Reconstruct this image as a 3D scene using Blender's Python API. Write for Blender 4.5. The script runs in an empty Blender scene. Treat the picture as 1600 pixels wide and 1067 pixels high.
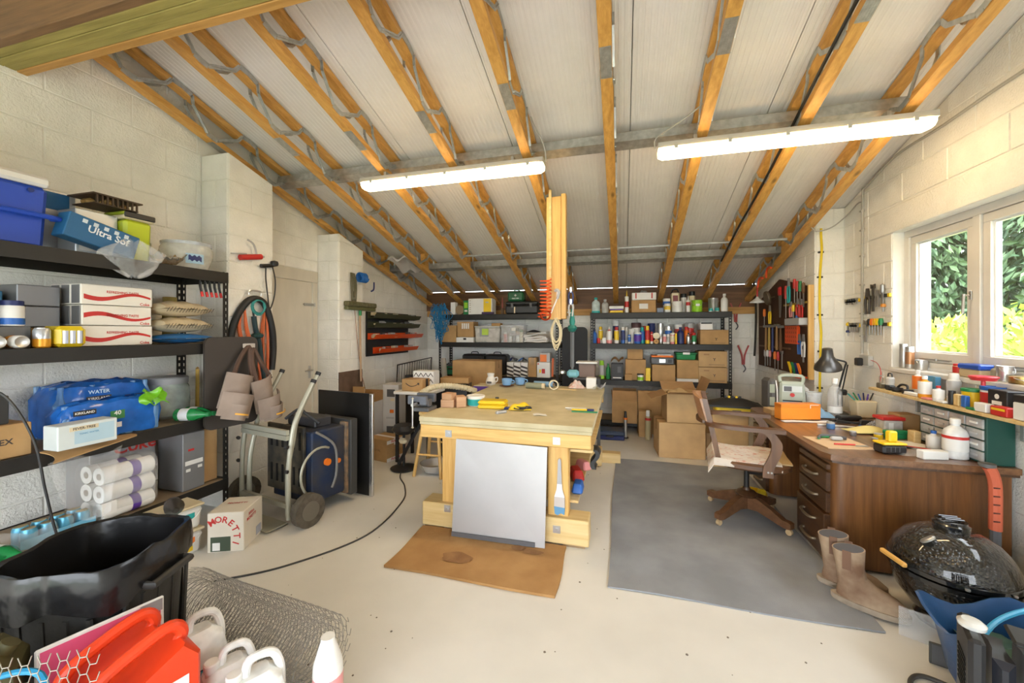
import bpy, math, random
from mathutils import Vector, Matrix, Euler
R = math.radians
SC = bpy.context.scene
COL = SC.collection
rnd = random.Random(7)

# ---------------------------------------------------------------- camera
cd = bpy.data.cameras.new('camera'); cam = bpy.data.objects.new('camera', cd); COL.objects.link(cam)
cd.sensor_width = 36.0; cd.lens = 622.0 / 1600.0 * 36.0
cd.shift_y = -17.5 / 1600.0
cd.clip_start = 0.02; cd.clip_end = 200
cam.location = (0, 0, 1.46); cam.rotation_euler = (R(90), 0, R(15.5))
SC.camera = cam

# ---------------------------------------------------------------- sky, sun, exposure
w = bpy.data.worlds.new('world'); SC.world = w; w.use_nodes = True
bgn = w.node_tree.nodes['Background']
bgn.inputs['Color'].default_value = (0.88, 0.94, 1.0, 1); bgn.inputs['Strength'].default_value = 7.0
sd = bpy.data.lights.new('sun', 'SUN'); sd.energy = 5.5; sd.angle = R(1.5); sd.color = (1, 0.95, 0.86)
sun = bpy.data.objects.new('sun', sd); COL.objects.link(sun)
sun.rotation_euler = (R(38), R(9), 0)          # high, from the open front side
vs = SC.view_settings
vs.view_transform = 'Standard'; vs.look = 'None'; vs.gamma = 1.0; vs.exposure = 0.5
vs.use_curve_mapping = False
LAMP_STRENGTH = 17.0

# room, in metres (camera stands in the open front)
XL, XR, YB, YF = -3.40, 2.12, 6.54, -2.6
PIER = 0.287; XRP = 1.87
def joist_z(y): return 3.75 - 0.288 * y        # underside of the joists
JH = 0.26
def roof_z(y): return joist_z(y) + JH * 1.03 + 0.004
ROOF_A = math.atan(0.288)

# ---------------------------------------------------------------- materials
MATS = {}
def mat(name, col, rough=0.6, metal=0.0, var=0.0, scale=8.0, bump=0.0, bscale=60.0, col2=None,
        emit=0.0, trans=0.0, alpha=1.0, coat=0.0, stretch=None, spec=0.5, world=False, ior=1.45):
    if name in MATS: return MATS[name]
    m = bpy.data.materials.new(name); m.use_nodes = True
    nt = m.node_tree; N = nt.nodes; Lk = nt.links
    b = N['Principled BSDF']
    c = (*col, 1.0)
    b.inputs['Base Color'].default_value = c
    b.inputs['Roughness'].default_value = rough
    b.inputs['Metallic'].default_value = metal
    b.inputs['Specular IOR Level'].default_value = spec
    b.inputs['IOR'].default_value = ior
    if trans: b.inputs['Transmission Weight'].default_value = trans
    if coat: b.inputs['Coat Weight'].default_value = coat
    if alpha < 1: b.inputs['Alpha'].default_value = alpha
    if emit:
        b.inputs['Emission Color'].default_value = c; b.inputs['Emission Strength'].default_value = emit
    tc = N.new('ShaderNodeTexCoord'); mp = N.new('ShaderNodeMapping')
    Lk.new(N.new('ShaderNodeNewGeometry').outputs['Position'] if world else tc.outputs['Object'], mp.inputs['Vector'])
    if stretch: mp.inputs['Scale'].default_value = stretch
    nz = N.new('ShaderNodeTexNoise'); nz.inputs['Scale'].default_value = scale; nz.inputs['Detail'].default_value = 5
    Lk.new(mp.outputs[0], nz.inputs['Vector'])
    rp = N.new('ShaderNodeValToRGB')
    if col2 is None:
        k = var if var else 0.03
        lo = tuple(max(0, x * (1 - k)) for x in col); hi = tuple(min(1, x * (1 + k)) for x in col)
    else: lo, hi = col, col2
    rp.color_ramp.elements[0].position = 0.34; rp.color_ramp.elements[1].position = 0.66
    rp.color_ramp.elements[0].color = (*lo, 1); rp.color_ramp.elements[1].color = (*hi, 1)
    Lk.new(nz.outputs['Fac'], rp.inputs['Fac'])
    Lk.new(rp.outputs['Color'], b.inputs['Base Color'])
    if bump:
        n2 = N.new('ShaderNodeTexNoise'); n2.inputs['Scale'].default_value = bscale; n2.inputs['Detail'].default_value = 3
        Lk.new(mp.outputs[0], n2.inputs['Vector'])
        bp = N.new('ShaderNodeBump'); bp.inputs['Strength'].default_value = bump; bp.inputs['Distance'].default_value = 0.01
        Lk.new(n2.outputs['Fac'], bp.inputs['Height']); Lk.new(bp.outputs['Normal'], b.inputs['Normal'])
    MATS[name] = m
    return m

def film(name, col, k=0.25, rough=0.1):
    """thin clear plastic: mostly transparent with a glossy skin"""
    if name in MATS: return MATS[name]
    m = bpy.data.materials.new(name); m.use_nodes = True
    nt = m.node_tree; N = nt.nodes; Lk = nt.links
    b = N['Principled BSDF']; b.inputs['Base Color'].default_value = (*col, 1); b.inputs['Roughness'].default_value = rough
    tr = N.new('ShaderNodeBsdfTransparent'); tr.inputs['Color'].default_value = (*[0.5 + 0.5 * x for x in col], 1)
    tc = N.new('ShaderNodeTexCoord'); nz = N.new('ShaderNodeTexNoise'); nz.inputs['Scale'].default_value = 18
    Lk.new(tc.outputs['Object'], nz.inputs['Vector'])
    mr = N.new('ShaderNodeMapRange'); mr.inputs['To Min'].default_value = k * 0.6; mr.inputs['To Max'].default_value = k * 1.5
    Lk.new(nz.outputs['Fac'], mr.inputs['Value'])
    mx = N.new('ShaderNodeMixShader'); Lk.new(mr.outputs[0], mx.inputs['Fac'])
    Lk.new(tr.outputs[0], mx.inputs[1]); Lk.new(b.outputs[0], mx.inputs[2])
    Lk.new(mx.outputs[0], N['Material Output'].inputs['Surface'])
    MATS[name] = m
    return m

def wood(name, lo, hi, axis='x', rough=0.55, scale=3.0, coat=0.0, knots=False):
    """grain stretched along an axis of the object"""
    if name in MATS: return MATS[name]
    m = bpy.data.materials.new(name); m.use_nodes = True
    nt = m.node_tree; N = nt.nodes; Lk = nt.links
    b = N['Principled BSDF']; b.inputs['Roughness'].default_value = rough
    if coat: b.inputs['Coat Weight'].default_value = coat; b.inputs['Coat Roughness'].default_value = 0.25
    tc = N.new('ShaderNodeTexCoord'); mp = N.new('ShaderNodeMapping')
    s = {'x': (0.5, 9, 9), 'y': (9, 0.5, 9), 'z': (9, 9, 0.5)}[axis]
    mp.inputs['Scale'].default_value = s
    Lk.new(tc.outputs['Object'], mp.inputs['Vector'])
    nz = N.new('ShaderNodeTexNoise'); nz.inputs['Scale'].default_value = scale; nz.inputs['Detail'].default_value = 7
    nz.inputs['Roughness'].default_value = 0.65; nz.inputs['Distortion'].default_value = 0.35
    Lk.new(mp.outputs[0], nz.inputs['Vector'])
    rp = N.new('ShaderNodeValToRGB')
    rp.color_ramp.elements[0].position = 0.33; rp.color_ramp.elements[1].position = 0.68
    rp.color_ramp.elements[0].color = (*lo, 1); rp.color_ramp.elements[1].color = (*hi, 1)
    Lk.new(nz.outputs['Fac'], rp.inputs['Fac'])
    out = rp.outputs['Color']
    if knots:
        vo = N.new('ShaderNodeTexVoronoi'); vo.inputs['Scale'].default_value = 2.6
        mk = N.new('ShaderNodeMapping'); mk.inputs['Scale'].default_value = {'x': (0.8, 2.2, 2.2), 'y': (2.2, 0.8, 2.2), 'z': (2.2, 2.2, 0.8)}[axis]
        Lk.new(tc.outputs['Object'], mk.inputs['Vector']); Lk.new(mk.outputs[0], vo.inputs['Vector'])
        r2 = N.new('ShaderNodeMapRange'); r2.inputs['From Min'].default_value = 0.05; r2.inputs['From Max'].default_value = 0.13
        r2.inputs['To Min'].default_value = 0.8; r2.inputs['To Max'].default_value = 0.0
        Lk.new(vo.outputs['Distance'], r2.inputs['Value'])
        mx = N.new('ShaderNodeMix'); mx.data_type = 'RGBA'
        Lk.new(r2.outputs[0], mx.inputs['Factor']); Lk.new(out, mx.inputs[6])
        mx.inputs[7].default_value = (*[x * 0.35 for x in lo], 1)
        out = mx.outputs[2]
    Lk.new(out, b.inputs['Base Color'])
    bp = N.new('ShaderNodeBump'); bp.inputs['Strength'].default_value = 0.15; bp.inputs['Distance'].default_value = 0.004
    Lk.new(nz.outputs['Fac'], bp.inputs['Height']); Lk.new(bp.outputs['Normal'], b.inputs['Normal'])
    MATS[name] = m
    return m

def plain(col, rough=0.5, metal=0.0):
    return mat('paint_%02x%02x%02x_%d_%d' % (*[int(x * 255) for x in col], int(rough * 100), int(metal * 100)), col, rough, metal)

# ---------------------------------------------------------------- mesh builder
class MB:
    def __init__(s): s.v = []; s.f = []; s.m = []; s.x = Matrix(); s.cur = 0
    def add(s, vs, fs, m=None):
        o = len(s.v); x = s.x
        s.v += [tuple(x @ Vector(p)) for p in vs]
        s.f += [tuple(i + o for i in f) for f in fs]
        s.m += [s.cur if m is None else m] * len(fs)
        return s
    def at(s, loc=(0, 0, 0), rx=0, ry=0, rz=0):
        s.x = Matrix.Translation(loc) @ Euler((R(rx), R(ry), R(rz))).to_matrix().to_4x4(); return s
    def box(s, c, d, bev=0.0, m=None, taper=1.0):
        hx, hy, hz = d[0] / 2, d[1] / 2, d[2] / 2
        if not bev:
            vs = [(c[0] + a * hx * (taper if k > 0 else 1), c[1] + b_ * hy * (taper if k > 0 else 1), c[2] + k * hz) for k in (-1, 1) for b_ in (-1, 1) for a in (-1, 1)]
            return s.add(vs, [(0, 2, 3, 1), (4, 5, 7, 6), (0, 1, 5, 4), (2, 6, 7, 3), (0, 4, 6, 2), (1, 3, 7, 5)], m)
        b = min(bev, hx * .98, hy * .98, hz * .98); vs = []; ix = {}
        for sx in (-1, 1):
            for sy in (-1, 1):
                for sz in (-1, 1):
                    tp = taper if sz > 0 else 1
                    for ax in range(3):
                        p = [sx * (hx - b), sy * (hy - b), sz * (hz - b)]; p[ax] = (sx * hx, sy * hy, sz * hz)[ax]
                        ix[sx, sy, sz, ax] = len(vs); vs.append((c[0] + p[0] * tp, c[1] + p[1] * tp, c[2] + p[2]))
        fs = []
        for ax in range(3):
            o1, o2 = [k for k in range(3) if k != ax]
            for sg in (-1, 1):
                q = []
                for a_, b_ in ((-1, -1), (1, -1), (1, 1), (-1, 1)):
                    t = [0, 0, 0]; t[ax] = sg; t[o1] = a_; t[o2] = b_; q.append(ix[t[0], t[1], t[2], ax])
                fs.append(tuple(q))
            for a_ in (-1, 1):
                for b_ in (-1, 1):
                    t1 = [0, 0, 0]; t1[ax] = -1; t1[o1] = a_; t1[o2] = b_; t2 = list(t1); t2[ax] = 1
                    fs.append((ix[(*t1, o1)], ix[(*t2, o1)], ix[(*t2, o2)], ix[(*t1, o2)]))
        for sx in (-1, 1):
            for sy in (-1, 1):
                for sz in (-1, 1): fs.append((ix[sx, sy, sz, 0], ix[sx, sy, sz, 1], ix[sx, sy, sz, 2]))
        return s.add(vs, fs, m)
    def b2(s, x0, x1, y0, y1, z0, z1, bev=0.0, m=None):
        return s.box(((x0 + x1) / 2, (y0 + y1) / 2, (z0 + z1) / 2), (abs(x1 - x0), abs(y1 - y0), abs(z1 - z0)), bev, m)
    def bar(s, p0, p1, w, h, m=None, up=(0, 0, 1)):
        """rectangular bar from p0 to p1"""
        p0, p1 = Vector(p0), Vector(p1); d = (p1 - p0).normalized(); u = Vector(up)
        if abs(d.dot(u)) > .98: u = Vector((0, 1, 0))
        a = d.cross(u).normalized() * w / 2; b = a.cross(d).normalized() * h / 2
        vs = [p + i * a + j * b for p in (p0, p1) for i, j in ((-1, -1), (1, -1), (1, 1), (-1, 1))]
        return s.add(vs, [(0, 3, 2, 1), (4, 5, 6, 7), (0, 1, 5, 4), (1, 2, 6, 5), (2, 3, 7, 6), (3, 0, 4, 7)], m)
    def cyl(s, p0, p1, r0, r1=None, n=14, m=None, caps=True):
        r1 = r0 if r1 is None else r1
        p0, p1 = Vector(p0), Vector(p1); d = (p1 - p0).normalized()
        u = Vector((0, 0, 1)) if abs(d.z) < .9 else Vector((1, 0, 0))
        a = d.cross(u).normalized(); b = d.cross(a)
        cs = [(math.cos(2 * math.pi * k / n), math.sin(2 * math.pi * k / n)) for k in range(n)]
        vs = [p + r * (c * a + q * b) for p, r in ((p0, r0), (p1, r1)) for c, q in cs]
        fs = [(k, (k + 1) % n, n + (k + 1) % n, n + k) for k in range(n)]
        if caps: fs += [tuple(range(n - 1, -1, -1)), tuple(range(n, 2 * n))]
        return s.add(vs, fs, m)
    def lathe(s, prof, c=(0, 0, 0), n=20, m=None, sx=1.0, sy=1.0, ms=None, arc=None):
        """prof: (r, z) from bottom to top; ms: material per segment"""
        rings = []; vs = []
        for r, z in prof:
            if r < 1e-5: rings.append([len(vs)]); vs.append((c[0], c[1], c[2] + z))
            else:
                rings.append(list(range(len(vs), len(vs) + n)))
                vs += [(c[0] + sx * r * math.cos(2 * math.pi * k / n), c[1] + sy * r * math.sin(2 * math.pi * k / n), c[2] + z) for k in range(n)]
        fs = []; mm = []
        for i in range(len(rings) - 1):
            A, B = rings[i], rings[i + 1]
            for k in range(n):
                k2 = (k + 1) % n
                if len(A) == 1 and len(B) == 1: continue
                if len(A) == 1: fs.append((A[0], B[k2], B[k]))
                elif len(B) == 1: fs.append((A[k], A[k2], B[0]))
                else: fs.append((A[k], A[k2], B[k2], B[k]))
                mm.append((ms[i] if ms else (s.cur if m is None else m)))
        o = len(s.m); s.add(vs, fs); s.m[o:] = mm
        return s
    def tube(s, pts, r, n=7, m=None, closed=False, rs=None):
        P = [Vector(p) for p in pts]; L = len(P); vs = []; fs = []
        u = None
        for i in range(L):
            if closed: d = (P[(i + 1) % L] - P[i - 1])
            else: d = P[min(i + 1, L - 1)] - P[max(i - 1, 0)]
            d = d.normalized() if d.length > 1e-9 else Vector((0, 0, 1))
            if u is None:
                q = Vector((0, 0, 1)) if abs(d.z) < .9 else Vector((1, 0, 0)); u = (q - d * q.dot(d)).normalized()
            else:
                u = u - d * u.dot(d); u = u.normalized() if u.length > 1e-6 else d.orthogonal().normalized()
            b = d.cross(u); rr = rs[i] if rs else r
            vs += [P[i] + rr * (math.cos(2 * math.pi * k / n) * u + math.sin(2 * math.pi * k / n) * b) for k in range(n)]
        for i in range(L if closed else L - 1):
            j = (i + 1) % L
            fs += [(i * n + k, i * n + (k + 1) % n, j * n + (k + 1) % n, j * n + k) for k in range(n)]
        if not closed: fs += [tuple(range(n - 1, -1, -1)), tuple(range((L - 1) * n, L * n))]
        return s.add(vs, fs, m)
    def prism(s, poly, a0, a1, axis='z', m=None):
        """poly in the plane across the axis, extruded from a0 to a1"""
        f = {'z': lambda p, a: (p[0], p[1], a), 'y': lambda p, a: (p[0], a, p[1]), 'x': lambda p, a: (a, p[0], p[1])}[axis]
        n = len(poly); vs = [f(p, a) for a in (a0, a1) for p in poly]
        fs = [(k, (k + 1) % n, n + (k + 1) % n, n + k) for k in range(n)] + [tuple(range(n - 1, -1, -1)), tuple(range(n, 2 * n))]
        return s.add(vs, fs, m)
    def loft(s, rings, m=None, cap=True, closed=True):
        n = len(rings[0]); vs = [p for r in rings for p in r]; fs = []
        for i in range(len(rings) - 1):
            for k in range(n if closed else n - 1):
                fs.append((i * n + k, i * n + (k + 1) % n, (i + 1) * n + (k + 1) % n, (i + 1) * n + k))
        if cap: fs += [tuple(range(n - 1, -1, -1)), tuple(range((len(rings) - 1) * n, len(rings) * n))]
        return s.add(vs, fs, m)
    def sheet(s, fn, nu, nv, th=0.0, m=None, off=(0, 0, 1)):
        """surface fn(u,v) with u,v in 0..1; th gives it thickness along off"""
        g = [[Vector(fn(i / nu, j / nv)) for j in range(nv + 1)] for i in range(nu + 1)]
        W = nv + 1; vs = [p for r in g for p in r]; fs = [(i * W + j, (i + 1) * W + j, (i + 1) * W + j + 1, i * W + j + 1) for i in range(nu) for j in range(nv)]
        if th:
            k = len(vs); o = Vector(off) * th; vs += [p - o for p in vs]
            fs += [tuple(q + k for q in reversed(f)) for f in fs]
            e = [(i * W, (i + 1) * W) for i in range(nu)] + [((i + 1) * W + nv, i * W + nv) for i in range(nu)] + \
                [(j + 1, j) for j in range(nv)] + [(nu * W + j, nu * W + j + 1) for j in range(nv)]
            fs += [(b_, a_, a_ + k, b_ + k) for a_, b_ in e]
        return s.add(vs, fs, m)
    def mesh(s, name, mats, sharp=34):
        me = bpy.data.meshes.new(name); me.from_pydata(s.v, [], s.f)
        for q in (mats if isinstance(mats, (list, tuple)) else [mats]): me.materials.append(q)
        me.polygons.foreach_set('material_index', s.m)
        me.polygons.foreach_set('use_smooth', [True] * len(s.f))
        me.update(); me.set_sharp_from_angle(angle=R(sharp))
        return me
    def build(s, name, mats, parent=None, loc=None, rot=None, sharp=34):
        return obj(name, s.mesh(name, mats, sharp), parent, loc, rot)

def obj(name, me, parent=None, loc=None, rot=None):
    o = bpy.data.objects.new(name, me); COL.objects.link(o)
    if parent is not None: o.parent = parent
    if loc is not None: o.location = loc
    if rot is not None: o.rotation_euler = [R(a) for a in rot]
    return o
def tag(o, label=None, cat=None, group=None, kind=None):
    for k, v in (('label', label), ('category', cat), ('group', group), ('kind', kind)):
        if v: o[k] = v
    return o
def thing(name, label, cat, loc=(0, 0, 0), rz=0, group=None):
    o = obj(name, None, None, loc, (0, 0, rz)); o.empty_display_size = 0.05
    return tag(o, label, cat, group)
def one(mb, name, mats, label, cat, loc=(0, 0, 0), rz=0, group=None, rot=None, sharp=34):
    return tag(mb.build(name, mats, None, loc, rot or (0, 0, rz), sharp), label, cat, group)
def struct(name, mb, mats, parent=None, loc=None, rot=None):
    o = mb.build(name, mats, parent, loc, rot)
    if parent is None: o['kind'] = 'structure'
    return o
def spline(pts, k=6, closed=False):
    """Catmull-Rom through the points"""
    P = [Vector(p) for p in pts]; n = len(P); out = []
    for i in range(n if closed else n - 1):
        p0 = P[(i - 1) % n] if closed or i > 0 else P[0]; p1 = P[i]; p2 = P[(i + 1) % n]
        p3 = P[(i + 2) % n] if closed or i + 2 < n else P[-1]
        for j in range(k):
            t = j / k
            out.append(0.5 * ((2 * p1) + (p2 - p0) * t + (2 * p0 - 5 * p1 + 4 * p2 - p3) * t * t + (3 * p1 - p0 - 3 * p2 + p3) * t ** 3))
    if not closed: out.append(P[-1])
    return out
TXT = {}
def text(parent, s, size, loc, rot, m, name='lettering', ext=0.0004, sx=1.0, align='CENTER'):
    """flat printed lettering as a mesh; lies in its local XY plane facing +Z before rot"""
    key = (s, align)
    if key not in TXT:
        cu = bpy.data.curves.new('t', 'FONT'); cu.body = s; cu.align_x = align; cu.align_y = 'CENTER'; cu.resolution_u = 2; cu.size = 1; cu.offset = .022
        to = bpy.data.objects.new('t', cu); COL.objects.link(to)
        TXT[key] = bpy.data.meshes.new_from_object(to)
        bpy.data.objects.remove(to); bpy.data.curves.remove(cu)
    me = TXT[key].copy(); me.materials.clear(); me.materials.append(m)
    o = obj(name, me, parent, loc, rot); o.scale = (size * sx, size, size)
    return o
def face_rot(d):
    """euler degrees that turn flat lettering (+Z up, reading along +X) to stand upright facing d"""
    return {'-y': (90, 0, 0), '+x': (90, 0, 90), '+y': (90, 0, 180), '-x': (90, 0, -90), '+z': (0, 0, 0)}[d]
def jit(a): return rnd.uniform(-a, a)
# ================================================================= the room
M_WALL = mat('painted_block', (.85, .83, .775), .75, var=.05, scale=5, bump=.7, bscale=70, world=True)
M_JOINT = mat('painted_mortar', (.79, .77, .715), .8, var=.04, world=True)
M_FLOOR = mat('painted_concrete', (.70, .68, .635), .55, var=.05, scale=2.2, bump=.06, bscale=30)
M_PANEL = mat('white_roof_sheet', (.80, .77, .74), .45, var=.02)
M_STEEL = mat('galvanised_steel', (.50, .51, .50), .38, .75, var=.16, scale=22)
M_TIMBER = wood('joist_timber', (.50, .235, .045), (.78, .43, .115), 'y', .5, knots=True)
M_TIMBERX = wood('beam_timber', (.40, .20, .045), (.62, .34, .10), 'x', .6, knots=True)
M_GREENT = wood('treated_timber', (.24, .20, .05), (.42, .34, .10), 'x', .7)
M_PVC = mat('painted_window_timber', (.74, .71, .66), .4)
M_DARKW = wood('dark_timber', (.10, .045, .018), (.22, .10, .04), 'x')

# floor: one slab
f = MB(); f.b2(XL - .25, XR + .25, YF - 1.5, YB + .25, -.15, 0)
tag(struct('floor', f, M_FLOOR), kind='structure')
# scuffs and grit on the floor paint
gr = MB()
for k in range(140):
    x, y = rnd.uniform(-2.2, 1.2), rnd.uniform(.9, 4.5); r = rnd.uniform(.002, .007)
    gr.lathe([(r, .0003), (r * .6, r * .5), (0, r * .55)], (x, y, 0), 5)
tag(gr.build('floor_grit', plain((.18, .15, .12), .9)), 'dark crumbs of grit and chips on the pale floor', 'grit', kind='stuff')

def wall_blocks(wname, base_o, lo, hi, top, fixed, face, z0=0.0, holes=(), bl=.45, bh=.225, along='y', shift=0.0):
    """lay blocks over a backing wall. lo..hi along the wall, top(t) = height there, fixed = plane, face = +1/-1 outward"""
    j = .007; th = .006; cache = {}
    row = 0; z = z0
    while z < 3.9:
        off = (bl / 2 if row % 2 else 0) + shift; k = math.floor((lo - off) / bl) - 1
        while off + k * bl < hi:
            a0 = max(lo, off + k * bl); a1 = min(hi, off + (k + 1) * bl); k += 1
            if a1 - a0 < .03: continue
            rects = [(a0, a1, z, z + bh)]
            for h in holes:
                nr = []
                for r in rects:
                    if r[1] <= h[0] or r[0] >= h[1] or r[3] <= h[2] or r[2] >= h[3]: nr.append(r); continue
                    if r[0] < h[0]: nr.append((r[0], h[0], r[2], r[3]))
                    if r[1] > h[1]: nr.append((h[1], r[1], r[2], r[3]))
                    m0, m1 = max(r[0], h[0]), min(r[1], h[1])
                    if r[2] < h[2]: nr.append((m0, m1, r[2], h[2]))
                    if r[3] > h[3]: nr.append((m0, m1, h[3], r[3]))
                rects = nr
            for r in rects:
                if r[1] - r[0] < .03 or r[3] - r[2] < .03: continue
                t0, t1 = top(r[0]), top(r[1])
                if max(t0, t1) - r[2] < .02: continue
                b0, b1, zz0 = r[0] + j / 2, r[1] - j / 2, r[2] + j / 2
                z10, z11 = min(r[3] - j / 2, t0), min(r[3] - j / 2, t1)
                if z10 < zz0 + .004 or z11 < zz0 + .004: continue
                L, h0, h1 = b1 - b0, z10 - zz0, z11 - zz0
                key = (round(L, 3), round(h0, 3), round(h1, 3))
                if key not in cache:
                    e = .004; q = MB(); n = face
                    P = lambda a, zz, o: ((o * n, a, zz) if along == 'y' else (a, o * n, zz))
                    vs = [P(0, 0, 0), P(L, 0, 0), P(L, h1, 0), P(0, h0, 0), P(e, e, th), P(L - e, e, th), P(L - e, h1 - e, th), P(e, h0 - e, th)]
                    q.add(vs, [(4, 5, 6, 7), (0, 1, 5, 4), (1, 2, 6, 5), (2, 3, 7, 6), (3, 0, 4, 7)])
                    cache[key] = q.mesh('block', M_WALL, 12)
                obj('block', cache[key], base_o, ((fixed, b0, zz0) if along == 'y' else (b0, fixed, zz0)))
        row += 1; z += bh

WT = lambda y: roof_z(y) - .01
def wall_y(name, x0, x1, y0, y1, z0=0, z1=None, parent=None):
    q = MB(); a, b = (z1, z1) if z1 else (WT(y0), WT(y1))
    q.prism([(y0, z0), (y1, z0), (y1, b), (y0, a)], x0, x1, 'x')
    return struct(name, q, M_JOINT, parent)
# left wall with two piers and a doorway
DOOR_Y0, DOOR_Y1, DOOR_Z = 3.00, 3.84, 2.0
wl = wall_y('wall_left', XL - .2, XL, YF, 2.95)
w2 = wall_y('wall_far', XL - .2, XL, 3.84, YB, parent=wl)
w3 = wall_y('wall_above_door', XL - .2, XL, 2.95, 3.84, z0=DOOR_Z + .13, parent=wl)
wall_blocks('l', wl, .3, 2.515, WT, XL, 1)
wall_blocks('l', wl, 2.95, 3.84, WT, XL, 1, holes=[(2.9, 3.9, -.1, DOOR_Z + .13)])
wall_blocks('l', wl, 4.29, YB, WT, XL, 1)
for k, (ya, yb) in enumerate(((2.52, 2.95), (3.84, 4.28))):
    WP = lambda y: 1.46 + (joist_z(y) - 1.46) * .93
    q = MB(); q.prism([(ya, 0), (yb, 0), (yb, WP(yb)), (ya, WP(ya))], XL, XL + PIER, 'x'); p = struct('pier', q, M_JOINT, wl)
    wall_blocks('p', p, ya, yb, WP, XL + PIER, 1, bl=.43, shift=ya % .43)
    wall_blocks('p', p, XL + .008, XL + PIER, lambda x, ya=ya: WP(ya), ya, -1, along='x', bl=.3, shift=XL + .008)
# back wall, with the timber wall plate under the eaves
q = MB(); q.b2(XL - .2, XR + .2, YB, YB + .2, 0, WT(YB))
wb = struct('wall_back', q, M_JOINT)
wall_blocks('b', wb, XL + .01, XRP, lambda x: 1.80, YB, -1, along='x')
q = MB(); q.b2(XL, XRP, YB - .045, YB - .002, 1.80, WT(YB))
struct('trim_1', q, M_DARKW)
q = MB(); q.b2(XL + .02, XRP - .02, YB - .052, YB - .006, 1.70, 1.80)
struct('trim_2', q, M_TIMBERX)
PY = 4.67
# right wall with window opening and the thicker far stretch
WIN_Y0, WIN_Y1, WIN_Z0, WIN_Z1 = 1.45, 3.949, 1.131, 2.254
wr = wall_y('wall_right', XR, XR + .25, YF, WIN_Y0)
wall_y('wall_beside_window', XR, XR + .25, WIN_Y1, YB, parent=wr)
wall_y('wall_below_window', XR, XR + .25, WIN_Y0, WIN_Y1, z1=WIN_Z0, parent=wr)
wall_y('wall_above_window', XR, XR + .25, WIN_Y0, WIN_Y1, z0=WIN_Z1, parent=wr)
wall_blocks('r', wr, 1.0, PY - .005, WT, XR, -1, holes=[(WIN_Y0 - .4, WIN_Y1, WIN_Z0, WIN_Z1), (WIN_Y0 - .4, WIN_Y1 + .32, WIN_Z1, WIN_Z1 + .215)])
q = MB(); q.b2(XR - .012, XR + .1, WIN_Y0 - .3, WIN_Y1 + .31, WIN_Z1 - .002, WIN_Z1 + .205, .006)
struct('lintel', q, M_WALL, wr)
pr = wall_y('pier', XRP, XR, PY, YB, parent=wr)
wall_blocks('p', pr, PY, YB, WT, XRP, -1, bl=.44, shift=PY % .44)
wall_blocks('p', pr, XRP, XR - .008, lambda x: WT(PY), PY, -1, along='x', bl=.3, shift=XRP)
# front: the camera stands in a wide open bay, unseen header set low to cut daylight on upper walls
q = MB(); q.b2(XL - .2, XR + .2, YF - .2, YF, 2.2, WT(YF))
struct('wall_front', q, M_JOINT)

# ---- roof: ribbed insulated sheets, each a piece
ce = MB(); ce.prism([(YF - .3, roof_z(YF - .3) + .09), (YB + .2, roof_z(YB + .2) + .09), (YB + .2, roof_z(YB + .2) + .12), (YF - .3, roof_z(YF - .3) + .12)], XL - .3, XR + .3, 'x')
ceil = struct('ceiling', ce, plain((.3, .3, .3), .6))
seams = [XL - .3, -2.92, -1.92, -.92, .06, 1.03, XR + .3]
for a, b in zip(seams[:-1], seams[1:]):
    q = MB(); pts = []; x = a + .003
    while x < b - .003:
        for dx, dz in ((0, 0), (.012, .0), (.016, .0022), (.028, .0022), (.032, 0)):
            if x + dx < b - .003: pts.append((x + dx, dz))
        x += .036
    pts += [(b - .003, 0), (b - .003, .06), (a + .003, .06)]
    y0, y1 = YF - .3, YB  # unseen roof extended behind the camera, keeps sun off the foreground
    n = len(pts)
    vs = [(p[0], y0, roof_z(y0) + p[1]) for p in pts] + [(p[0], y1, roof_z(y1) + p[1]) for p in pts]
    q.add(vs, [(k, (k + 1) % n, n + (k + 1) % n, n + k) for k in range(n)])
    q.build('roof_panel', M_PANEL, ceil, sharp=20)

# ---- metal-web joists
JX = [-3.307, -2.677, -2.044, -1.386, -.74, -.095, .55, 1.184, 1.752]
CW, CH = .072, .047                      # chord width and height
Y0J, Y1J = -2.45, YB - .05
chord_len = (Y1J - Y0J)
def slope_pt(x, y, dz): return (x, y, joist_z(y) + dz)
def web_mesh():
    """one galvanised V with nail-plate ends: runs 1 pitch along local +Y"""
    q = MB(); P = .60; h = JH
    prof = [(0, .026), (.045, .030), (.075, .060), (.20, .165), (.225, h - .030), (.30, h - .02), (.375, h - .030), (.40, .165), (.525, .060), (.555, .030), (.60, .026)]
    for i in range(len(prof) - 1):
        (a, b), (c, d) = prof[i], prof[i + 1]
        wd = .040 if (i in (0, 4, 5, 9)) else .028
        q.bar((0, a, b), (0, c, d), .0035, wd, up=(0, 0, 1))
        if i in (1, 2, 3, 6, 7, 8):                       # folded stiffening rib of each leg
            q.bar((.006, a, b), (.006, c, d), .012, .006, up=(0, 0, 1))
    return q
WEB = web_mesh().mesh('web', M_STEEL)
PLM = MB(); PLM.b2(-.034, .034, 0, .21, -.0022, 0)
for i in range(5):
    for k in range(14): PLM.box((-.027 + .0135 * i, .012 + .0143 * k, -.003), (.004, .008, .002))
PLATE = PLM.mesh('nail_plate', M_STEEL)
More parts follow.
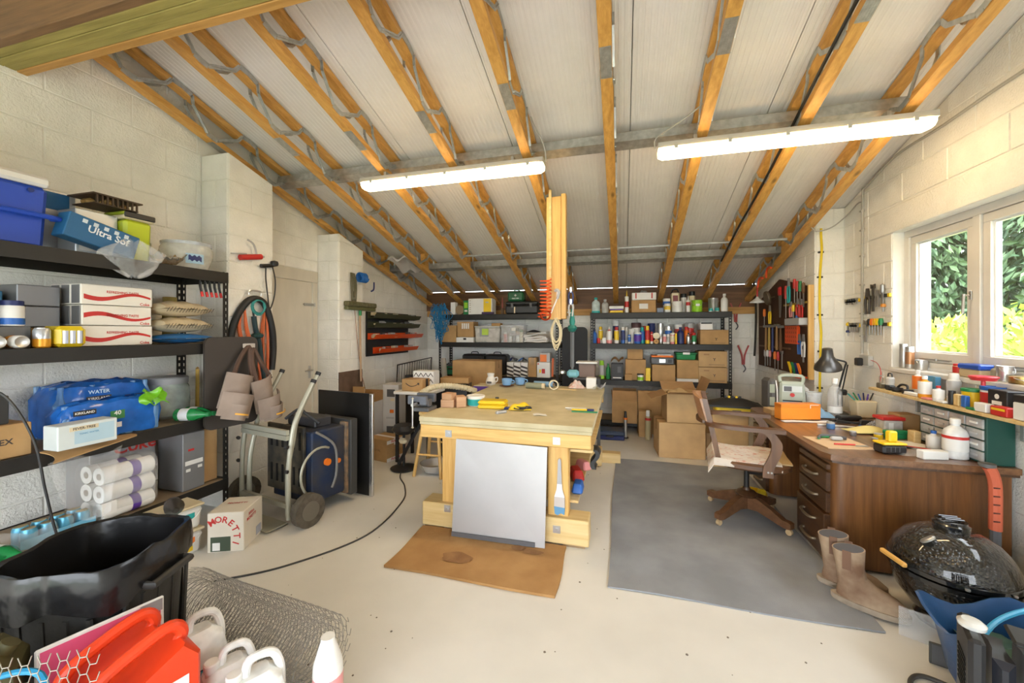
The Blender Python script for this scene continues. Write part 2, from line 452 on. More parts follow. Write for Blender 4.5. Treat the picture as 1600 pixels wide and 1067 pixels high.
for k, jx in enumerate(JX):
    j = thing('roof_joist', ['metal-web timber roof joist running along the block wall above the rack', 'metal-web roof joist, second from the block wall with the door',
        'metal-web roof joist, third from the block wall with the door', 'metal-web roof joist over the middle of the first strip light',
        'metal-web roof joist at the end of the first strip light', 'metal-web roof joist between the two strip lights',
        'metal-web roof joist at the cable end of the second strip light', 'metal-web roof joist with a black cable run along it',
        'metal-web roof joist alongside the block wall above the window'][k], 'joist', (jx, 0, 0), group='metal-web roof joists')
    yb = Y1J
    for nm, z0, z1 in (('bottom_chord', 0, CH), ('top_chord', JH - CH, JH)):
        q = MB(); q.prism([(Y0J, joist_z(Y0J) + z0), (yb, joist_z(yb) + z0), (yb, joist_z(yb) + z1), (Y0J, joist_z(Y0J) + z1)], -CW / 2, CW / 2, 'x')
        q.build(nm, M_TIMBER, j)
    ys = 1.35
    off = [.0, .02, -.05, .04, 0, .03, -.02, .05, 0][k]
    for sgn in (-1, 1):
        y = ys + off
        while y < YB - .7:
            o = obj('web', WEB, j, (sgn * (CW / 2 + .002), y, joist_z(y)), (-math.degrees(ROOF_A), 0, 0))
            if sgn > 0: o.rotation_euler = (-ROOF_A, 0, 0); o.scale = (1, 1, 1)
            y += .60 * math.cos(ROOF_A)
    yp = [2.52, 2.58, 2.62, 2.55, 2.45, 2.33, 2.3, 2.25, 2.2][k]
    obj('nail_plate', PLATE, j, (0, yp, joist_z(yp)), (-math.degrees(ROOF_A), 0, 0))
    # timber block at the eaves end, between the chords
    q = MB(); q.prism([(5.0, joist_z(5.0) + CH), (5.12, joist_z(5.12) + CH), (5.12, joist_z(5.12) + JH - CH), (5.0, joist_z(5.0) + JH - CH)], -CW / 2 + .004, CW / 2 - .004, 'x')
    q.build('spacer_block', M_TIMBER, j)

# ---- steel braces through the webs
def brace(name, label, y, prof, x0=XL + .05, x1=XR - .3):
    q = MB(); c, s_ = math.cos(ROOF_A), -math.sin(ROOF_A)
    z = joist_z(y) + JH * .58
    q.prism([(y + a * c - b * s_, z + a * s_ + b * c) for a, b in prof], x0, x1, 'x')
    return one(q, name, M_STEEL, label, 'steel brace')
U = [(-.05, -.04), (.05, -.04), (.05, .045), (.044, .045), (.044, -.034), (-.044, -.034), (-.044, .045), (-.05, .045)]
brace('steel_channel', 'galvanised channel brace threaded through the joists above the strip lights', 3.28, U)
brace('steel_channel', 'galvanised channel brace crossing the joists closest to the eaves', 5.3, U)
q = MB(); q.tube([(XL + 1.2, 4.9, joist_z(4.9) + .1), (XR - .42, 4.9, joist_z(4.9) + .1)], .014, 8)
one(q, 'steel_rod', M_STEEL, 'thin galvanised conduit tube crossing the joists toward the eaves', 'steel tube')

# ---- the built-up timber beam over the open bay
bm = thing('timber_beam', 'heavy built-up timber beam of several plies beneath the joists', 'beam', (0, 1.27, 2.96))
for k in range(5):
    q = MB(); z1 = joist_z(1.27 + .047 * (k + 1)) - 2.965
    q.b2(XL + .008, XR - .008, .047 * k + .001, .047 * (k + 1) - .001, [.0, .002, .0, .003, .001][k], z1, .003)
    q.build('ply', [M_TIMBERX, M_GREENT, M_GREENT, M_GREENT, M_TIMBERX][k] if k else wood('beam_brown', (.13, .07, .03), (.26, .14, .06), 'x'), bm)
# ================================================================= door, window, lamps, outside
M_PLY = mat('bare_door_board', (.60, .55, .46), .7, var=.10, scale=4, stretch=(1, 1, .35))
d = MB(); d.b2(-.04, 0, 2.96, 3.755, .01, 2.0, .002)
dr = struct('door_1', d, M_PLY, loc=(XL - .005, 0, 0))
q = MB(); q.b2(-.03, .012, 2.96, 3.84, 2.003, 2.13, .003); q.build('door_head', M_PLY, dr)
q = MB(); q.b2(-.03, .012, 3.765, 3.835, 0, 2.0, .003); q.build('door_jamb', M_PLY, dr)
M_ZINC = mat('dull_zinc', (.45, .44, .42), .35, .8)
q = MB(); q.b2(0, .008, 3.64, 3.80, 1.735, 1.765); q.cyl((.012, 3.62, 1.75), (.012, 3.79, 1.75), .007); q.b2(0, .02, 3.77, 3.79, 1.73, 1.77)
q.build('bolt', M_ZINC, dr)
q = MB(); q.b2(0, .006, 3.70, 3.735, .92, 1.06, .002); q.cyl((.006, 3.717, 1.01), (.05, 3.717, 1.01), .009); q.cyl((.05, 3.72, 1.01), (.05, 3.61, 1.01), .009)
q.build('handle', M_ZINC, dr)

# ---- window: three casements in a painted timber frame
WX = XR + .075                                 # inner face of the frame
wn = thing('window_1', None, None); wn['kind'] = 'structure'
fr = MB(); y0, y1, z0, z1 = WIN_Y0, WIN_Y1, WIN_Z0 + .03, WIN_Z1
for a, b, c, d_ in ((y0, y1, z1 - .055, z1), (y0, y1, z0, z0 + .06)): fr.b2(WX, WX + .09, a, b, c, d_, .004)
MULL = [(y1 - .055, y1), (3.24, 3.30), (2.45, 2.51), (y0, y0 + .055)]
for a, b in MULL: fr.b2(WX, WX + .09, a, b, z0 + .058, z1 - .053, .004)
fr.build('window_frame', M_PVC, wn)
M_GLASS = film('window_glass', (1, 1, 1), .03, .02)
for (a1, a2) in ((3.30, y1 - .055), (2.51, 3.24), (y0 + .055, 2.45)):
    s_ = MB(); w_ = .055; a, b = a1 + .004, a2 - .004; c, e = z0 + .063, z1 - .058
    for yy0, yy1, zz0, zz1 in ((a, b, e - w_, e), (a, b, c, c + w_ + .015), (a, a + w_, c + w_ + .015, e - w_), (b - w_, b, c + w_ + .015, e - w_)):
        s_.b2(WX + .012, WX + .07, yy0, yy1, zz0, zz1, .003)
    so = s_.build('sash', M_PVC, wn)
    g = MB(); g.b2(WX + .04, WX + .046, a + w_, b - w_, c + w_ + .015, e - w_); g.build('pane', M_GLASS, so)
    g = MB()
    for yy0, yy1, zz0, zz1 in ((a + w_, b - w_, e - w_ - .012, e - w_), (a + w_, b - w_, c + w_ + .015, c + w_ + .027), (a + w_, a + w_ + .012, c + w_ + .027, e - w_ - .012), (b - w_ - .012, b - w_, c + w_ + .027, e - w_ - .012)):
        g.b2(WX + .03, WX + .056, yy0, yy1, zz0, zz1)
    g.build('glazing_bead', mat('white_upvc', (.82, .83, .84), .3), so)
    g = MB(); g.b2(WX - .004, WX + .012, a + .18, b - .12, c + .016, c + .024); g.cyl((WX - .008, (a + b) / 2, c + .012), (WX - .008, (a + b) / 2, c + .03), .006)
    g.build('stay', M_ZINC, so)
    g = MB(); g.b2(WX + .002, WX + .012, a + .004, a + .028, 1.66, 1.72, .002); g.cyl((WX - .002, a + .016, 1.69), (WX - .03, a + .016, 1.69), .006); g.bar((WX - .03, a + .016, 1.70), (WX - .03, a + .026, 1.57), .012, .008)
    g.build('handle', plain((.75, .75, .75), .2, .9), so)
q = MB(); q.b2(XR - .035, WX + .09, y0 - .02, y1 - .002, WIN_Z0 - .005, WIN_Z0 + .03, .006); q.build('window_sill', M_PVC, wn)

# ---- two fluorescent strip lights under the joists
def strip_light(label, x0, x1, y):
    zt = joist_z(y) - .028
    t = thing('strip_light', label, 'strip light', (0, y, zt), group='fluorescent strip lights')
    q = MB(); L = x1 - x0
    q.prism([(-.065, -.045), (.065, -.045), (.06, -.004), (.045, 0), (-.045, 0), (-.06, -.004)], x0, x1, 'x'); q.build('housing', mat('grey_fitting', (.52, .50, .46), .4), t)
    q = MB(); e = .035
    sec = [(-.068, 0), (-.062, -.03), (-.04, -.052), (0, -.058), (.04, -.052), (.062, -.03), (.068, 0)]
    rings = [[(x, a * k, b * k - .046) for a, b in sec] for x, k in ((x0 + .004, .75), (x0 + e, 1), (x1 - e, 1), (x1 - .004, .75))]
    q.loft(rings, closed=False, cap=True)
    q.build('diffuser', mat('lit_diffuser', (1.0, .75, .42), .4, emit=LAMP_STRENGTH), t)
    CLIP = MB().b2(-.012, .012, -.004, .004, -.062, -.034).mesh('clip', mat('grey_fitting', (.5, .5, .5), .4))
    for k in range(5):
        for s_ in (-1, 1): obj('clip', CLIP, t, (x0 + .12 + k * (L - .24) / 4, s_ * .068, 0))
    for x in (x0 + .25, x1 - .25):
        q = MB(); q.b2(x - .012, x + .012, -.05, .05, -.004, .03); q.build('bracket', M_STEEL, t)
    return t
strip_light('lit fluorescent strip light nearer the door, its end by the rope-hung post', -2.26, -.60, 3.12)
strip_light('lit fluorescent strip light with a trailing cable, reaching the window wall', .25, 1.88, 3.12)

M_CONDUIT = mat('grey_conduit', (.42, .40, .36), .5)
def cable(name, label, pts, r, m, cat='cable', k=6, n=7, parts=None):
    q = MB(); q.tube(spline(pts, k), r, n)
    return one(q, name, m, label, cat)
def wall_pt(u, v, off=.021): # on the window wall
    t = (u - 800) / 622; dx = -.2672 + .9636 * t; dy = .9636 + .2672 * t; dd = (XR - off) / dx
    return (XR - off, dy * dd, min(1.46 + (516 - v) / 622 * dd, roof_z(dy * dd) - .05))
P = [wall_pt(1347, 552), wall_pt(1347, 450), wall_pt(1348, 310), wall_pt(1349, 290), wall_pt(1356, 272), wall_pt(1400, 243), wall_pt(1470, 198), wall_pt(1560, 136), wall_pt(1640, 85)]
o = cable('conduit', 'grey conduit dropping down the window wall to the socket', P, .010, M_CONDUIT, 'conduit')
for v in (330, 360, 400, 445, 490, 525): MB().box(wall_pt(1347, v), (.028, .034, .014)).build('clip', M_CONDUIT, o)
q = MB(); a = wall_pt(1355, 563); 
so = thing('socket_box', 'grey surface socket with a black plug in it on the window wall', 'socket', (XR - .003, a[1], a[2]))
q.b2(-.045, -.006, -.075, .075, -.045, .045, .006); q.build('box', mat('grey_socket', (.50, .50, .48), .45), so)
q = MB(); q.b2(-.09, -.045, .0, .06, -.05, .02, .008); q.build('plug', plain((.02, .02, .02), .5), so)
def pier_face(u, v, Y=PY - .02):
    t = (u - 800) / 622; dx = -.2672 + .9636 * t; dy = .9636 + .2672 * t; dd = Y / dy
    return (dx * dd, Y, 1.46 + (516 - v) / 622 * dd)
P = [pier_face(1283, v) for v in (357, 370)] + [pier_face(1284, 392), pier_face(1281, 435), pier_face(1281, 490), pier_face(1283, 520), pier_face(1282, 545), pier_face(1281, 600), pier_face(1281, 640)]
o = cable('yellow_cable', 'yellow cable clipped down the pier beside the tool board', P, .011, plain((.80, .58, .02), .45))
for u, v in ((1282.5, 394), (1281, 433), (1281, 492), (1282, 549), (1281, 606)): MB().box(pier_face(u, v, PY - .012), (.05, .02, .018), .004).build('clip', plain((.03, .03, .03), .5), o)
cable('grey_cable', 'thin grey cable looping from the end joist to the wall conduit', [(1.76, 4.5, joist_z(4.5) + .02), (1.80, 4.47, joist_z(4.47) - .05), pier_face(1300, 355, 4.45), wall_pt(1325, 335), wall_pt(1340, 318), wall_pt(1348, 316)], .006, M_CONDUIT)
cable('black_cable', 'black cable clipped along a roof joist over the window end', [(1.184 - .045, y, joist_z(y) + .05 + .015 * math.sin(y * 3)) for y in (1.3, 1.9, 2.5, 3.0, 3.5, 4.0, 4.5, 5.0, 5.25)], .010, plain((.02, .02, .02), .5))
cable('lamp_cable', 'thin grey cable drooping into the end of the second strip light', [(.235, 3.12, joist_z(3.12) - .05), (.24, 3.08, joist_z(3.08) + .0), (.40, 2.95, joist_z(3) + .02), (.52, 2.9, joist_z(2.9) + .06), (.60, 2.85, joist_z(2.85) + .12)], .005, M_CONDUIT)
cable('lamp_cable', 'thin grey cable rising from the end of the first strip light', [(-.585, 3.12, joist_z(3.12) - .05), (-.59, 3.08, joist_z(3.08) + .03), (-.63, 3.0, joist_z(3.0) + .1), (-.66, 2.9, joist_z(2.9) + .14)], .005, M_CONDUIT)

# ---- the garden beyond the window
gd = MB(); gd.b2(-30, 40, -30, 40, -.6, -.2)
tag(struct('ground_outside', gd, mat('garden_ground', (.10, .14, .05), .9, var=.4, scale=3)), kind='structure')
def foliage(c, rad, n, size, m, elong=1.0, droop=0.2, seed=1):
    rr = random.Random(seed); q = MB(); v = []; f = []
    for _ in range(n):
        while True:
            p = Vector((rr.uniform(-1, 1), rr.uniform(-1, 1), rr.uniform(-1, 1)))
            if .35 < p.length < 1: break
        b = Vector((p.x * rad[0], p.y * rad[1], p.z * rad[2])) + Vector(c)
        d = (Vector((p.x, p.y, p.z - droop)) + Vector((rr.uniform(-.7, .7), rr.uniform(-.7, .7), rr.uniform(-.7, .7)))).normalized()
        s_ = d.orthogonal().normalized(); s_.rotate(Matrix.Rotation(rr.uniform(0, 6.28), 3, d)); L = size * rr.uniform(.7, 1.4)
        nn = d.cross(s_); k = len(v)
        v += [b, b + d * L * .5 + s_ * L * .5 / elong + nn * L * .06, b + d * L, b + d * L * .5 - s_ * L * .5 / elong + nn * L * .06]
        f += [(k, k + 1, k + 2), (k, k + 2, k + 3)]
    q.add(v, f); return q
def leafm(name, a, b):
    m = mat(name, a, .5, col2=b, scale=1.6)
    m.node_tree.nodes['Principled BSDF'].inputs['Subsurface Weight'].default_value = 0
    return m
M_LEAF = leafm('bright_leaf', (.30, .42, .06), (.62, .70, .16)); M_CON = leafm('conifer_leaf', (.03, .075, .035), (.10, .17, .07)); M_BARK = plain((.16, .10, .06), .9)
for k, (x, y, z, rx, ry, rz, lab) in enumerate(((3.5, 5.6, .95, .75, .8, .80, 'bright yellow-green shrub seen low through the far casement'),
        (3.9, 4.6, .9, .8, .9, .85, 'bright yellow-green shrub seen low through the middle casement'),
        (4.9, 6.6, 1.0, 1.1, 1.1, .95, 'larger pale green shrub behind the others outside the window'))):
    t = thing('garden_shrub', lab, 'shrub', (x, y, -.2), group='shrubs outside the window')
    foliage((0, 0, z), (rx, ry, rz), 3600, .13, M_LEAF, 2.2, seed=k + 3).build('foliage', M_LEAF, t)
    for a in range(5):
        q = MB(); q.tube(spline([(0, 0, 0), (.1 * math.cos(a * 1.3), .1 * math.sin(a * 1.3), .5), (.45 * rx * math.cos(a * 1.3), .45 * ry * math.sin(a * 1.3), z + .3)], 4), .018, 6, rs=None); q.build('stem', M_BARK, t)
for k, (x, y, r_, h, lab) in enumerate(((4.8, 8.6, 1.5, 6.0, 'dark conifer filling the far casement above the shrubs'), (6.3, 7.0, 1.6, 6.5, 'dark conifer behind the shrubs, filling the middle casement'),
        (6.8, 10.2, 1.9, 7.0, 'tall dark conifer standing between the two outside the window'))):
    t = thing('garden_conifer', lab, 'tree', (x, y, -.2), group='conifers outside the window')
    q = MB(); q.cyl((0, 0, 0), (0, 0, h), .14, .03, 8); q.build('trunk', M_BARK, t)
    q = MB()
    for i in range(9):
        z = .5 + i * h / 9.5; rr = r_ * (1 - .8 * i / 9) + .25
        g = foliage((0, 0, z), (rr, rr, .55), 1500, .17, M_CON, 2.6, .9, seed=50 + 10 * k + i)
        q.add(g.v, g.f)
    q.build('foliage', M_CON, t)
# ================================================================= mats
M_CARPET = mat('grey_carpet', (.31, .32, .34), .95, var=.14, scale=3, bump=.6, bscale=420)
q = MB(); q.sheet(lambda u, v: (-.08 + u * 1.30 + .006 * math.sin(v * 9), 2.32 + v * 2.35 + .006 * math.sin(u * 7), .009 + .002 * math.sin(u * 8 + v * 5)), 14, 20, .008)
one(q, 'carpet_offcut', M_CARPET, 'grey carpet offcut lying flat under the swivel chair', 'carpet')
M_COIR = mat('coir', (.50, .26, .09), .95, col2=(.61, .34, .13), scale=5, bump=1.0, bscale=300)
dm = thing('doormat', 'brown coir doormat with dark scorch stains before the workbench', 'doormat', (-.885, 2.41, 0))
q = MB(); q.sheet(lambda u, v: (-.53 + u * 1.06 + .008 * math.sin(v * 5), -.26 + v * .52 + .006 * math.sin(u * 6), .016 + .0015 * math.sin(u * 40) * math.sin(v * 23)), 30, 16, .015); q.build('coir_pile', M_COIR, dm)
M_STAIN = mat('scorched_coir', (.33, .155, .06), .95, col2=(.46, .24, .09), scale=12, bump=1.0, bscale=300)
for x, y, a, b in ((-.13, -.07, .10, .06), (.32, .12, .07, .03), (.22, .14, .05, .03)):
    q = MB(); n = 22; ring = [(x + a * (1 + .08 * math.sin(3 * t_ + 1) + .06 * math.sin(7 * t_)) * math.cos(t_), y + b * (1 + .1 * math.sin(5 * t_)) * math.sin(t_), .0205) for t_ in [2 * math.pi * i / n for i in range(n)]]
    q.add([(x, y, .0205)] + ring, [(0, 1 + i, 1 + (i + 1) % n) for i in range(n)]); q.build('stain', M_STAIN, dm)

# ================================================================= workbench
M_PINE_X = wood('pine_x', (.60, .33, .085), (.84, .56, .20), 'x', .45, knots=True)
M_PINE_Y = wood('pine_y', (.60, .33, .085), (.84, .56, .20), 'y', .45, knots=True)
M_PINE_Z = wood('pine_z', (.58, .31, .08), (.80, .52, .18), 'z', .45, knots=True)
M_PALE = wood('pale_pine', (.62, .42, .17), (.78, .60, .30), 'x', .5)
M_TOP = mat('worn_bench_board', (.49, .42, .25), .6, col2=(.62, .54, .35), scale=5, bump=.1)
B0, B1, BY0, BY1, BZ = -1.46, -.19, 2.67, 4.55, .82
wbn = thing('workbench', 'heavy pine workbench with worn board top in mid room', 'workbench', (0, 0, 0))
q = MB(); q.b2(B0, B1, BY0, BY1, BZ - .036, BZ, .004); q.build('top_board', M_TOP, wbn)
q = MB(); q.b2(B0 + .004, B1 - .004, BY0 + .004, BY1, BZ - .058, BZ - .0365, .003); q.build('lower_board', M_TOP, wbn)
for yy, nm in ((BY0 + .012, 0), (BY1 - .07, 1)):
    q = MB(); q.b2(B0 + .006, B1 - .012, yy, yy + .047, BZ - .155, BZ - .059, .005); q.build('rail', M_PINE_X, wbn)
for xx in (B0 + .05, B1 - .10):
    q = MB(); q.b2(xx, xx + .045, BY0 + .07, BY1 - .08, BZ - .15, BZ - .06, .004); q.build('side_rail', M_PINE_Y, wbn)
FZ = .185
for yy in (BY0 + .06, BY1 - .17):
    for x0, x1 in ((-1.30, -1.17), (-.50, -.355)):
        q = MB(); q.b2(x0, x1, yy, yy + .09, FZ - .02, BZ - .059, .006); q.build('leg', M_PINE_Z, wbn)
    q = MB(); q.b2(-1.44, -.215, yy - .045, yy + .12, .012, FZ, .006)
    q.build('foot', M_PALE, wbn)
    for x0 in (-1.42, -.39):
        q = MB(); q.b2(x0, x0 + .15, yy - .04, yy + .11, 0, .013); q.build('pad', plain((.30, .20, .11), .8), wbn)
M_ZW = mat('zinc_washer', (.58, .59, .60), .35, .8)
for x, z, yy in ((-1.225, .705, BY0 + .011), (-.43, .71, BY0 + .011), (-1.235, .155, BY0 + .014), (-.43, .11, BY0 + .014)):
    q = MB(); q.b2(x - .025, x + .025, yy - .004, yy, z - .025, z + .025); w_ = q.build('washer', M_ZW, wbn)
    q = MB(); q.cyl((x, yy - .014, z), (x, yy - .004, z), .011, n=6); q.build('bolt', M_ZW, w_)
q = MB(); q.b2(-.62, -.20, BY0 + .16, BY1 - .25, .60, .618); q.build('shelf', M_PALE, wbn)
q = MB(); q.b2(-1.25, -.30, BY0 + .16, BY1 - .25, .24, .258); q.build('shelf', M_PALE, wbn)

# steel plate leaning on the front of the bench
M_SHEET = mat('scuffed_steel_sheet', (.44, .43, .43), .42, .35, var=.05, scale=3)
pl = thing('steel_sheet', 'scuffed grey steel sheet leaning against the front of the workbench', 'metal sheet', (0, 0, 0))
q = MB(); a, b, c, d_ = Vector((-1.155, 2.585, .017)), Vector((-.495, 2.60, .017)), Vector((-.492, 2.672, .665)), Vector((-1.158, 2.672, .675)); nn = Vector((0, -.005, .0))
q.add([a, b, c, d_, a + nn, b + nn, c + nn, d_ + nn], [(0, 1, 2, 3), (7, 6, 5, 4), (0, 4, 5, 1), (1, 5, 6, 2), (2, 6, 7, 3), (3, 7, 4, 0)]); q.build('sheet', M_SHEET, pl)
q = MB(); q.bar((-1.155, 2.577, .034), (-.56, 2.587, .034), .006, .03); q.build('edge_strip', plain((.14, .14, .15), .5, .3), pl)
# brush hanging on the bench leg
br = thing('paint_brush', 'old flat paint brush with blue tipped bristles hung on the bench leg', 'brush', (-.415, BY0 + .045, .20))
q = MB(); q.prism([(-.012, .30), (-.010, .37), (0, .385), (.010, .37), (.012, .30), (.016, .21), (-.016, .21)], -.010, .004, 'y'); q.build('handle', plain((.42, .42, .44), .5), br)
q = MB(); q.prism([(-.016, .21), (.016, .21), (.020, .17), (.035, .12), (-.035, .12), (-.020, .17)], -.009, .003, 'y'); q.build('ferrule', plain((.75, .75, .76), .4), br)
q = MB(); q.prism([(-.035, .12), (.035, .12), (.037, .05), (-.037, .055)], -.008, .002, 'y'); q.build('bristles', plain((.55, .50, .47), .8), br)
q = MB(); q.prism([(-.037, .055), (.037, .05), (.034, .0), (.01, .012), (-.012, -.005), (-.032, .004)], -.0085, .0025, 'y'); q.build('bristle_tips', plain((.12, .30, .50), .7), br)

# ================================================================= desk
M_DESK = wood('dark_oak', (.105, .038, .010), (.20, .083, .023), 'z', .38, scale=4, coat=.35)
M_DESKX = wood('dark_oak_x', (.115, .048, .018), (.225, .105, .045), 'y', .30, scale=3, coat=.5)
M_DRAW = wood('dark_oak_drawer', (.045, .018, .007), (.095, .042, .016), 'y', .4, scale=4, coat=.3)
M_BRONZE = mat('bronze_pull', (.30, .24, .17), .35, .7)
DX0, DX1, DY0, DY1, DZ = 1.20, 2.105, 2.84, 4.45, .70
dk = thing('office_desk', 'dark oak twin-pedestal office desk under the window', 'desk', (0, 0, 0))
q = MB(); c = .10
poly = [(DX0 + c, DY0), (DX1, DY0), (DX1, DY1), (DX0 + c, DY1), (DX0 + .03, DY1 - .03), (DX0, DY1 - c), (DX0, DY0 + c), (DX0 + .03, DY0 + .03)]
q.prism(poly, DZ - .035, DZ); q.build('desk_top', M_DESKX, dk)
q = MB(); q.prism([(p[0] + (.012 if p[0] < 1.5 else -.0), p[1] + (.012 if p[1] < 3.5 else -.012)) for p in poly], DZ - .052, DZ - .0352); q.build('edge_moulding', M_DRAW, dk)
for (ya, yb) in ((DY0 + .03, 3.34), (3.97, DY1 - .03)):
    near = ya < 3
    q = MB(); x0, x1 = DX0 + .05, DX1 - .02; rr = .06; pts = []
    for cx, cy, a0 in ((x0 + rr, ya + rr, 180), (x1 - .005, ya + .005, 270), (x1 - .005, yb - .005, 0), (x0 + rr, yb - rr, 90)):
        r_ = rr if cx < 1.6 else .005
        for k in range(7):
            t_ = R(a0 + 15 * k); pts.append((cx + r_ * math.cos(t_), cy + r_ * math.sin(t_)))
    q.prism(pts, .02, DZ - .053); pd = q.build('pedestal', M_DESK, dk)
    zs = [(.585, .625, 0), (.45, .575, 1), (.315, .445, 1), (.025, .31, 2)]
    w0, w1 = ya + (.055 if near else .04), yb - (.02 if near else .055)
    for (za, zb, kind) in zs:
        ext = .035 if (near and kind == 2) else .022
        q = MB(); q.b2(x0 - ext, x0 + .06, w0, w1, za + .003, zb - .003, .004); dw = q.build('drawer', M_DRAW, pd)
        if kind == 0: continue
        for zz in ([(za + zb) / 2 + .01] if kind == 1 else [za + .21, za + .075]):
            yc = (w0 + w1) / 2; X = x0 - ext
            q = MB(); q.tube(spline([(X + .004, yc - .085, zz), (X - .022, yc - .075, zz - .002), (X - .030, yc, zz - .006), (X - .022, yc + .075, zz - .002), (X + .004, yc + .085, zz)], 4), .009, 8); q.build('pull', M_BRONZE, dw)
q = MB(); q.b2(DX1 - .25, DX1 - .235, 3.34, 3.97, .04, DZ - .053); q.build('modesty_panel', M_DESK, dk)
q = MB(); q.b2(DX0 + .10, DX0 + .115, 3.342, 3.968, .60, DZ - .053); q.build('centre_drawer', M_DRAW, dk)

# ================================================================= swivel chair
M_OAK = wood('chair_oak', (.085, .036, .015), (.17, .078, .034), 'x', .4, coat=.3)
M_OAKZ = wood('chair_oak_z', (.10, .043, .018), (.19, .09, .04), 'z', .4, coat=.3)
M_OAKL = wood('chair_back_oak', (.33, .155, .07), (.48, .25, .12), 'y', .35, coat=.4)
M_IRON = mat('black_iron', (.035, .033, .032), .45, .5)
ch = thing('swivel_chair', 'oak captain swivel chair with scrolled arms and a stained floral seat cover', 'chair', (.93, 3.47, .011), -9)
SZ = .485
def seat_out(k, n=40):
    t_ = 2 * math.pi * k / n; c_, s_ = math.cos(t_), math.sin(t_)
    r_ = (abs(c_) ** 3.2 + abs(s_) ** 3.2) ** (-1 / 3.2)
    return (c_ * r_ * .26 + .02, s_ * r_ * .265 * (1 + .06 * c_))
out = [seat_out(k) for k in range(40)]
q = MB(); q.loft([[(x * .93, y * .93, SZ - .055) for x, y in out], [(x, y, SZ - .04) for x, y in out], [(x, y, SZ - .012) for x, y in out], [(x * .96, y * .96, SZ) for x, y in out]]); q.build('seat', M_OAK, ch)
M_FLORAL = mat('stained_floral_cloth', (.62, .54, .46), .9, col2=(.52, .24, .17), scale=26, bump=.2)
M_FLORAL.node_tree.nodes['Color Ramp'].color_ramp.elements[0].position = .52; M_FLORAL.node_tree.nodes['Color Ramp'].color_ramp.elements[1].position = .70
def cush(u, v):
    x = -.275 + u * .47; y = -.25 + v * .50
    z = SZ + .014 + .008 * math.sin(u * 9 + v * 4) * math.sin(v * 11)
    ov = max(0, -x - .235); z -= ov * 1.6
    z -= max(0, abs(y) - .225) * 1.6
    return (x, y, z)
q = MB(); q.sheet(cush, 24, 24, .012); q.build('seat_cover', M_FLORAL, ch)
q = MB(); q.sheet(lambda u, v: (.19 + u * .075, -.19 + v * .38, SZ + .011 + .003 * math.sin(v * 9)), 4, 12, .01); q.build('seat_pad_edge', plain((.50, .34, .16), .8), ch)
# arms: one bent U from front to front round the back
armz = .745
for s_ in (-1, 1):
    q = MB(); pts = spline([(-.27, s_ * .14, armz), (-.255, s_ * .235, armz), (-.15, s_ * .28, armz), (.05, s_ * .285, armz), (.20, s_ * .275, armz)], 5)
    rings = []
    for i, p in enumerate(pts):
        dd = (pts[min(i + 1, len(pts) - 1)] - pts[max(0, i - 1)]).normalized(); sd_ = Vector((-dd.y, dd.x, 0)); k = .5 + .5 * min(1, i / 8); w_ = .026 + .016 * (i / len(pts))
        rings.append([p + sd_ * w_ + Vector((0, 0, -.014)), p - sd_ * w_ + Vector((0, 0, -.014)), p - sd_ * w_ + Vector((0, 0, .014)), p + sd_ * w_ + Vector((0, 0, .014))])
    q.loft(rings); q.build('arm', M_OAK, ch)
    q = MB(); pr = spline([(.10, 0, SZ - .07), (.105, 0, SZ + .0), (.145, 0, SZ + .10), (.15, 0, SZ + .18), (.10, 0, armz - .012)], 5)
    q.loft([[(p.x - .032, s_ * .288 - .013, p.z), (p.x + .032, s_ * .288 - .013, p.z), (p.x + .032, s_ * .288 + .013, p.z), (p.x - .032, s_ * .288 + .013, p.z)] for p in pr]); ap = q.build('arm_post', M_OAKZ, ch)
    q = MB(); q.cyl((.10, s_ * .305, SZ - .03), (.10, s_ * .298, SZ - .03), .007, n=8); q.cyl((.12, s_ * .305, SZ - .03), (.12, s_ * .298, SZ - .03), .007, n=8); q.build('screw', M_ZINC, ap)
    q = MB(); q.loft([[(x - .018, y - .022, z), (x + .018, y - .022, z), (x + .018, y + .022, z), (x - .018, y + .022, z)] for x, y, z in ((-.20, s_ * .20, SZ - .02), (-.255, s_ * .215, armz - .013), (-.30, s_ * .205, .93))]); q.build('back_stile', M_OAKZ, ch)
q = MB(); q.sheet(lambda u, v: (-.265 - .05 * (1 - (2 * u - 1) ** 2) - .045 * v, -.225 + .45 * u, armz + .015 + (.17 + .02 * math.sin(u * 3.14)) * v), 16, 6, .024, off=(1, 0, 0)); q.build('back_rail', M_OAKL, ch)
q = MB(); q.sheet(lambda u, v: (-.262 - .045 * (1 - (2 * u - 1) ** 2), -.16 + .32 * u, armz - .014 + .028 * v), 12, 2, .05, off=(1, 0, 0)); q.build('arm_bow', M_OAK, ch)
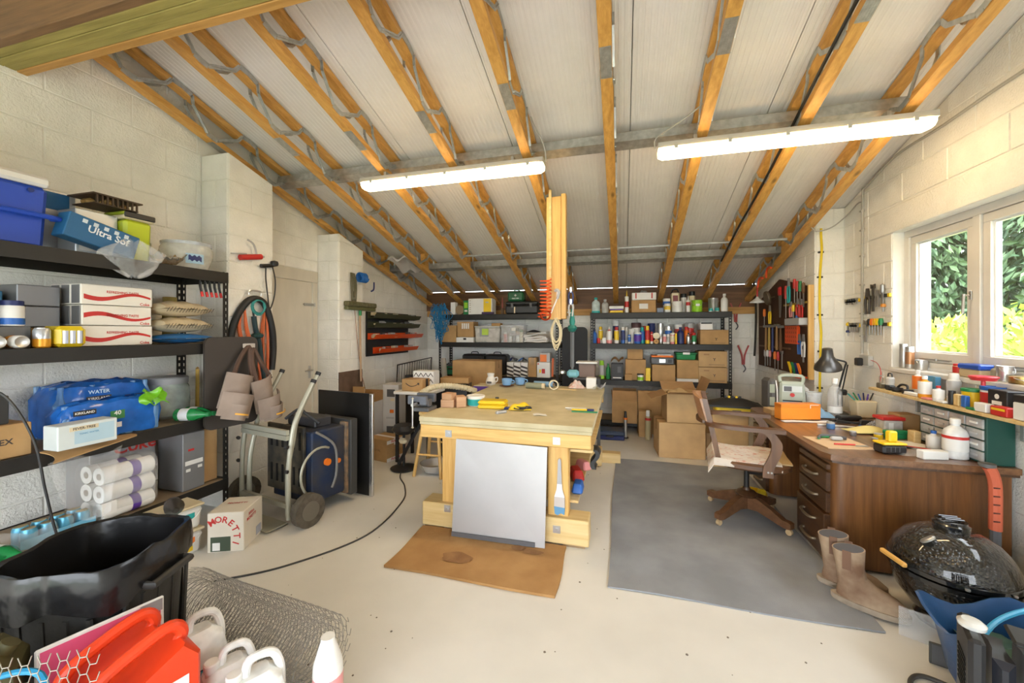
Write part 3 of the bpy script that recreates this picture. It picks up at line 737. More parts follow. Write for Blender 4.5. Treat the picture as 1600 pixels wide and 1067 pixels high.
# iron: tilt mechanism, column
q = MB(); q.b2(-.10, .12, -.07, .07, SZ - .085, SZ - .06, .004); q.cyl((0, 0, .21), (0, 0, SZ - .08), .019, n=12); q.build('column', M_IRON, ch)
q = MB(); q.tube([(.01 + .0085 * k / 8, -.05 + .028 * math.cos(k * .785), SZ - .105 + .028 * math.sin(k * .785)) for k in range(0, 112)], .0045, 5); q.build('tilt_spring', M_IRON, ch)
q = MB(); q.cyl((.12, -.05, SZ - .105), (.175, -.05, SZ - .105), .018, n=10); q.build('tension_knob', M_IRON, ch)
q = MB(); q.lathe([(.03, .165), (.072, .17), (.078, .185), (.06, .205), (.03, .215), (.022, .235)], n=18); q.build('hub', M_DRAW, ch)
for k in range(4):
    a = R(45 + 90 * k + 5); c_, s_ = math.cos(a), math.sin(a); sd_ = Vector((-s_, c_, 0)) * .023
    q = MB(); pr = [(.02, .075, .17), (.10, .085, .175), (.20, .062, .135), (.28, .045, .095), (.315, .045, .095), (.335, .05, .088)]
    q.loft([[Vector((c_ * r_, s_ * r_, zl)) + sd_, Vector((c_ * r_, s_ * r_, zl)) - sd_, Vector((c_ * r_, s_ * r_, zh)) - sd_, Vector((c_ * r_, s_ * r_, zh)) + sd_] for r_, zl, zh in pr]); lg = q.build('leg', M_OAK, ch)
    p = Vector((c_ * .315, s_ * .315, 0)); q = MB(); q.cyl(p + Vector((0, 0, .022)) - sd_ * .5, p + Vector((0, 0, .022)) + sd_ * .5, .021, n=14); q.cyl(p + Vector((0, 0, .03)), p + Vector((0, 0, .05)), .008, n=8)
    q.build('caster', plain((.50, .36, .20), .35), lg)

# ================================================================= shelving racks
M_RACK = mat('black_rack_steel', (.022, .020, .018), .45, .2, var=.1)
M_CHIP = mat('rack_shelf_board', (.30, .22, .14), .8, var=.1)
def post_mesh(h):
    q = MB(); w, t = .042, .002; p = .048
    for ax in (0, 1):
        P = (lambda a0, a1, z0, z1: q.b2(a0, a1, 0, t, z0, z1)) if ax == 0 else (lambda a0, a1, z0, z1: q.b2(0, t, a0, a1, z0, z1))
        P(0, .014, 0, h); P(.028, w, 0, h)
        z = .0
        while z < h: P(.014, .028, z, min(h, z + .024)); z += p
    return q.mesh('post', M_RACK)
PM = post_mesh(1.9)
def rack(label, x0, x1, y0, y1, levels, along, grp):
    t = thing('shelving_rack', label, 'shelving', (0, 0, 0), group=grp)
    s_ = .042
    for x, y, rz in ((x0, y0, 0), (x1, y0, 90), (x1, y1, 180), (x0, y1, 270)): obj('post', PM, t, (x, y, 0), (0, 0, rz)).scale = (1, 1, (levels[0] + .005) / 1.9)
    for z in levels:
        for a, b, c, d_ in ((x0 + .003, x1 - .003, y0 - .004, y0 - .0005), (x0 + .003, x1 - .003, y1 + .0005, y1 + .004)):
            q = MB(); q.b2(a, b, c, d_, z - .075, z + .002); q.b2(a, b, min(c, d_) if c < (y0 + y1) / 2 else c - .02, (d_ + .02) if c < (y0 + y1) / 2 else d_, z - .002, z + .002); q.build('beam', M_RACK, t)
        for a, b in ((x0 - .004, x0 - .0005), (x1 + .0005, x1 + .004)):
            q = MB(); q.b2(a, b, y0 + .003, y1 - .003, z - .075, z + .002); q.build('beam', M_RACK, t)
        q = MB(); q.b2(x0 + .006, x1 - .006, y0 + .006, y1 - .006, z - .016, z - .003); q.build('shelf_board', M_CHIP, t)
    return t
LZ = [1.895, 1.365, .825, .335]
rack('black slotted steel rack stacked with drinks and cartons, near the bin', -3.375, -2.90, .42, 2.35, LZ, 'y', 'black steel racks')
RZ = [1.715, 1.262, .731, .14]
rack('black slotted steel rack packed with spray cans and cartons on the back wall', -.46, 1.44, 6.03, 6.49, RZ, 'x', 'black steel racks')
rack('black slotted steel rack by the corner, with the green first aid box on top', -2.93, -.94, 6.03, 6.49, RZ, 'x', 'black steel racks')
# ================================================================= makers for small things
M_CARD = mat('cardboard', (.45, .27, .115), .85, var=.10, scale=7)
M_CARD2 = mat('pale_cardboard', (.53, .345, .165), .85, var=.08, scale=7)
M_CARDIN = mat('cardboard_inside', (.40, .23, .10), .9, var=.08)
M_TAPE = mat('brown_tape', (.40, .25, .12), .25, var=.15)
M_WHITE = mat('white_card', (.80, .79, .76), .6)
M_BLACK = mat('black_plastic', (.022, .022, .023), .4)
M_INK = plain((.05, .04, .04), .7)
M_CLEAR = film('clear_plastic', (.92, .93, .94), .22)
M_FILM = film('clear_film', (.95, .95, .95), .20, .08)
def C(*a): return plain(a)
RED, WHT, YEL, BLU, NAVY, GRN, TEAL, LIME, ORG, GRY, DGRY, BLK, PUR, PINK, CREAM = (plain(c, .4) for c in ((.55, .03, .025), (.80, .79, .76), (.85, .58, .02), (.03, .14, .50), (.02, .03, .13), (.02, .22, .07), (.02, .38, .38), (.30, .62, .03), (.85, .20, .02), (.45, .45, .45), (.10, .10, .105), (.02, .02, .022), (.10, .035, .32), (.75, .28, .28), (.72, .62, .42)))
SILVER = plain((.62, .62, .61), .3, .85)

def carton(label, loc, size, rz=0, m=None, tape=True, name='cardboard_box', cat='box', group=None, open_=0, rot=None, flaps=(55, 50, 60, 48), tapem=None, split=False):
    """cardboard carton; open_ = flaps raised (or folded out) instead of closed"""
    m = m or M_CARD; w, d_, h = size; t = thing(name, label, cat, loc, rz, group)
    if rot: t.rotation_euler = [R(a) for a in rot]
    if not open_:
        q = MB(); q.b2(-w / 2, w / 2, -d_ / 2, d_ / 2, 0, h, min(.004, h / 8)); q.build('body', m, t)
        if tape:
            q = MB(); e = .0012; tw = min(.048, d_ * .25)
            if w >= d_: q.b2(-w / 2 - e, w / 2 + e, -tw / 2, tw / 2, h, h + e); q.b2(-w / 2 - e, -w / 2, -tw / 2, tw / 2, h * .7, h + e); q.b2(w / 2, w / 2 + e, -tw / 2, tw / 2, h * .7, h + e)
            else: q.b2(-tw / 2, tw / 2, -d_ / 2 - e, d_ / 2 + e, h, h + e); q.b2(-tw / 2, tw / 2, -d_ / 2 - e, -d_ / 2, h * .62, h + e)
            q.build('tape', tapem or M_TAPE, t)
    else:
        k = .005; q = MB()
        q.b2(-w / 2, w / 2, -d_ / 2, d_ / 2, 0, k)
        q.b2(-w / 2, w / 2, -d_ / 2, -d_ / 2 + k, 0, h); q.b2(-w / 2, w / 2, d_ / 2 - k, d_ / 2, 0, h)
        q.b2(-w / 2, -w / 2 + k, -d_ / 2 + k, d_ / 2 - k, 0, h); q.b2(w / 2 - k, w / 2, -d_ / 2 + k, d_ / 2 - k, 0, h)
        q.build('body', m, t)
        fl = min(w, d_) * .48
        for i, (ax, sg) in enumerate((('x', -1), ('x', 1), ('y', -1), ('y', 1))):
            a = R(flaps[i]); o, zz = math.cos(a) * fl, math.sin(a) * fl
            q = MB()
            if ax == 'x': q.sheet(lambda u, v: (sg * (w / 2 - .003 + o * u), -d_ / 2 + .004 + v * (d_ - .008), h + zz * u), 1, 1, .004, off=(0, 0, 1))
            else: q.sheet(lambda u, v: (-w / 2 + .004 + v * (w - .008), sg * (d_ / 2 - .003 + o * u), h + zz * u), 1, 1, .004, off=(0, 0, 1))
            q.build('flap', M_CARDIN, t)
    return t
def panel(t, size, loc, m, name='label_patch', face='-y', th=.0012):
    """flat printed patch on a face: size (w,h), loc = centre on the face"""
    q = MB(); w, h = size
    {'-y': lambda: q.b2(-w / 2, w / 2, -th, 0, -h / 2, h / 2), '+x': lambda: q.b2(0, th, -w / 2, w / 2, -h / 2, h / 2), '-x': lambda: q.b2(-th, 0, -w / 2, w / 2, -h / 2, h / 2), '+z': lambda: q.b2(-w / 2, w / 2, -h / 2, h / 2, 0, th)}[face]()
    return q.build(name, m, t, loc)

def vessel(kind, name, label, cat, loc, h, r, body, cap=None, band=None, group=None, rz=0, bz=(.2, .75), sq=1.0):
    """spray / tin / bottle / jar / tub / cartridge, standing at loc"""
    t = thing(name, label, cat, loc, rz, group); n = 16; q = MB(); e = .001
    if kind == 'spray':
        q.lathe([(r * .9, 0), (r, .004), (r, h * .74), (r * .62, h * .82), (0, h * .82)], n=n); q.build('can', body, t)
        q = MB(); q.lathe([(r * .72, h * .79), (r * .72, h * .97), (r * .62, h), (0, h)], n=n); q.build('cap', cap or WHT, t)
    elif kind == 'tin':
        q.lathe([(r * .97, 0), (r, .004), (r, h * .94), (r * 1.02, h * .95), (r * 1.02, h * .985), (r * .9, h), (r * .86, h * .97), (0, h * .97)], n=20); q.build('can', body, t)
        q = MB(); q.lathe([(r * .86, h * .965), (r * .86, h * .99), (r * .78, h * .995), (r * .74, h * .985), (0, h * .985)], n=20); q.build('lid', cap or SILVER, t)
        q = MB(); q.tube([(r * 1.01 * math.cos(a), -r * .35 - r * .75 * math.sin(a), h * .86 - h * .38 * math.sin(a)) for a in [math.pi * i / 10 for i in range(11)]], .0018, 5); q.build('handle', SILVER, t)
    elif kind == 'bottle':
        q.lathe([(r * .9, 0), (r, .006), (r, h * .62), (r * .85, h * .72), (r * .36, h * .82), (r * .34, h * .9), (0, h * .9)], n=n, sy=sq); q.build('body', body, t)
        q = MB(); q.lathe([(r * .42, h * .86), (r * .42, h * .985), (r * .36, h), (0, h)], n=n); q.build('cap', cap or WHT, t)
    elif kind == 'jar':
        q.lathe([(r * .92, 0), (r, .006), (r, h * .76), (r * .9, h * .82), (0, h * .82)], n=n); q.build('body', body, t)
        q = MB(); q.lathe([(r * .94, h * .8), (r * .95, h * .99), (r * .9, h), (0, h)], n=n); q.build('lid', cap or WHT, t)
    elif kind == 'tub':
        q.lathe([(r * .88, 0), (r * .9, .004), (r * .98, h * .86), (0, h * .86)], n=20); q.build('body', body, t)
        q = MB(); q.lathe([(r, h * .84), (r * 1.04, h * .86), (r * 1.04, h), (r * .95, h), (r * .93, h * .97), (0, h * .97)], n=20); q.build('lid', cap or WHT, t)
    elif kind == 'cartridge':
        q.lathe([(r, 0), (r, h * .72), (r * .5, h * .74), (0, h * .74)], n=12); q.build('tube', body, t)
        q = MB(); q.lathe([(r * .32, h * .73), (r * .3, h * .80), (r * .1, h), (0, h)], n=10); q.build('nozzle', cap or WHT, t)
    if band is not None:
        rr = r * (1.0 if kind != 'tub' else .95) + e; q = MB(); q.lathe([(rr - .0015, h * bz[0]), (rr, h * bz[0] + .001), (rr + (.06 * r * (bz[1] - bz[0]) if kind == 'tub' else 0), h * bz[1]), (rr - .0015, h * bz[1] + .001)], n=n if kind != 'tub' else 20, sy=sq if kind == 'bottle' else 1)
        q.build('label_band', band, t)
    return t
def spiral_coil(r, th, turns, wire, seed=1, flat=.4, per=14):
    rr = random.Random(seed); pts = []
    for i in range(turns):
        k1, k2, k3 = rr.uniform(.85, 1.1), rr.uniform(.85, 1.15), rr.uniform(-th, th)
        for j in range(per):
            a = 2 * math.pi * j / per; pts.append((r * k1 * math.cos(a), k3 * math.cos(a * .5 + i) * .8, r * k2 * math.sin(a)))
    return pts
# ================================================================= right-hand back rack
S1, S2, S3, S4 = (z + .003 for z in RZ)
G1, G2, G3 = 'containers on the upper shelf of the can rack', 'cans and bottles on the middle shelf', 'cartons on the lower shelf of the can rack'
Y1, Y2 = 6.12, 6.30
vessel('bottle', 'cleaner_bottle', 'clear bottle with teal cap and teal base at the end of the upper shelf', 'bottle', (-.385, Y1, S1), .235, .062, film('teal_clear', (.75, .9, .9), .6), TEAL, TEAL, G1, bz=(.01, .13))
vessel('bottle', 'cleaner_bottle', 'cloudy grey bottle next to the teal-capped bottle on the upper shelf', 'bottle', (-.25, Y1, S1), .205, .052, film('grey_clear', (.7, .7, .68), .55), GRY, None, G1)
t = thing('plastic_tub', 'rectangular white tub with a yellow base and purple stripe on the upper shelf', 'tub', (-.085, Y1, S1), group=G1)
q = MB(); q.b2(-.095, .095, -.07, .07, 0, .035, .006); q.build('base', YEL, t); q = MB(); q.b2(-.095, .095, -.07, .07, .036, .055, .004); q.build('stripe', PUR, t); q = MB(); q.b2(-.105, .105, -.08, .08, .056, .10, .008); q.build('lid', WHT, t)
vessel('cartridge', 'foam_cartridge', 'tall white cartridge with red label and yellow top beside the white tub', 'cartridge', (.062, Y1, S1), .33, .030, WHT, YEL, RED, G1, bz=(.25, .5))
t = carton('brown carton with a white label on the upper shelf under a white box', (.295, 6.17, S1), (.335, .24, .178), group=G1); panel(t, (.12, .075), (0, -.121, .09), M_WHITE)
t = carton('white box with two red stripes sitting on the brown carton', (.30, 6.17, S1 + .182), (.335, .22, .105), m=M_WHITE, tape=False, group=G1)
for x in (-.11, .11): panel(t, (.018, .08), (x, -.111, .06), RED, 'stripe')
q = MB(); q.sheet(lambda u, v: (-.06 + .12 * u, -.05 + .1 * v, .106 + .05 * math.sin(3.1 * u) * math.sin(3.1 * v) * (1 + .3 * math.sin(9 * u))), 8, 8, .002); q.build('plastic_bag', M_FILM, t)
carton('small slate blue box beside the brown carton on the upper shelf', (.523, Y1, S1), (.085, .10, .065), m=plain((.22, .26, .36)), tape=False, group=G1)
vessel('tub', 'paint_tub', 'white tub with a blue band on the upper shelf behind a flower tin', 'tub', (.625, 6.24, S1), .205, .052, WHT, WHT, BLU, G1, bz=(.55, .8))
vessel('tin', 'paint_tin', 'small white tin with a yellow flower patch on the upper shelf', 'tin', (.625, Y1, S1), .125, .042, WHT, BLK, YEL, G1, bz=(.3, .7))
t = thing('fluid_jerrycan', 'cream jerrycan with a maroon label and black handle on the upper shelf', 'jerrycan', (.745, 6.30, S1), group=G1)
q = MB(); q.b2(-.055, .055, -.08, .08, 0, .29, .012); q.build('body', CREAM, t); panel(t, (.07, .10), (0, -.081, .2), plain((.22, .05, .06)))
q = MB(); q.tube(spline([(-.04, 0, .29), (-.03, 0, .335), (.03, 0, .345), (.05, 0, .29)], 5), .01, 8); q.build('handle', BLK, t)
vessel('tin', 'paint_tin', 'wide white paint tin in front of the cream jerrycan', 'tin', (.755, Y1, S1), .155, .068, WHT, WHT, None, G1)
vessel('jar', 'paint_bottle', 'white bottle with black lid at the back of the upper shelf by the lime tin', 'bottle', (.87, 6.34, S1), .28, .042, WHT, BLK, None, G1)
vessel('jar', 'paint_bottle', 'tall pale bottle with black lid behind the lime tin', 'bottle', (.985, 6.34, S1), .31, .045, CREAM, BLK, None, G1)
vessel('cartridge', 'sealant_cartridge', 'white cartridge with a red label leaning by the lime tin', 'cartridge', (.90, Y1, S1), .235, .027, WHT, WHT, RED, G1, bz=(.4, .6))
t = vessel('tin', 'paint_tin', 'lime green paint tin with a black lid on the upper shelf', 'tin', (1.02, 6.15, S1), .17, .070, LIME, BLK, None, G1); panel(t, (.05, .03), (0, -.070, .10), WHT)
vessel('tin', 'paint_tin', 'steel paint tin with a teal foot band on the upper shelf', 'tin', (1.235, 6.17, S1), .195, .066, SILVER, SILVER, None, G1)
vessel('jar', 'tape_pot', 'small pot with a teal side at the foot of the steel paint tin', 'pot', (1.185, 6.075, S1), .048, .026, WHT, TEAL, TEAL, G1)
vessel('jar', 'tape_pot', 'second small teal pot in front of the steel paint tin', 'pot', (1.265, 6.072, S1), .055, .027, WHT, TEAL, TEAL, G1)
vessel('bottle', 'cleaner_bottle', 'plain white plastic bottle at the post end of the upper shelf', 'bottle', (1.365, Y1, S1), .25, .046, WHT, WHT, None, G1)
# middle shelf: row of cans. (kind, x, y, h, r, body, cap, band, label, name)
MID = [
 ('bottle', -.405, Y1, .21, .036, BLU, NAVY, None, 'blue bottle at the end of the middle shelf', 'bottle'),
 ('jar', -.345, 6.09, .08, .025, RED, RED, None, 'small red pot at the end of the middle shelf', 'pot'),
 ('spray', -.318, 6.17, .25, .032, WHT, YEL, YEL, 'aerosol with a yellow cap and yellow label on the middle shelf', 'aerosol'),
 ('bottle', -.19, Y1, .245, .042, PINK, WHT, WHT, 'pink bottle with a white neck and label on the middle shelf', 'bottle'),
 ('tin', -.10, 6.32, .35, .045, WHT, WHT, NAVY, 'tall white tin with a navy band standing behind the pink bottle', 'tin'),
 ('spray', -.085, 6.15, .245, .034, WHT, RED, YEL, 'aerosol with a red cap and yellow label on the middle shelf', 'aerosol'),
 ('spray', .008, Y1, .245, .030, BLU, WHT, NAVY, 'blue aerosol with a white cap on the middle shelf', 'aerosol'),
 ('spray', .055, 6.22, .24, .028, WHT, WHT, GRY, 'white aerosol behind the blue aerosol', 'aerosol'),
 ('jar', .098, Y1, .13, .022, WHT, BLU, BLU, 'little white pot with a blue lid on the middle shelf', 'pot'),
 ('tin', .20, 6.33, .31, .070, plain((.10, .05, .05)), BLK, WHT, 'dark brown paint tin at the back of the middle shelf', 'tin'),
 ('tub', .135, 6.22, .215, .045, WHT, WHT, None, 'plain white tub in front of the dark brown tin', 'tub'),
 ('tub', .215, Y1, .165, .052, BLU, WHT, PUR, 'blue and white tub with a purple label on the middle shelf', 'tub'),
 ('spray', .285, 6.19, .24, .036, TEAL, TEAL, BLU, 'teal aerosol beside the blue and white tub', 'aerosol'),
 ('spray', .322, 6.32, .26, .030, RED, RED, None, 'plain red aerosol behind the teal aerosol', 'aerosol'),
 ('spray', .352, Y1, .26, .031, YEL, YEL, RED, 'yellow aerosol with a red label on the middle shelf', 'aerosol'),
 ('spray', .41, 6.10, .175, .022, WHT, RED, RED, 'small white and red aerosol beside the yellow one', 'aerosol'),
 ('tin', .42, 6.34, .30, .055, NAVY, SILVER, None, 'navy paint tin at the back of the middle shelf', 'tin'),
 ('jar', .545, 6.30, .30, .046, SILVER, SILVER, None, 'tall steel canister at the back of the middle shelf', 'canister'),
 ('jar', .535, Y1, .11, .024, SILVER, WHT, None, 'small grey jar in front of the steel canister', 'jar'),
 ('jar', .585, 6.10, .14, .022, WHT, WHT, PINK, 'slim white jar with a pink band in the middle of the shelf', 'jar'),
 ('jar', .632, 6.10, .14, .022, WHT, WHT, GRY, 'slim white jar with a grey band in the middle of the shelf', 'jar'),
 ('jar', .655, 6.28, .255, .048, WHT, SILVER, BLU, 'white jar with a silver lid and blue band behind the slim jars', 'jar'),
 ('tub', .692, Y1, .155, .034, PINK, WHT, CREAM, 'pink tub with a cream label on the middle shelf', 'tub'),
 ('jar', .735, 6.08, .15, .014, YEL, YEL, None, 'thin yellow tube standing on the middle shelf', 'tube'),
 ('tin', .80, 6.34, .285, .056, WHT, WHT, RED, 'white tin with a red label at the back of the middle shelf', 'tin'),
 ('bottle', .80, 6.13, .24, .048, NAVY, NAVY, None, 'big navy bottle on the middle shelf beside the cartons', 'bottle'),
 ('tin', .95, 6.33, .305, .064, GRY, BLK, RED, 'grey tin with a black lid and red label at the back of the middle shelf', 'tin'),
 ('spray', .89, 6.21, .245, .034, ORG, RED, None, 'orange aerosol with a red cap on the middle shelf', 'aerosol'),
 ('bottle', .898, 6.09, .16, .027, SILVER, BLK, None, 'silver flask with a black top on the middle shelf', 'flask'),
 ('spray', .975, 6.11, .16, .031, SILVER, RED, GRN, 'short silver aerosol with a green band by the carton', 'aerosol'),
]
for kd, x, y, h, r_, bd, cp, bn, lb, nm in MID:
    vessel(kd, {'aerosol': 'aerosol_can', 'tin': 'paint_tin', 'tub': 'plastic_tub', 'jar': 'storage_jar', 'pot': 'small_pot', 'tube': 'marker_tube', 'canister': 'steel_canister', 'flask': 'metal_flask', 'bottle': 'fluid_bottle'}[nm], lb, nm, (x, y, S2), h, r_, bd, cp, bn, G2)
carton('small white box with a black print on the middle shelf', (-.262, 6.08, S2), (.055, .05, .085), m=M_WHITE, tape=False, group=G2)
t = thing('tape_roll', 'big tan roll stacked on a smaller roll on the middle shelf', 'roll', (.470, 6.09, S2), group=G2)
q = MB(); q.cyl((0, -.03, .035), (0, .03, .035), .034, n=20); q.build('small_roll', plain((.60, .35, .14), .8), t); q = MB(); q.cyl((0, -.03, .118), (0, .03, .118), .046, n=22); q.build('large_roll', CREAM, t)
q = MB(); q.cyl((0, -.031, .035), (0, .031, .035), .013, n=14); q.build('core', plain((.3, .17, .07), .8), t)
q = MB(); q.tube(spiral_coil(.055, .02, 7, .005, 4), .006, 6)
one(q, 'rope_coil', plain((.45, .36, .20), .9), 'coil of hairy tan rope lying behind the rolls on the middle shelf', 'rope', (.475, 6.24, S2 + .066), group=G2)
t = carton('long brown glass carton with handle print on the middle shelf', (1.225, 6.16, S2), (.36, .25, .20), group=G2); text(t, 'Y', .05, (.02, -.1262, .07), (90, 0, 0), M_INK, 'glass_mark'); panel(t, (.18, .003), (.04, -.1255, .02), M_INK, 'printed_line')
t = carton('low white box on the brown glass carton of the middle shelf', (1.13, 6.14, S2 + .204), (.16, .15, .10), m=M_WHITE, tape=False, group=G2); panel(t, (.14, .02), (0, -.0755, .09), BLK, 'print_bar')
# lower shelf
vessel('spray', 'aerosol_can', 'lime green aerosol at the end of the lower shelf', 'aerosol', (-.30, 6.12, S3), .27, .043, LIME, LIME, GRY, G3)
vessel('bottle', 'fluid_bottle', 'dark green bottle beside the lime aerosol on the lower shelf', 'bottle', (-.205, 6.12, S3), .23, .032, GRN, GRN, None, G3)
t = carton('black printed box on the lower shelf under a loose cardboard flap', (-.075, 6.15, S3), (.17, .22, .235), m=plain((.05, .05, .055)), tape=False, group=G3); panel(t, (.12, .015), (0, -.111, .03), WHT, 'print_bar'); panel(t, (.05, .09), (.03, -.111, .15), DGRY, 'picture')
q = MB(); q.sheet(lambda u, v: (-.09 + .18 * u, -.1 + .2 * v, .02 + .05 * abs(math.sin(u * 5)) + .02 * v), 8, 4, .004)
one(q, 'cardboard_piece', M_CARD, 'buckled cardboard piece resting on the black printed box', 'cardboard', (-.075, 6.15, S3 + .238), group=G3)
t = carton('square brown carton on the lower shelf with a smaller one on top', (.185, 6.20, S3), (.285, .26, .30), group=G3)
carton('small brown carton stacked on top of the square carton', (.18, 6.20, S3 + .304), (.215, .2, .162), group=G3)
carton('tiny brown carton in front of the square carton', (.085, 6.04, S3), (.10, .05, .09), tape=False, group=G3)
t = vessel('tub', 'paint_tub', 'small white tub with a lime band and dark lid by the yellow box', 'tub', (.25, 6.02, S3), .10, .045, WHT, BLK, LIME, G3, bz=(.1, .55))
carton('slim bright yellow box standing on the lower shelf', (.355, 6.05, S3), (.065, .06, .185), m=YEL, tape=False, group=G3)
t = carton('brown carton with crumpled tape under the grey toolbox', (.565, 6.14, S3), (.31, .25, .235), group=G3)
t = thing('tool_case', 'grey tool case with an orange lid resting on a brown carton', 'tool case', (.55, 6.15, S3 + .239), group=G3)
q = MB(); q.b2(-.155, .155, -.11, .11, 0, .10, .01); q.build('body', DGRY, t); q = MB(); q.b2(-.15, .15, -.115, .115, .101, .125, .008); q.build('lid', ORG, t); q = MB(); q.b2(-.07, .12, -.08, .08, .126, .14, .004); q.build('tray', WHT, t); panel(t, (.08, .05), (.0, -.111, .05), SILVER); panel(t, (.05, .05), (.1, -.111, .05), BLK)
q = MB(); q.b2(-.14, .14, -.12, .12, 0, .045, .005); t = one(q, 'foam_slab', M_WHITE, 'white slab under the brown carton below the green crate', 'slab', (.88, 6.15, S3), group=G3)
t = carton('brown carton below the green crate on the lower shelf', (.88, 6.15, S3 + .048), (.28, .25, .26), group=G3)
t = thing('storage_crate', 'dark green crate with a white label on top of a carton', 'crate', (.865, 6.15, S3 + .311), group=G3)
q = MB(); q.box((0, 0, .04), (.24, .2, .08), .01, taper=1.08); q.build('body', GRN, t); q = MB(); q.b2(-.14, .14, -.12, .12, .081, .10, .006); q.build('rim', GRN, t); panel(t, (.09, .03), (0, -.121, .09), WHT)
for k, z in enumerate((S3, S3 + .222)):
    t = carton(['brown wine glass carton, lower of the two at the post end', 'brown wine glass carton stacked at the post end of the lower shelf'][k], (1.20, 6.15, z), (.36, .26, .215), m=M_CARD2, tape=False, group=G3)
    text(t, 'Y', .055, (.02, -.1312, .10), (90, 0, 0), M_INK, 'glass_mark'); panel(t, (.2, .004), (.05, -.1305, .03), M_INK, 'printed_line'); panel(t, (.07, .02), (-.08, -.1305, .17), plain((.36, .2, .09)), 'printed_block')
# floor and bottom shelf under the right-hand rack
t = carton('open brown carton with a green folder inside on the bottom shelf', (.03, 6.0, RZ[3] + .006), (.345, .30, .31), open_=1, flaps=(85, 95, 100, 85))
q = MB(); q.sheet(lambda u, v: (.02 + .12 * u, -.05 + .1 * v, .26 + .13 * u * (1 - .3 * v)), 6, 4, .004); 
one(q, 'green_folder', GRN, 'green plastic folder poking out of the open carton', 'folder', (.05, 5.98, RZ[3] + .006))
carton('tall slim brown carton standing on the floor before the rack', (.30, 5.80, 0), (.17, .16, .35), tape=True)
carton('broad flat brown carton leaning up behind the tall slim carton', (.42, 5.96, .0), (.42, .10, .60), tape=False)
t = thing('grease_gun', 'silver grease gun with black top and orange collar standing on the floor', 'tool', (.04, 5.62, 0))
q = MB(); q.cyl((0, 0, .012), (0, 0, .25), .022); q.build('barrel', SILVER, t); q = MB(); q.cyl((0, 0, .25), (0, 0, .275), .028); q.build('collar', ORG, t); q = MB(); q.cyl((0, 0, .275), (0, 0, .36), .022, .014); q.build('head', BLK, t); q = MB(); q.cyl((0, 0, 0), (0, 0, .012), .04); q.build('foot', BLK, t)
vessel('spray', 'foam_can', 'tall gold aerosol with a red and white top standing on the floor', 'aerosol', (.33, 5.62, 0), .39, .036, plain((.48, .40, .22)), WHT, RED, bz=(.66, .74))
t = thing('tool_case', 'flat navy tool case lying on the floor beyond the workbench', 'tool case', (-.17, 5.58, 0), 4)
q = MB(); q.b2(-.19, .19, -.14, .14, 0, .055, .012); q.build('base', NAVY, t); q = MB(); q.b2(-.19, .19, -.14, .14, .057, .12, .014); q.build('lid', plain((.03, .05, .10), .4), t); q = MB(); q.b2(-.05, .05, -.155, -.14, .04, .07, .005); q.build('handle', BLK, t)
t = carton('large brown carton at the bottom of the stack before the chair', (.64, 5.08, 0), (.50, .40, .40), 4, m=M_CARD2)
t = carton('large brown carton with sprung open flaps on top of the stack', (.68, 5.08, .404), (.40, .38, .33), 4, m=M_CARD2, open_=1, flaps=(-20, 70, 14, 25))
q = MB(); q.sheet(lambda u, v: (-.17 + .34 * u, -.16 + .32 * v, .315 + .05 * math.sin(u * 7 + 2 * v) * math.sin(v * 6)), 14, 12, .006)
one(q, 'packing_paper', mat('crumpled_card', (.52, .36, .18), .8, bump=.4, bscale=25), 'crumpled brown packing paper filling the open carton', 'paper', (.68, 5.08, .404))
carton('low brown carton on the floor behind the swivel chair', (1.07, 5.25, 0), (.30, .40, .27), 3, m=M_CARD2)

# ================================================================= left-hand back rack
H1, H2, H3 = 'things on the upper shelf of the corner rack', 'things on the middle shelf of the corner rack', 'things on the lower shelf of the corner rack'
carton('narrow white box by the blue net on the upper corner shelf', (-2.70, 6.13, S1), (.085, .1, .205), m=M_WHITE, tape=False, group=H1)
t = thing('wire_reel', 'brown wooden wire reel standing by the green box', 'reel', (-2.585, 6.13, S1), group=H1)
for y in (-.04, .04):
    q = MB(); q.cyl((0, y - .005, .078), (0, y + .005, .078), .076, n=22); q.build('flange', plain((.28, .20, .12), .8), t)
q = MB(); q.cyl((0, -.034, .078), (0, .034, .078), .05, n=18); q.build('winding', plain((.35, .30, .24), .7), t)
t = carton('tall green box with white print on the upper corner shelf', (-2.468, 6.14, S1), (.09, .12, .23), m=GRN, tape=False, group=H1); panel(t, (.05, .03), (0, -.061, .06), WHT); panel(t, (.06, .09), (0, -.061, .15), LIME, 'print')
t = carton('big white box with a yellow end on the upper corner shelf', (-2.21, 6.15, S1), (.40, .22, .255), m=M_WHITE, tape=False, group=H1)
panel(t, (.13, .24), (.125, -.1105, .13), YEL, 'yellow_print'); panel(t, (.05, .02), (.12, -.1125, .19), GRY, 'picture')
for z in (.04, .08, .11, .15, .18, .22): panel(t, (.022, .010), (-.17, -.1105, z), plain((.35, .28, .16)), 'print_bar')
t = carton('thin dark flat box lying in front of the big white box', (-2.07, 6.02, S1), (.20, .03, .035), m=plain((.06, .03, .09)), tape=False, group=H1)
t = thing('dust_brush', 'small brown hand brush standing on the upper corner shelf', 'brush', (-1.86, 6.13, S1), group=H1)
q = MB(); q.box((0, 0, .05), (.045, .035, .10), .008); q.build('bristles', plain((.16, .10, .06), .9), t); q = MB(); q.cyl((0, 0, .10), (0, 0, .27), .012, .009); q.build('handle', plain((.40, .10, .08)), t)
t = thing('power_tool_case', 'black tool case with latches on the upper corner shelf', 'tool case', (-1.52, 6.15, S1), group=H1)
q = MB(); q.b2(-.265, .265, -.12, .12, 0, .135, .02); q.build('base', BLK, t); q = MB(); q.b2(-.265, .265, -.12, .12, .137, .195, .02); q.build('lid', BLK, t)
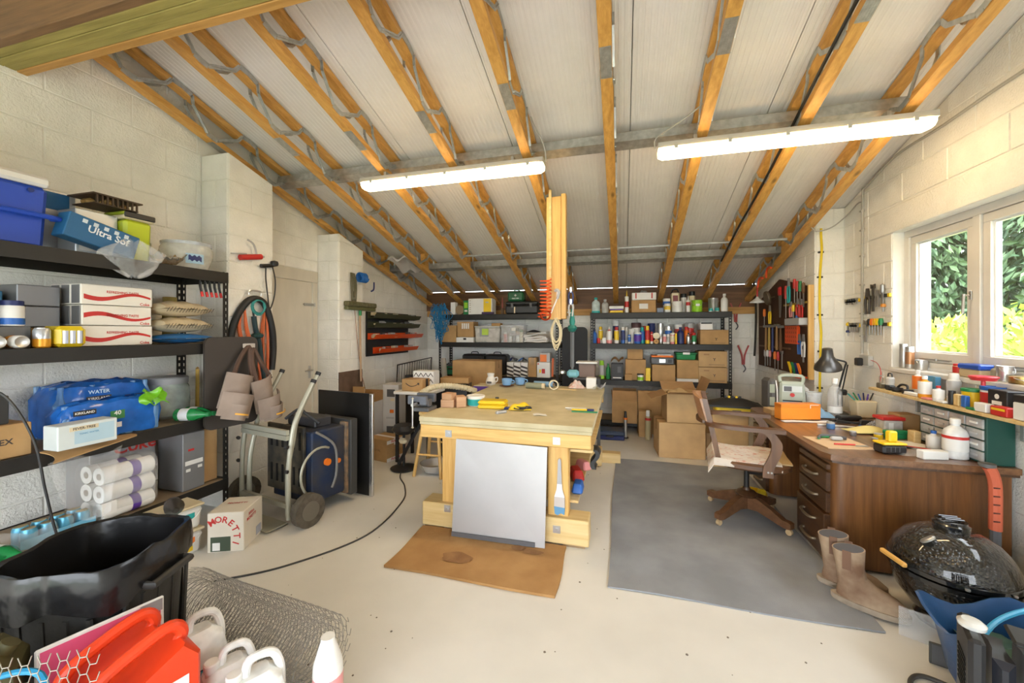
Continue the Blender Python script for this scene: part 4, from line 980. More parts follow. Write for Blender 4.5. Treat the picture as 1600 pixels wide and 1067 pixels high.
for x in (-.15, .15): q = MB(); q.b2(x - .02, x + .02, -.13, -.12, .10, .165, .003); q.build('latch', DGRY, t)
panel(t, (.02, .10), (-.11, -.121, .06), CREAM, 'sticker')
t = thing('first_aid_box', 'dark green first aid box with white cross on the black case', 'first aid box', (-1.62, 6.13, S1 + .198), group=H1)
q = MB(); q.b2(-.13, .13, -.09, .09, 0, .155, .025); q.build('case', plain((.02, .12, .05), .35), t)
q = MB(); q.b2(-.007, .007, -.0915, -.09, .075, .111); q.b2(-.018, .018, -.0915, -.09, .086, .100); q.build('cross', WHT, t); text(t, 'FIRST AID', .026, (0, -.0912, .045), (90, 0, 0), WHT)
q = MB(); q.tube(spline([(-.05, 0, .152), (-.04, 0, .18), (.04, 0, .18), (.05, 0, .152)], 4), .007, 7); q.build('handle', GRN, t)
# middle
carton('plain brown carton at the net end of the middle corner shelf', (-2.755, 6.17, S2), (.265, .26, .275), group=H2)
t = carton('white flat box with a black square under a brown carton', (-2.465, 6.14, S2), (.30, .24, .08), m=M_WHITE, tape=False, group=H2); panel(t, (.05, .03), (0, -.121, .055), BLK, 'print')
t = carton('brown carton with white barcode strips on the flat white box', (-2.46, 6.14, S2 + .084), (.285, .22, .25), tape=False, group=H2)
for k in range(4): panel(t, (.022, .09), (-.05 + k * .035, -.1105, .18), M_WHITE, 'strip')
t = thing('storage_box', 'grey translucent storage box with lime notes and a carton inside', 'storage box', (-2.085, 6.16, S2), group=H2)
q = MB(); q.box((0, 0, .12), (.40, .26, .24), .012, taper=1.05); q.build('tub', film('milky_plastic', (.62, .60, .56), .82), t)
q = MB(); q.b2(-.215, .215, -.145, .145, .241, .262, .006); q.build('rim', plain((.55, .54, .51)), t); panel(t, (.15, .15), (-.05, -.139, .17), plain((.30, .31, .32)), 'window'); panel(t, (.11, .10), (-.03, -.142, .17), plain((.45, .62, .08)), 'note')
q = MB(); q.b2(.05, .20, -.06, .06, .262, .31, .004); q.build('insert', M_CARD, t)
t = thing('storage_box', 'clear storage box full of small bottles on the middle corner shelf', 'storage box', (-1.67, 6.16, S2), group=H2)
q = MB()
for a, b, c, d_ in ((-.18, .18, -.125, -.122), (-.18, .18, .122, .125), (-.18, -.177, -.125, .125), (.177, .18, -.125, .125)): q.b2(a, b, c, d_, .004, .27)
q.b2(-.18, .18, -.125, .125, 0, .004); q.build('tub', M_CLEAR, t); q = MB(); q.tube([(-.185, -.13, .27), (.185, -.13, .27), (.185, .13, .27), (-.185, .13, .27)], .007, 6, closed=True); q.build('rim', film('rim_plastic', (.8, .8, .8), .6), t); panel(t, (.07, .05), (.02, -.127, .21), M_WHITE)
for k, (x, y, h, b, c, lb) in enumerate(((-.13, -.06, .16, PINK, WHT, 'pink'), (-.06, -.05, .09, WHT, WHT, 'squat white'), (.01, -.06, .10, DGRY, BLK, 'dark grey'), (.07, -.05, .12, WHT, GRY, 'white and grey'), (.13, -.06, .20, CREAM, GRN, 'tall cream'), (.04, .05, .22, plain((.45, .28, .14)), BLK, 'brown'))):
    vessel('jar', 'small_bottle', lb + ' bottle inside the clear storage box', 'bottle', (-1.67 + x, 6.16 + y, S2 + .006), h, .028, b, c, None, 'bottles inside the clear storage box')
for k in range(4):
    q = MB(); q.sheet(lambda u, v, k=k: (-.18 + .36 * u + .01 * math.sin(k * 2), -.12 + .24 * v, .032 * (k + 1) + .006 * math.sin(u * 8 + k) + .05 * u * u * (k == 3)), 12, 6, .026)
    one(q, 'folded_cloth', plain((.70 - .03 * k, .68 - .03 * k, .66 - .03 * k), .9), ['white folded dust sheet at the bottom of the pile on the corner shelf', 'white folded dust sheet, second from the bottom of the pile', 'white folded dust sheet, second from the top of the pile', 'white folded dust sheet on top of the pile, one corner lifted'][k], 'cloth', (-1.30, 6.16, S2 + .005), group=H2)
q = MB(); q.sheet(lambda u, v: (-.1 + .2 * u, -.08 + .16 * v, .02 + .03 * math.sin(3 * u) * math.sin(3 * v)), 8, 6, .01)
one(q, 'black_cloth', plain((.03, .03, .035), .9), 'crumpled black cloth on the dust sheets', 'cloth', (-1.36, 6.18, S2 + .152), group=H2)
# lower
for k, x in enumerate((-2.40, -2.0)):
    t = thing('laptop_bag', ['flat black bag lying behind the big carton, nearer the corner', 'flat black bag lying behind the big carton, nearer the zigzag box'][k], 'bag', (x, 6.31, S3), group=H3); q = MB(); q.b2(-.19, .19, -.12, .12, 0, .33, .03); q.build('body', BLK, t); q = MB(); q.tube(spline([(-.06, 0, .32), (-.05, 0, .36), (.05, 0, .36), (.06, 0, .32)], 4), .008, 6); q.build('handle', BLK, t)
t = carton('large plain brown carton on a trestle behind the workbench', (-2.02, 5.42, .66), (.64, .34, .37), 0, group='stuff beyond the workbench')
q = MB(); q.b2(-.30, .30, -.16, .16, .0, .02)
tt = thing('trestle_table', 'low dark trestle table under the large brown carton', 'table', (-2.02, 5.42, 0)); q = MB(); q.b2(-.38, .36, -.24, .22, (.635), .657, .003); q.build('table_top', plain((.30, .22, .16)), tt)
for x in (-.34, .32):
    for y in (-.2, .18): q = MB(); q.b2(x - .02, x + .02, y - .02, y + .02, 0, .635); q.build('leg', DGRY, tt)
t = thing('plastic_crate', 'dark green plastic crate full of bits on the lower corner shelf', 'crate', (-2.72, 6.13, S3), group=H3)
q = MB(); q.box((0, 0, .065), (.26, .2, .13), .008, taper=1.06); q.build('body', plain((.02, .20, .11)), t); q = MB(); q.b2(-.045, .045, -.112, -.1, .08, .105, .004); q.build('grip', BLK, t)
q = MB()
for k in range(26): q.box((rnd.uniform(-.11, .11), rnd.uniform(-.08, .08), .135 + rnd.uniform(0, .04)), (rnd.uniform(.02, .07), rnd.uniform(.02, .05), rnd.uniform(.01, .04)), .003)
tag(q.build('contents', DGRY, t), kind='stuff')
for k in range(3):
    t = carton(['white box with black diagonal stripes beside the large carton', 'white striped box in the middle of the zigzag row', 'white striped box at the black case end of the zigzag row'][k], (-1.70 + k * .115, 6.12, S3), (.105, .22, .225), m=M_WHITE, tape=False, group=H3)
    for z in (.05, .11, .17):
        q = MB(); q.add([(-.052, -.1112, z - .02), (.052, -.1112, z - .07 + .02), (.052, -.1112, z - .04 + .02), (-.052, -.1112, z + .01)], [(0, 1, 2, 3)]); q.build('stripe', M_INK, t)
for k in range(5):
    q = MB(); q.tube(spline([(jit(.05), jit(.04), .0), (jit(.06), jit(.04), .05), (jit(.06), jit(.04), .025), (jit(.06), jit(.05), .01)], 5), .009, 6)
    one(q, 'hand_tool', [NAVY, DGRY, BLU, BLK, GRY][k], ['navy handled clamp', 'dark grey clamp', 'blue handled clamp', 'black clamp', 'pale grey clamp'][k] + ' lying on top of the striped boxes', 'clamp', (-1.74 + .085 * k, 6.1 + .04 * (k % 2), S3 + .24), group=H3)
carton('small brown carton beside the striped boxes on the corner shelf', (-1.345, 6.13, S3), (.13, .2, .30), group=H3)
t = carton('white box with a red picture on the lower corner shelf', (-1.165, 6.08, S3), (.205, .16, .235), m=M_WHITE, tape=False, group=H3); panel(t, (.05, .07), (.0, -.081, .10), RED, 'picture'); panel(t, (.02, .02), (-.08, -.081, .21), RED, 'mark'); panel(t, (.03, .05), (-.05, -.081, .10), YEL, 'picture')
t = thing('tool_box', 'orange fronted grey box on top of the white picture box', 'box', (-1.15, 6.10, S3 + .237), group=H3); q = MB(); q.b2(-.08, .08, -.08, .08, 0, .145, .006); q.build('body', GRY, t); panel(t, (.10, .11), (-.02, -.0805, .06), ORG, 'front')
q = MB(); q.bar((-1.03, 6.02, S3 + .02), (-1.02, 6.02, S3 + .30), .03, .02); one(q, 'spirit_level', plain((.55, .12, .03)), 'short rust-red level standing upright at the rack post', 'level', (0, 0, 0), group=H3)
# tangled blue net hanging on the corner post
rr = random.Random(5); q = MB()
for k in range(46):
    a = rr.uniform(0, 6.28); x0 = rr.uniform(-.12, .10); pts = [(x0, rr.uniform(-.05, .05), .28 + rr.uniform(-.05, .05)), (x0 + rr.uniform(-.12, .12), rr.uniform(-.07, .06), rr.uniform(.10, .22)), (x0 * .8 + rr.uniform(-.08, .08), rr.uniform(-.07, .06), rr.uniform(-.12, .1)), (rr.uniform(-.08, .04), rr.uniform(-.05, .05), rr.uniform(-.36, .0))]
    q.tube(spline(pts, 5), .005, 5)
tag(q.build('blue_net', plain((.02, .19, .40), .7), None, (-2.86, 5.955, 1.58)), 'tangle of blue netting hung on the corner rack post', 'net')
# ================================================================= hanging post and what hangs from it
PX, PYY = -.615, 3.70
po = thing('hanging_post', 'short timber post hung from a joist above the workbench', 'post', (PX, PYY, 0))
zt = joist_z(PYY) + .02
q = MB(); q.b2(-.07, .067, -.024, .023, 1.56, zt, .003); q.build('board', M_PINE_Z, po)
q = MB(); q.b2(.069, .112, -.03, .05, 1.565, zt + .02, .003); q.build('stud', M_PINE_Z, po)
q = MB(); q.b2(-.045, -.02, -.045, -.025, 1.95, zt + .06, .002); q.build('lath', M_PALE, po)
M_ORANGE = plain((.80, .09, .015), .35)
q = MB(); pts = [(.05 * math.cos(a) - .02 * (a > 60), -.02 + .05 * math.sin(a), 1.93 - a * .0052) for a in [i * .45 for i in range(0, 150)]]; q.tube(pts, .0055, 6)
pts = spline([(0, 0, 1.60), (-.03, -.02, 1.585), (.03, -.04, 1.58)], 4); q.tube([(.045 * math.cos(a), -.03, 1.60 + .045 * math.sin(a)) for a in [i * .4 for i in range(32)]], .008, 6)
one(q, 'air_hose', M_ORANGE, 'coiled orange air hose hanging on the timber post', 'hose', (PX - .065, PYY - .07, 0))
q = MB(); rr = random.Random(8)
for k in range(9):
    w_ = rr.uniform(.03, .062); dz = rr.uniform(.22, .30); y = rr.uniform(-.03, .01)
    q.tube(spline([(0 + rr.uniform(-.02, .02), y, 0), (-w_, y, -dz * .4), (-w_ * .8, y, -dz * .8), (0, y, -dz), (w_ * .8, y, -dz * .8), (w_, y, -dz * .4), (rr.uniform(-.02, .02), y, 0)], 4), .0045, 5)
one(q, 'rope_hank', plain((.68, .58, .38), .9), 'hank of cream rope hanging below the timber post', 'rope', (PX + .02, PYY - .0, 1.575))
t = thing('caulking_hook_tool', 'grey handled hook tool hanging on the front of the post', 'hand tool', (PX + .02, PYY - .03, 1.62))
q = MB(); q.tube(spline([(-.045, -.006, .0), (-.02, -.008, .06), (.01, -.008, .13), (.015, -.008, .20)], 4), .007, 6); q.build('shaft', WHT, t); q = MB(); q.tube(spline([(.015, -.008, .13), (.03, -.01, .19), (.01, -.01, .215), (-.01, -.01, .20)], 4), .013, 7); q.build('grip', GRY, t)
for k, (dz, c, lb) in enumerate(((0, NAVY, 'navy gripped pliers hanging on the stud'), (-.11, GRY, 'grey steel pliers hanging below the navy ones'))):
    t = thing('pliers', lb, 'pliers', (PX + .155, PYY + .0, 1.80 + dz), group='pliers on the post')
    for s_ in (-1, 1): q = MB(); q.tube(spline([(.006 * s_, 0, .02), (.02 * s_, 0, -.02), (.012 * s_, 0, -.10)], 4), .008, 6); q.build('handle', c, t)
    q = MB(); q.prism([(-.012, .01), (.012, .01), (.008, .06), (-.008, .06)], -.006, .006, 'y'); q.build('jaw', SILVER, t)
q = MB(); q.tube(spline([(.0, 0, .10), (.03, 0, .08), (.04, 0, .03), (.01, 0, -.01), (-.02, 0, .0)], 5), .004, 6)
one(q, 'steel_hook', SILVER, 'bent steel hook holding the teal pole tool', 'hook', (PX + .14, PYY + .01, 1.63))
t = thing('pole_trimmer', 'teal and black pole tool hanging beside the timber post', 'pole tool', (PX + .165, PYY + .02, 0))
q = MB(); q.lathe([(.0, 1.50), (.02, 1.505), (.028, 1.54), (.018, 1.60), (.012, 1.66), (0, 1.665)], n=12); q.build('handle', plain((.01, .20, .16), .4), t)
q = MB(); q.lathe([(.0, 1.44), (.03, 1.45), (.045, 1.48), (.035, 1.505), (0, 1.51)], n=14); q.build('motor', plain((.01, .13, .11), .4), t)
q = MB(); q.cyl((-.012, 0, 1.12), (-.012, 0, 1.45), .006); q.cyl((.012, 0, 1.12), (.012, 0, 1.45), .006); q.cyl((0, 0, 1.1), (0, 0, 1.44), .011); q.build('shaft', DGRY, t)
q = MB(); q.box((.01, -.02, 1.06), (.11, .07, .07), .02); q.build('head', plain((.12, .32, .38), .4), t); q = MB(); q.lathe([(.0, -.02), (.028, -.01), (.028, .01), (0, .02)], (-.09, -.01, 1.07), 12); q.build('knob', SILVER, t)
t = thing('creeper_board', 'tall black padded board standing between the two back racks', 'board', (-.70, 6.12, 0))
q = MB(); out_ = []
for cx, cz, a0 in ((.12, 1.44, 0), (-.12, 1.44, 90), (-.12, .08, 180), (.12, .08, 270)):
    for k in range(6): out_.append((cx + .07 * math.cos(R(a0 + 18 * k)), cz + .07 * math.sin(R(a0 + 18 * k))))
q.prism(out_, -.02, .02, 'y'); q.build('pad', plain((.012, .012, .014), .6), t); q = MB(); q.b2(-.17, .17, .02, .035, .05, 1.4); q.build('backing', DGRY, t)

# ================================================================= on the workbench
TB = BZ + .001
GB = 'things lying on the workbench'
vz = thing('bench_vise', 'dark grey bench vise with a long steel handle at the bench corner', 'vise', (-1.52, 2.84, BZ))
q = MB(); q.b2(-.09, .06, -.02, .13, .0, .03, .004); q.b2(-.05, .04, .03, .09, .03, .09, .008); q.build('base', DGRY, vz)
q = MB(); q.b2(-.10, .06, .085, .125, .06, .13, .006); q.build('fixed_jaw', plain((.13, .14, .17), .45, .3), vz); q = MB(); q.b2(-.10, .06, -.06, -.02, .06, .13, .006); q.b2(-.045, .005, -.06, .08, .055, .085); q.build('moving_jaw', plain((.13, .14, .17), .45, .3), vz)
q = MB(); q.cyl((-.02, -.13, .07), (-.02, .09, .07), .012); q.build('screw', SILVER, vz); q = MB(); q.cyl((-.02, -.12, -.10), (-.02, -.12, .12), .0065); q.lathe([(0, -.012), (.012, 0), (0, .012)], (-.02, -.12, .12), 10); q.lathe([(0, -.012), (.012, 0), (0, .012)], (-.02, -.12, -.10), 10); q.build('handle', SILVER, vz)
M_BLK = wood('offcut', (.46, .25, .13), (.62, .38, .22), 'x')
for k, (x, y, z, sx, sy, sz, rz, lb) in enumerate(((-1.40, 3.07, 0, .11, .10, .065, 8, 'pinkish timber offcut at the bottom of the little stack'), (-1.395, 3.065, .066, .09, .09, .05, -6, 'timber offcut stacked on the bottom offcut'), (-1.31, 3.10, 0, .08, .10, .09, 35, 'pale timber offcut tilted beside the stack'), (-1.36, 3.19, 0, .14, .06, .06, 20, 'long pale timber offcut behind the stack'))):
    q = MB(); q.b2(-sx / 2, sx / 2, -sy / 2, sy / 2, 0, sz, .003); one(q, 'timber_offcut', M_BLK, lb, 'offcut', (x, y, TB + z), rz, GB)
t = vessel('tub', 'filler_tub', 'round white tub with blue and green label on the bench', 'tub', (-1.205, 3.19, TB), .085, .075, WHT, WHT, TEAL, GB, bz=(.08, .7))
t = thing('yellow_case', 'bright yellow plastic tool case lying on the bench', 'case', (-1.03, 3.13, TB), 4, GB)
q = MB(); q.b2(-.115, .115, -.07, .07, 0, .032, .01); q.build('base', YEL, t); q = MB(); q.b2(-.115, .115, -.07, .07, .034, .062, .012); q.build('lid', YEL, t)
q = MB(); q.b2(-.10, .10, -.055, .055, .062, .066, .002); q.build('lid_panel', plain((.62, .42, .02)), t); q = MB(); q.b2(.005, .035, .05, .065, .062, .078, .003); q.build('latch', BLK, t)
t = thing('laser_measure', 'yellow corded tool with a tangle of black flex on the bench', 'tool', (-.80, 3.12, TB), 15, GB)
q = MB(); q.sheet(lambda u, v: (-.09 + .18 * u, -.06 + .12 * v, .008 + .055 * math.sin(3.1 * u) * math.sin(3.1 * v) * (1 + .35 * math.sin(7 * u + 3 * v))), 12, 10, .004); q.build('cloth_body', YEL, t)
q = MB(); rr = random.Random(2); q.tube(spline([(rr.uniform(-.05, .09), -.05 + rr.uniform(-.035, .03), .012 + .02 * rr.random()) for _ in range(16)], 5), .0045, 6); q.build('flex', BLK, t)
q = MB(); q.b2(-.13, -.06, -.02, .015, 0, .02, .005); q.build('end_cap', NAVY, t)
q = MB(); q.box((0, 0, .011), (.035, .10, .022), .008); t = one(q, 'remote_control', GRY, 'small grey handset lying near the front edge of the bench', 'handset', (-.90, 2.93, TB), -35, GB)
panel(t, (.02, .05), (0, 0, .022), DGRY, 'keypad', '+z')
q = MB(); q.sheet(lambda u, v: (-.05 + .1 * u, -.035 + .07 * v, .004 + .004 * math.sin(5 * u)), 5, 3, .0006); one(q, 'paper_scrap', M_WHITE, 'scrap of cream paper lying alone on the bench', 'paper', (-.60, 2.95, TB), 20, GB)
q = MB(); q.b2(-.10, .10, -.022, .022, 0, .002); one(q, 'plastic_card', plain((.03, .35, .20)), 'thin green plastic strip under the knife', 'strip', (-.285, 3.15, TB), 4, GB)
t = thing('utility_knife', 'yellow and navy utility knife lying on the green strip', 'knife', (-.30, 3.19, TB + .003), 6, GB)
q = MB(); q.b2(-.09, .03, -.010, .010, 0, .012, .003); q.build('body', YEL, t); q = MB(); q.b2(.03, .085, -.012, .012, 0, .014, .003); q.build('grip', NAVY, t); q = MB(); q.b2(-.125, -.09, -.007, .007, .004, .006); q.build('blade', SILVER, t)
q = MB(); q.cyl((-.09, .0, .006), (.08, .01, .006), .005, n=8); one(q, 'white_pen', WHT, 'slim white pen beside the utility knife', 'pen', (-.36, 3.25, TB), 0, GB)
q = MB(); q.cyl((-.11, 0, .032), (.11, 0, .032), .031, n=16); t = one(q, 'cloth_roll', plain((.25, .42, .62), .8), 'pale blue roll of paper towel lying at the far end of the bench', 'roll', (-.86, 4.44, TB), -3, GB)
q = MB(); q.cyl((.105, 0, .032), (.118, 0, .032), .016, n=12); q.build('core', M_CARD, t)
t = thing('twine_spool', 'clear green spool of mixed tape lying on the bench', 'spool', (-.90, 4.26, TB), -4, GB); q = MB(); q.cyl((-.12, 0, .034), (.06, 0, .034), .033, n=16); q.build('winding', plain((.26, .28, .20), .5), t); q = MB(); q.cyl((.06, 0, .034), (.09, 0, .034), .03, n=16); q.build('end', CREAM, t)
q = MB(); pr = [(.040, -.024), (.052, -.024), (.052, .024), (.040, .024), (.040, -.024)]; q.lathe(pr, n=24); one(q, 'masking_tape', CREAM, 'roll of cream masking tape on edge at the far end of the bench', 'tape', (-.715, 4.26, TB + .0525), rot=(90, 0, 12), group=GB)
q = MB(); q.b2(-.10, .10, -.012, .012, 0, .01); one(q, 'timber_strip', M_PALE, 'short pale timber strip beside the masking tape', 'strip', (-.57, 4.28, TB), -8, GB)
for k, (x, y, lb) in enumerate(((-1.27, 4.36, 'pale blue cup standing on a brown saucer on the bench'), (-1.14, 4.46, 'second pale blue cup just behind the first'))):
    t = thing('tea_cup', lb, 'cup', (x, y, TB + .012), group='blue cups'); q = MB(); q.lathe([(.032, 0), (.045, .004), (.056, .03), (.060, .075), (.056, .075), (.050, .03), (.0, .012)], n=22); q.build('bowl', plain((.22, .42, .70), .25), t)
    q = MB(); q.tube(spline([(.056, 0, .06), (.085, 0, .055), (.082, 0, .03), (.052, 0, .02)], 4), .006, 7); q.build('handle', plain((.22, .42, .70), .25), t)
q = MB(); q.lathe([(0, 0), (.05, 0), (.085, .008), (.083, .011), (.045, .005), (0, .005)], n=24); one(q, 'saucer', plain((.22, .09, .05), .4), 'brown saucer beneath the front blue cup', 'saucer', (-1.27, 4.36, TB), group=GB)
q = MB(); q.sheet(lambda u, v: (-.09 + .18 * u, -.06 + .12 * v, .01 + .07 * math.sin(3.1 * u) * math.sin(3.1 * v) * (1 + .4 * math.sin(11 * u) * math.cos(9 * v))), 16, 14, .004)
one(q, 'crumpled_rag', mat('patterned_rag', (.66, .60, .54), .9, col2=(.60, .35, .28), scale=30), 'crumpled white and red patterned rag on the bench end', 'rag', (-.49, 4.42, TB), 8, GB)
carton('small plain white box on the bench end by the rag', (-.33, 4.46, TB), (.105, .09, .12), m=M_WHITE, tape=False, group=GB)
q = MB(); q.sheet(lambda u, v: (-.06 + .13 * u, -.05 + .1 * v, .01 + .06 * u * (1 - v) + .02 * math.sin(8 * u)), 8, 6, .001); one(q, 'paper_bag', M_WHITE, 'torn white paper bag on the bench corner beside the white box', 'paper bag', (-.245, 4.38, TB), 10, GB)
t = thing('bait_box', 'brown plastic box with a white lid on a stand behind the bench', 'box', (-.42, 5.02, .88)); q = MB(); q.box((0, 0, .085), (.19, .16, .17), .008, taper=1.05); q.build('tub', plain((.22, .15, .12)), t); q = MB(); q.b2(-.13, .13, -.11, .11, .171, .195, .006); q.build('lid', WHT, t)
tt = thing('tool_stand', 'dark stand behind the bench carrying the brown box', 'stand', (-.42, 5.02, 0)); q = MB(); q.b2(-.16, .16, -.13, .13, .86, .878); q.build('top', DGRY, tt)
for x in (-.14, .14):
    for y in (-.11, .11): q = MB(); q.b2(x - .012, x + .012, y - .012, y + .012, 0, .86); q.build('leg', DGRY, tt)
# under the bench, on its shelves
for k, (x, y, z, c, sx, lb) in enumerate(((-.32, 3.0, .26, BLU, .10, 'blue plastic scoop on the low bench shelf'), (-.36, 3.25, .26, RED, .12, 'red handled tool on the low bench shelf'), (-.33, 3.5, .26, PINK, .10, 'pink cloth bundle on the low bench shelf'), (-.31, 3.15, .62, DGRY, .045, 'dark power tool on the upper bench shelf'), (-.33, 3.9, .62, GRY, .045, 'grey jar on the upper bench shelf'))):
    q = MB(); q.box((0, 0, sx * .35), (sx * .8, sx * 1.5, sx * .7), sx * .12, taper=.8); one(q, 'bench_tool', c, lb, 'tool', (x, y, z), 20 * k, 'things under the bench')
q = MB(); q.sheet(lambda u, v: (.02 * math.sin(6 * v), -.09 + .18 * u, -.14 * v + .02 * math.sin(5 * u)), 8, 8, .03, off=(1, 0, 0)); one(q, 'work_glove', BLK, 'black work glove hanging off the bench shelf edge', 'glove', (-.175, 3.0, .60))
carton('pale timber block by the far foot of the workbench', (-.12, 4.55, 0), (.20, .10, .11), m=M_PALE, tape=False, name='timber_block', cat='timber')

# ================================================================= behind the bench, in the corner
G6 = 'things by the corner behind the bench'
t = thing('side_table', 'small white-topped side table with black legs by the bench', 'table', (-2.20, 4.06, 0)); q = MB(); q.b2(-.24, .20, -.17, .22, .755, .785, .004); q.build('table_top', WHT, t)
for x in (-.21, .17):
    for y in (-.14, .19): q = MB(); q.b2(x - .015, x + .015, y - .015, y + .015, 0, .755); q.build('leg', BLK, t)
t = carton('brown delivery box with a smile arrow on the white side table', (-2.24, 4.03, .787), (.25, .18, .13), group=G6)
q = MB(); q.tube(spline([(-.075, -.0905, .085), (-.02, -.0905, .055), (.04, -.0905, .062), (.08, -.0905, .085)], 5), .004, 5); q.build('smile_arrow', M_INK, t); q = MB(); q.add([(.06, -.0906, .092), (.092, -.0906, .096), (.088, -.0906, .066)], [(0, 1, 2)]); q.build('arrow_tip', M_INK, t)
panel(t, (.05, .13), (.126, .02, .065), BLK, 'black_tape', '+x')
t = carton('brown box wrapped in black and white zigzag tape behind the delivery box', (-2.22, 4.24, .787), (.26, .16, .20), m=M_WHITE, tape=False, group=G6)
for k in range(4):
    for s_ in (0, 1):
        q = MB(); x = -.12 + k * .062; q.add([(x, -.0812, .06 + .07 * s_), (x + .03, -.0812, .10 + .07 * s_), (x + .06, -.0812, .06 + .07 * s_), (x + .06, -.0812, .075 + .07 * s_), (x + .03, -.0812, .115 + .07 * s_), (x, -.0812, .075 + .07 * s_)], [(0, 1, 4, 5), (1, 2, 3, 4)]); q.build('zigzag', M_INK, t)
carton('long low brown box lid lying across the boxes in the corner', (-2.02, 4.66, .80), (.36, .20, .07), 8, tape=False, group=G6)
carton('black equipment box under the brown box lid', (-2.02, 4.66, .0), (.34, .24, .795), 8, m=BLK, tape=False, name='equipment_case', group=G6)
q = MB(); pts = spline([(-2.02, 3.72, .80), (-1.92, 3.78, .86), (-1.78, 3.86, .875), (-1.62, 3.98, .84), (-1.53, 4.06, .80)], 14); q.tube(pts, .03, 12, rs=[.033 if i % 2 else .028 for i in range(len(pts))])
one(q, 'flexible_hose', plain((.58, .50, .34), .6), 'cream ribbed dust hose arching beside the bench', 'hose', (0, 0, 0), group=G6)
t = carton('purple box with a shallow tray on top behind the bench', (-1.60, 4.74, .62), (.36, .26, .15), m=PUR, tape=False, group=G6); q = MB(); q.b2(-.17, .17, -.12, .12, .151, .158); q.build('tray', CREAM, t)
q = MB(); q.b2(-.2, .2, -.15, .15, 0, .617, .004); one(q, 'cabinet_box', DGRY, 'dark cabinet under the purple box behind the bench', 'cabinet', (-1.60, 4.74, 0), group=G6)
t = thing('milk_jug', 'white china jug with dark decoration on the purple box', 'jug', (-1.57, 4.68, .779)); q = MB(); q.lathe([(.035, 0), (.055, .01), (.066, .045), (.05, .09), (.038, .11), (.045, .14), (.048, .15), (.042, .15), (.032, .11), (0, .1)], n=20); q.build('body', plain((.82, .80, .74), .15), t); q = MB(); q.tube(spline([(.05, 0, .09), (.085, 0, .10), (.085, 0, .06), (.06, 0, .04)], 4), .007, 7); q.build('handle', plain((.82, .80, .74), .15), t); q = MB(); q.b2(-.03, .03, -.067, -.062, .03, .055, .004); q.build('motif', DGRY, t)
# wire panel, dark sheet, hoover pipe in the corner
t = thing('wire_crate_side', 'black wire crate panel leaning on the far wall in the corner', 'wire panel', (-3.30, 5.85, 0), 0); q = MB(); q.tube([(0, -.55, .05), (0, .55, .05), (.05, .55, .98), (.05, -.55, .94)], .011, 6, closed=True); q.build('frame', BLK, t)
for k in range(14): q = MB(); y = -.5 + k * 1.0 / 13; q.cyl((.0, y, .05), (.05, y, .95), .004, n=5); q.build('wire', BLK, t)
q = MB(); q.b2(-.3, .3, -.02, .02, 0, .82, .006); one(q, 'dark_panel', BLK, 'flat black panel standing before the wire panel', 'panel', (-2.85, 5.35, 0), 62)
q = MB(); q.tube(spline([(-2.62, 5.62, .55), (-2.68, 5.7, .86), (-2.73, 5.78, 1.0)], 6), .045, 10); one(q, 'grey_pipe', plain((.40, .38, .33), .6), 'thick grey pipe leaning by the corner rack', 'pipe')
# tall cartons by the second pier
t = carton('tall white carton with an orange logo and its top torn open', (-2.93, 4.13, 0), (.26, .24, .62), 4, m=plain((.56, .56, .58), .6), open_=1, flaps=(75, 85, 150, 80)); panel(t, (.06, .035), (.09, -.121, .52), ORG, 'logo'); panel(t, (.03, .015), (-.10, -.121, .53), DGRY, 'print')
q = MB(); q.b2(-.13, .02, -.115, -.11, .60, .80); q.build('inner_flap', M_CARD, t)
t = carton('tall white carton printed with tool pictures beside the orange logo carton', (-2.72, 4.36, 0), (.20, .22, .80), 8, m=plain((.60, .59, .58), .6), tape=False)
q = MB(); q.lathe([(0, 0), (.05, 0), (.06, .02), (.05, .03), (.0, .03)], (0, 0, 0), 14)
for z, w_, h_, c in ((.70, .10, .09, DGRY), (.62, .05, .03, CREAM), (.48, .05, .04, ORG), (.40, .10, .02, GRY), (.25, .09, .10, DGRY), (.14, .12, .03, GRY)): panel(t, (w_, h_), (rnd.uniform(-.03, .03), -.1105, z), c, 'printed_picture')
t = carton('brown carton bound with red and white fragile tape on the floor', (-2.62, 4.02, 0), (.30, .27, .245), -12, tapem=plain((.78, .72, .68)))
for z in (.215, .02):
    panel(t, (.266, .04), (.1505, 0, z), M_WHITE, 'fragile_tape', '+x'); text(t, 'FRAGILE', .038, (.1525, 0, z), (90, 0, 90), RED); panel(t, (.012, .04), (-.144, -.1355, z), RED, 'fragile_tape')
panel(t, (.04, .10), (.1505, .03, .15), M_WHITE, 'fragile_tape', '+x'); text(t, 'H', .04, (.1525, .03, .16), (90, 0, 90), RED); text(t, 'ROYAL', .035, (.0, -.1362, .12), (90, 0, 0), plain((.2, .12, .05)))
q = MB(); q.b2(0, .018, -.22, .2, 0, .98); one(q, 'brown_board', mat('hardboard', (.13, .08, .055), .7, var=.2), 'dark brown sheet of board leaning on the second pier', 'board', (-3.09, 4.06, 0), rot=(0, -2, 0))
for k in range(4):
    q = MB(); q.b2(0, .035, 0, .004, 0, .56); q.b2(0, .004, 0, .03, 0, .56)
    for i in range(9): q.b2(.008, .027, -.001, .0, .05 + i * .055, .08 + i * .055, m=1)
    one(q, 'steel_angle', [M_STEEL, DGRY], ['slotted steel angle leaning outermost by the tall carton', 'slotted steel angle, second in the leaning bundle', 'slotted steel angle, third in the leaning bundle', 'slotted steel angle leaning closest to the tall carton'][k], 'steel angle', (-3.05, 3.855 + .04 * k, 0), rot=(0, -2, 10 * k), group='steel angles leaning on the pier')
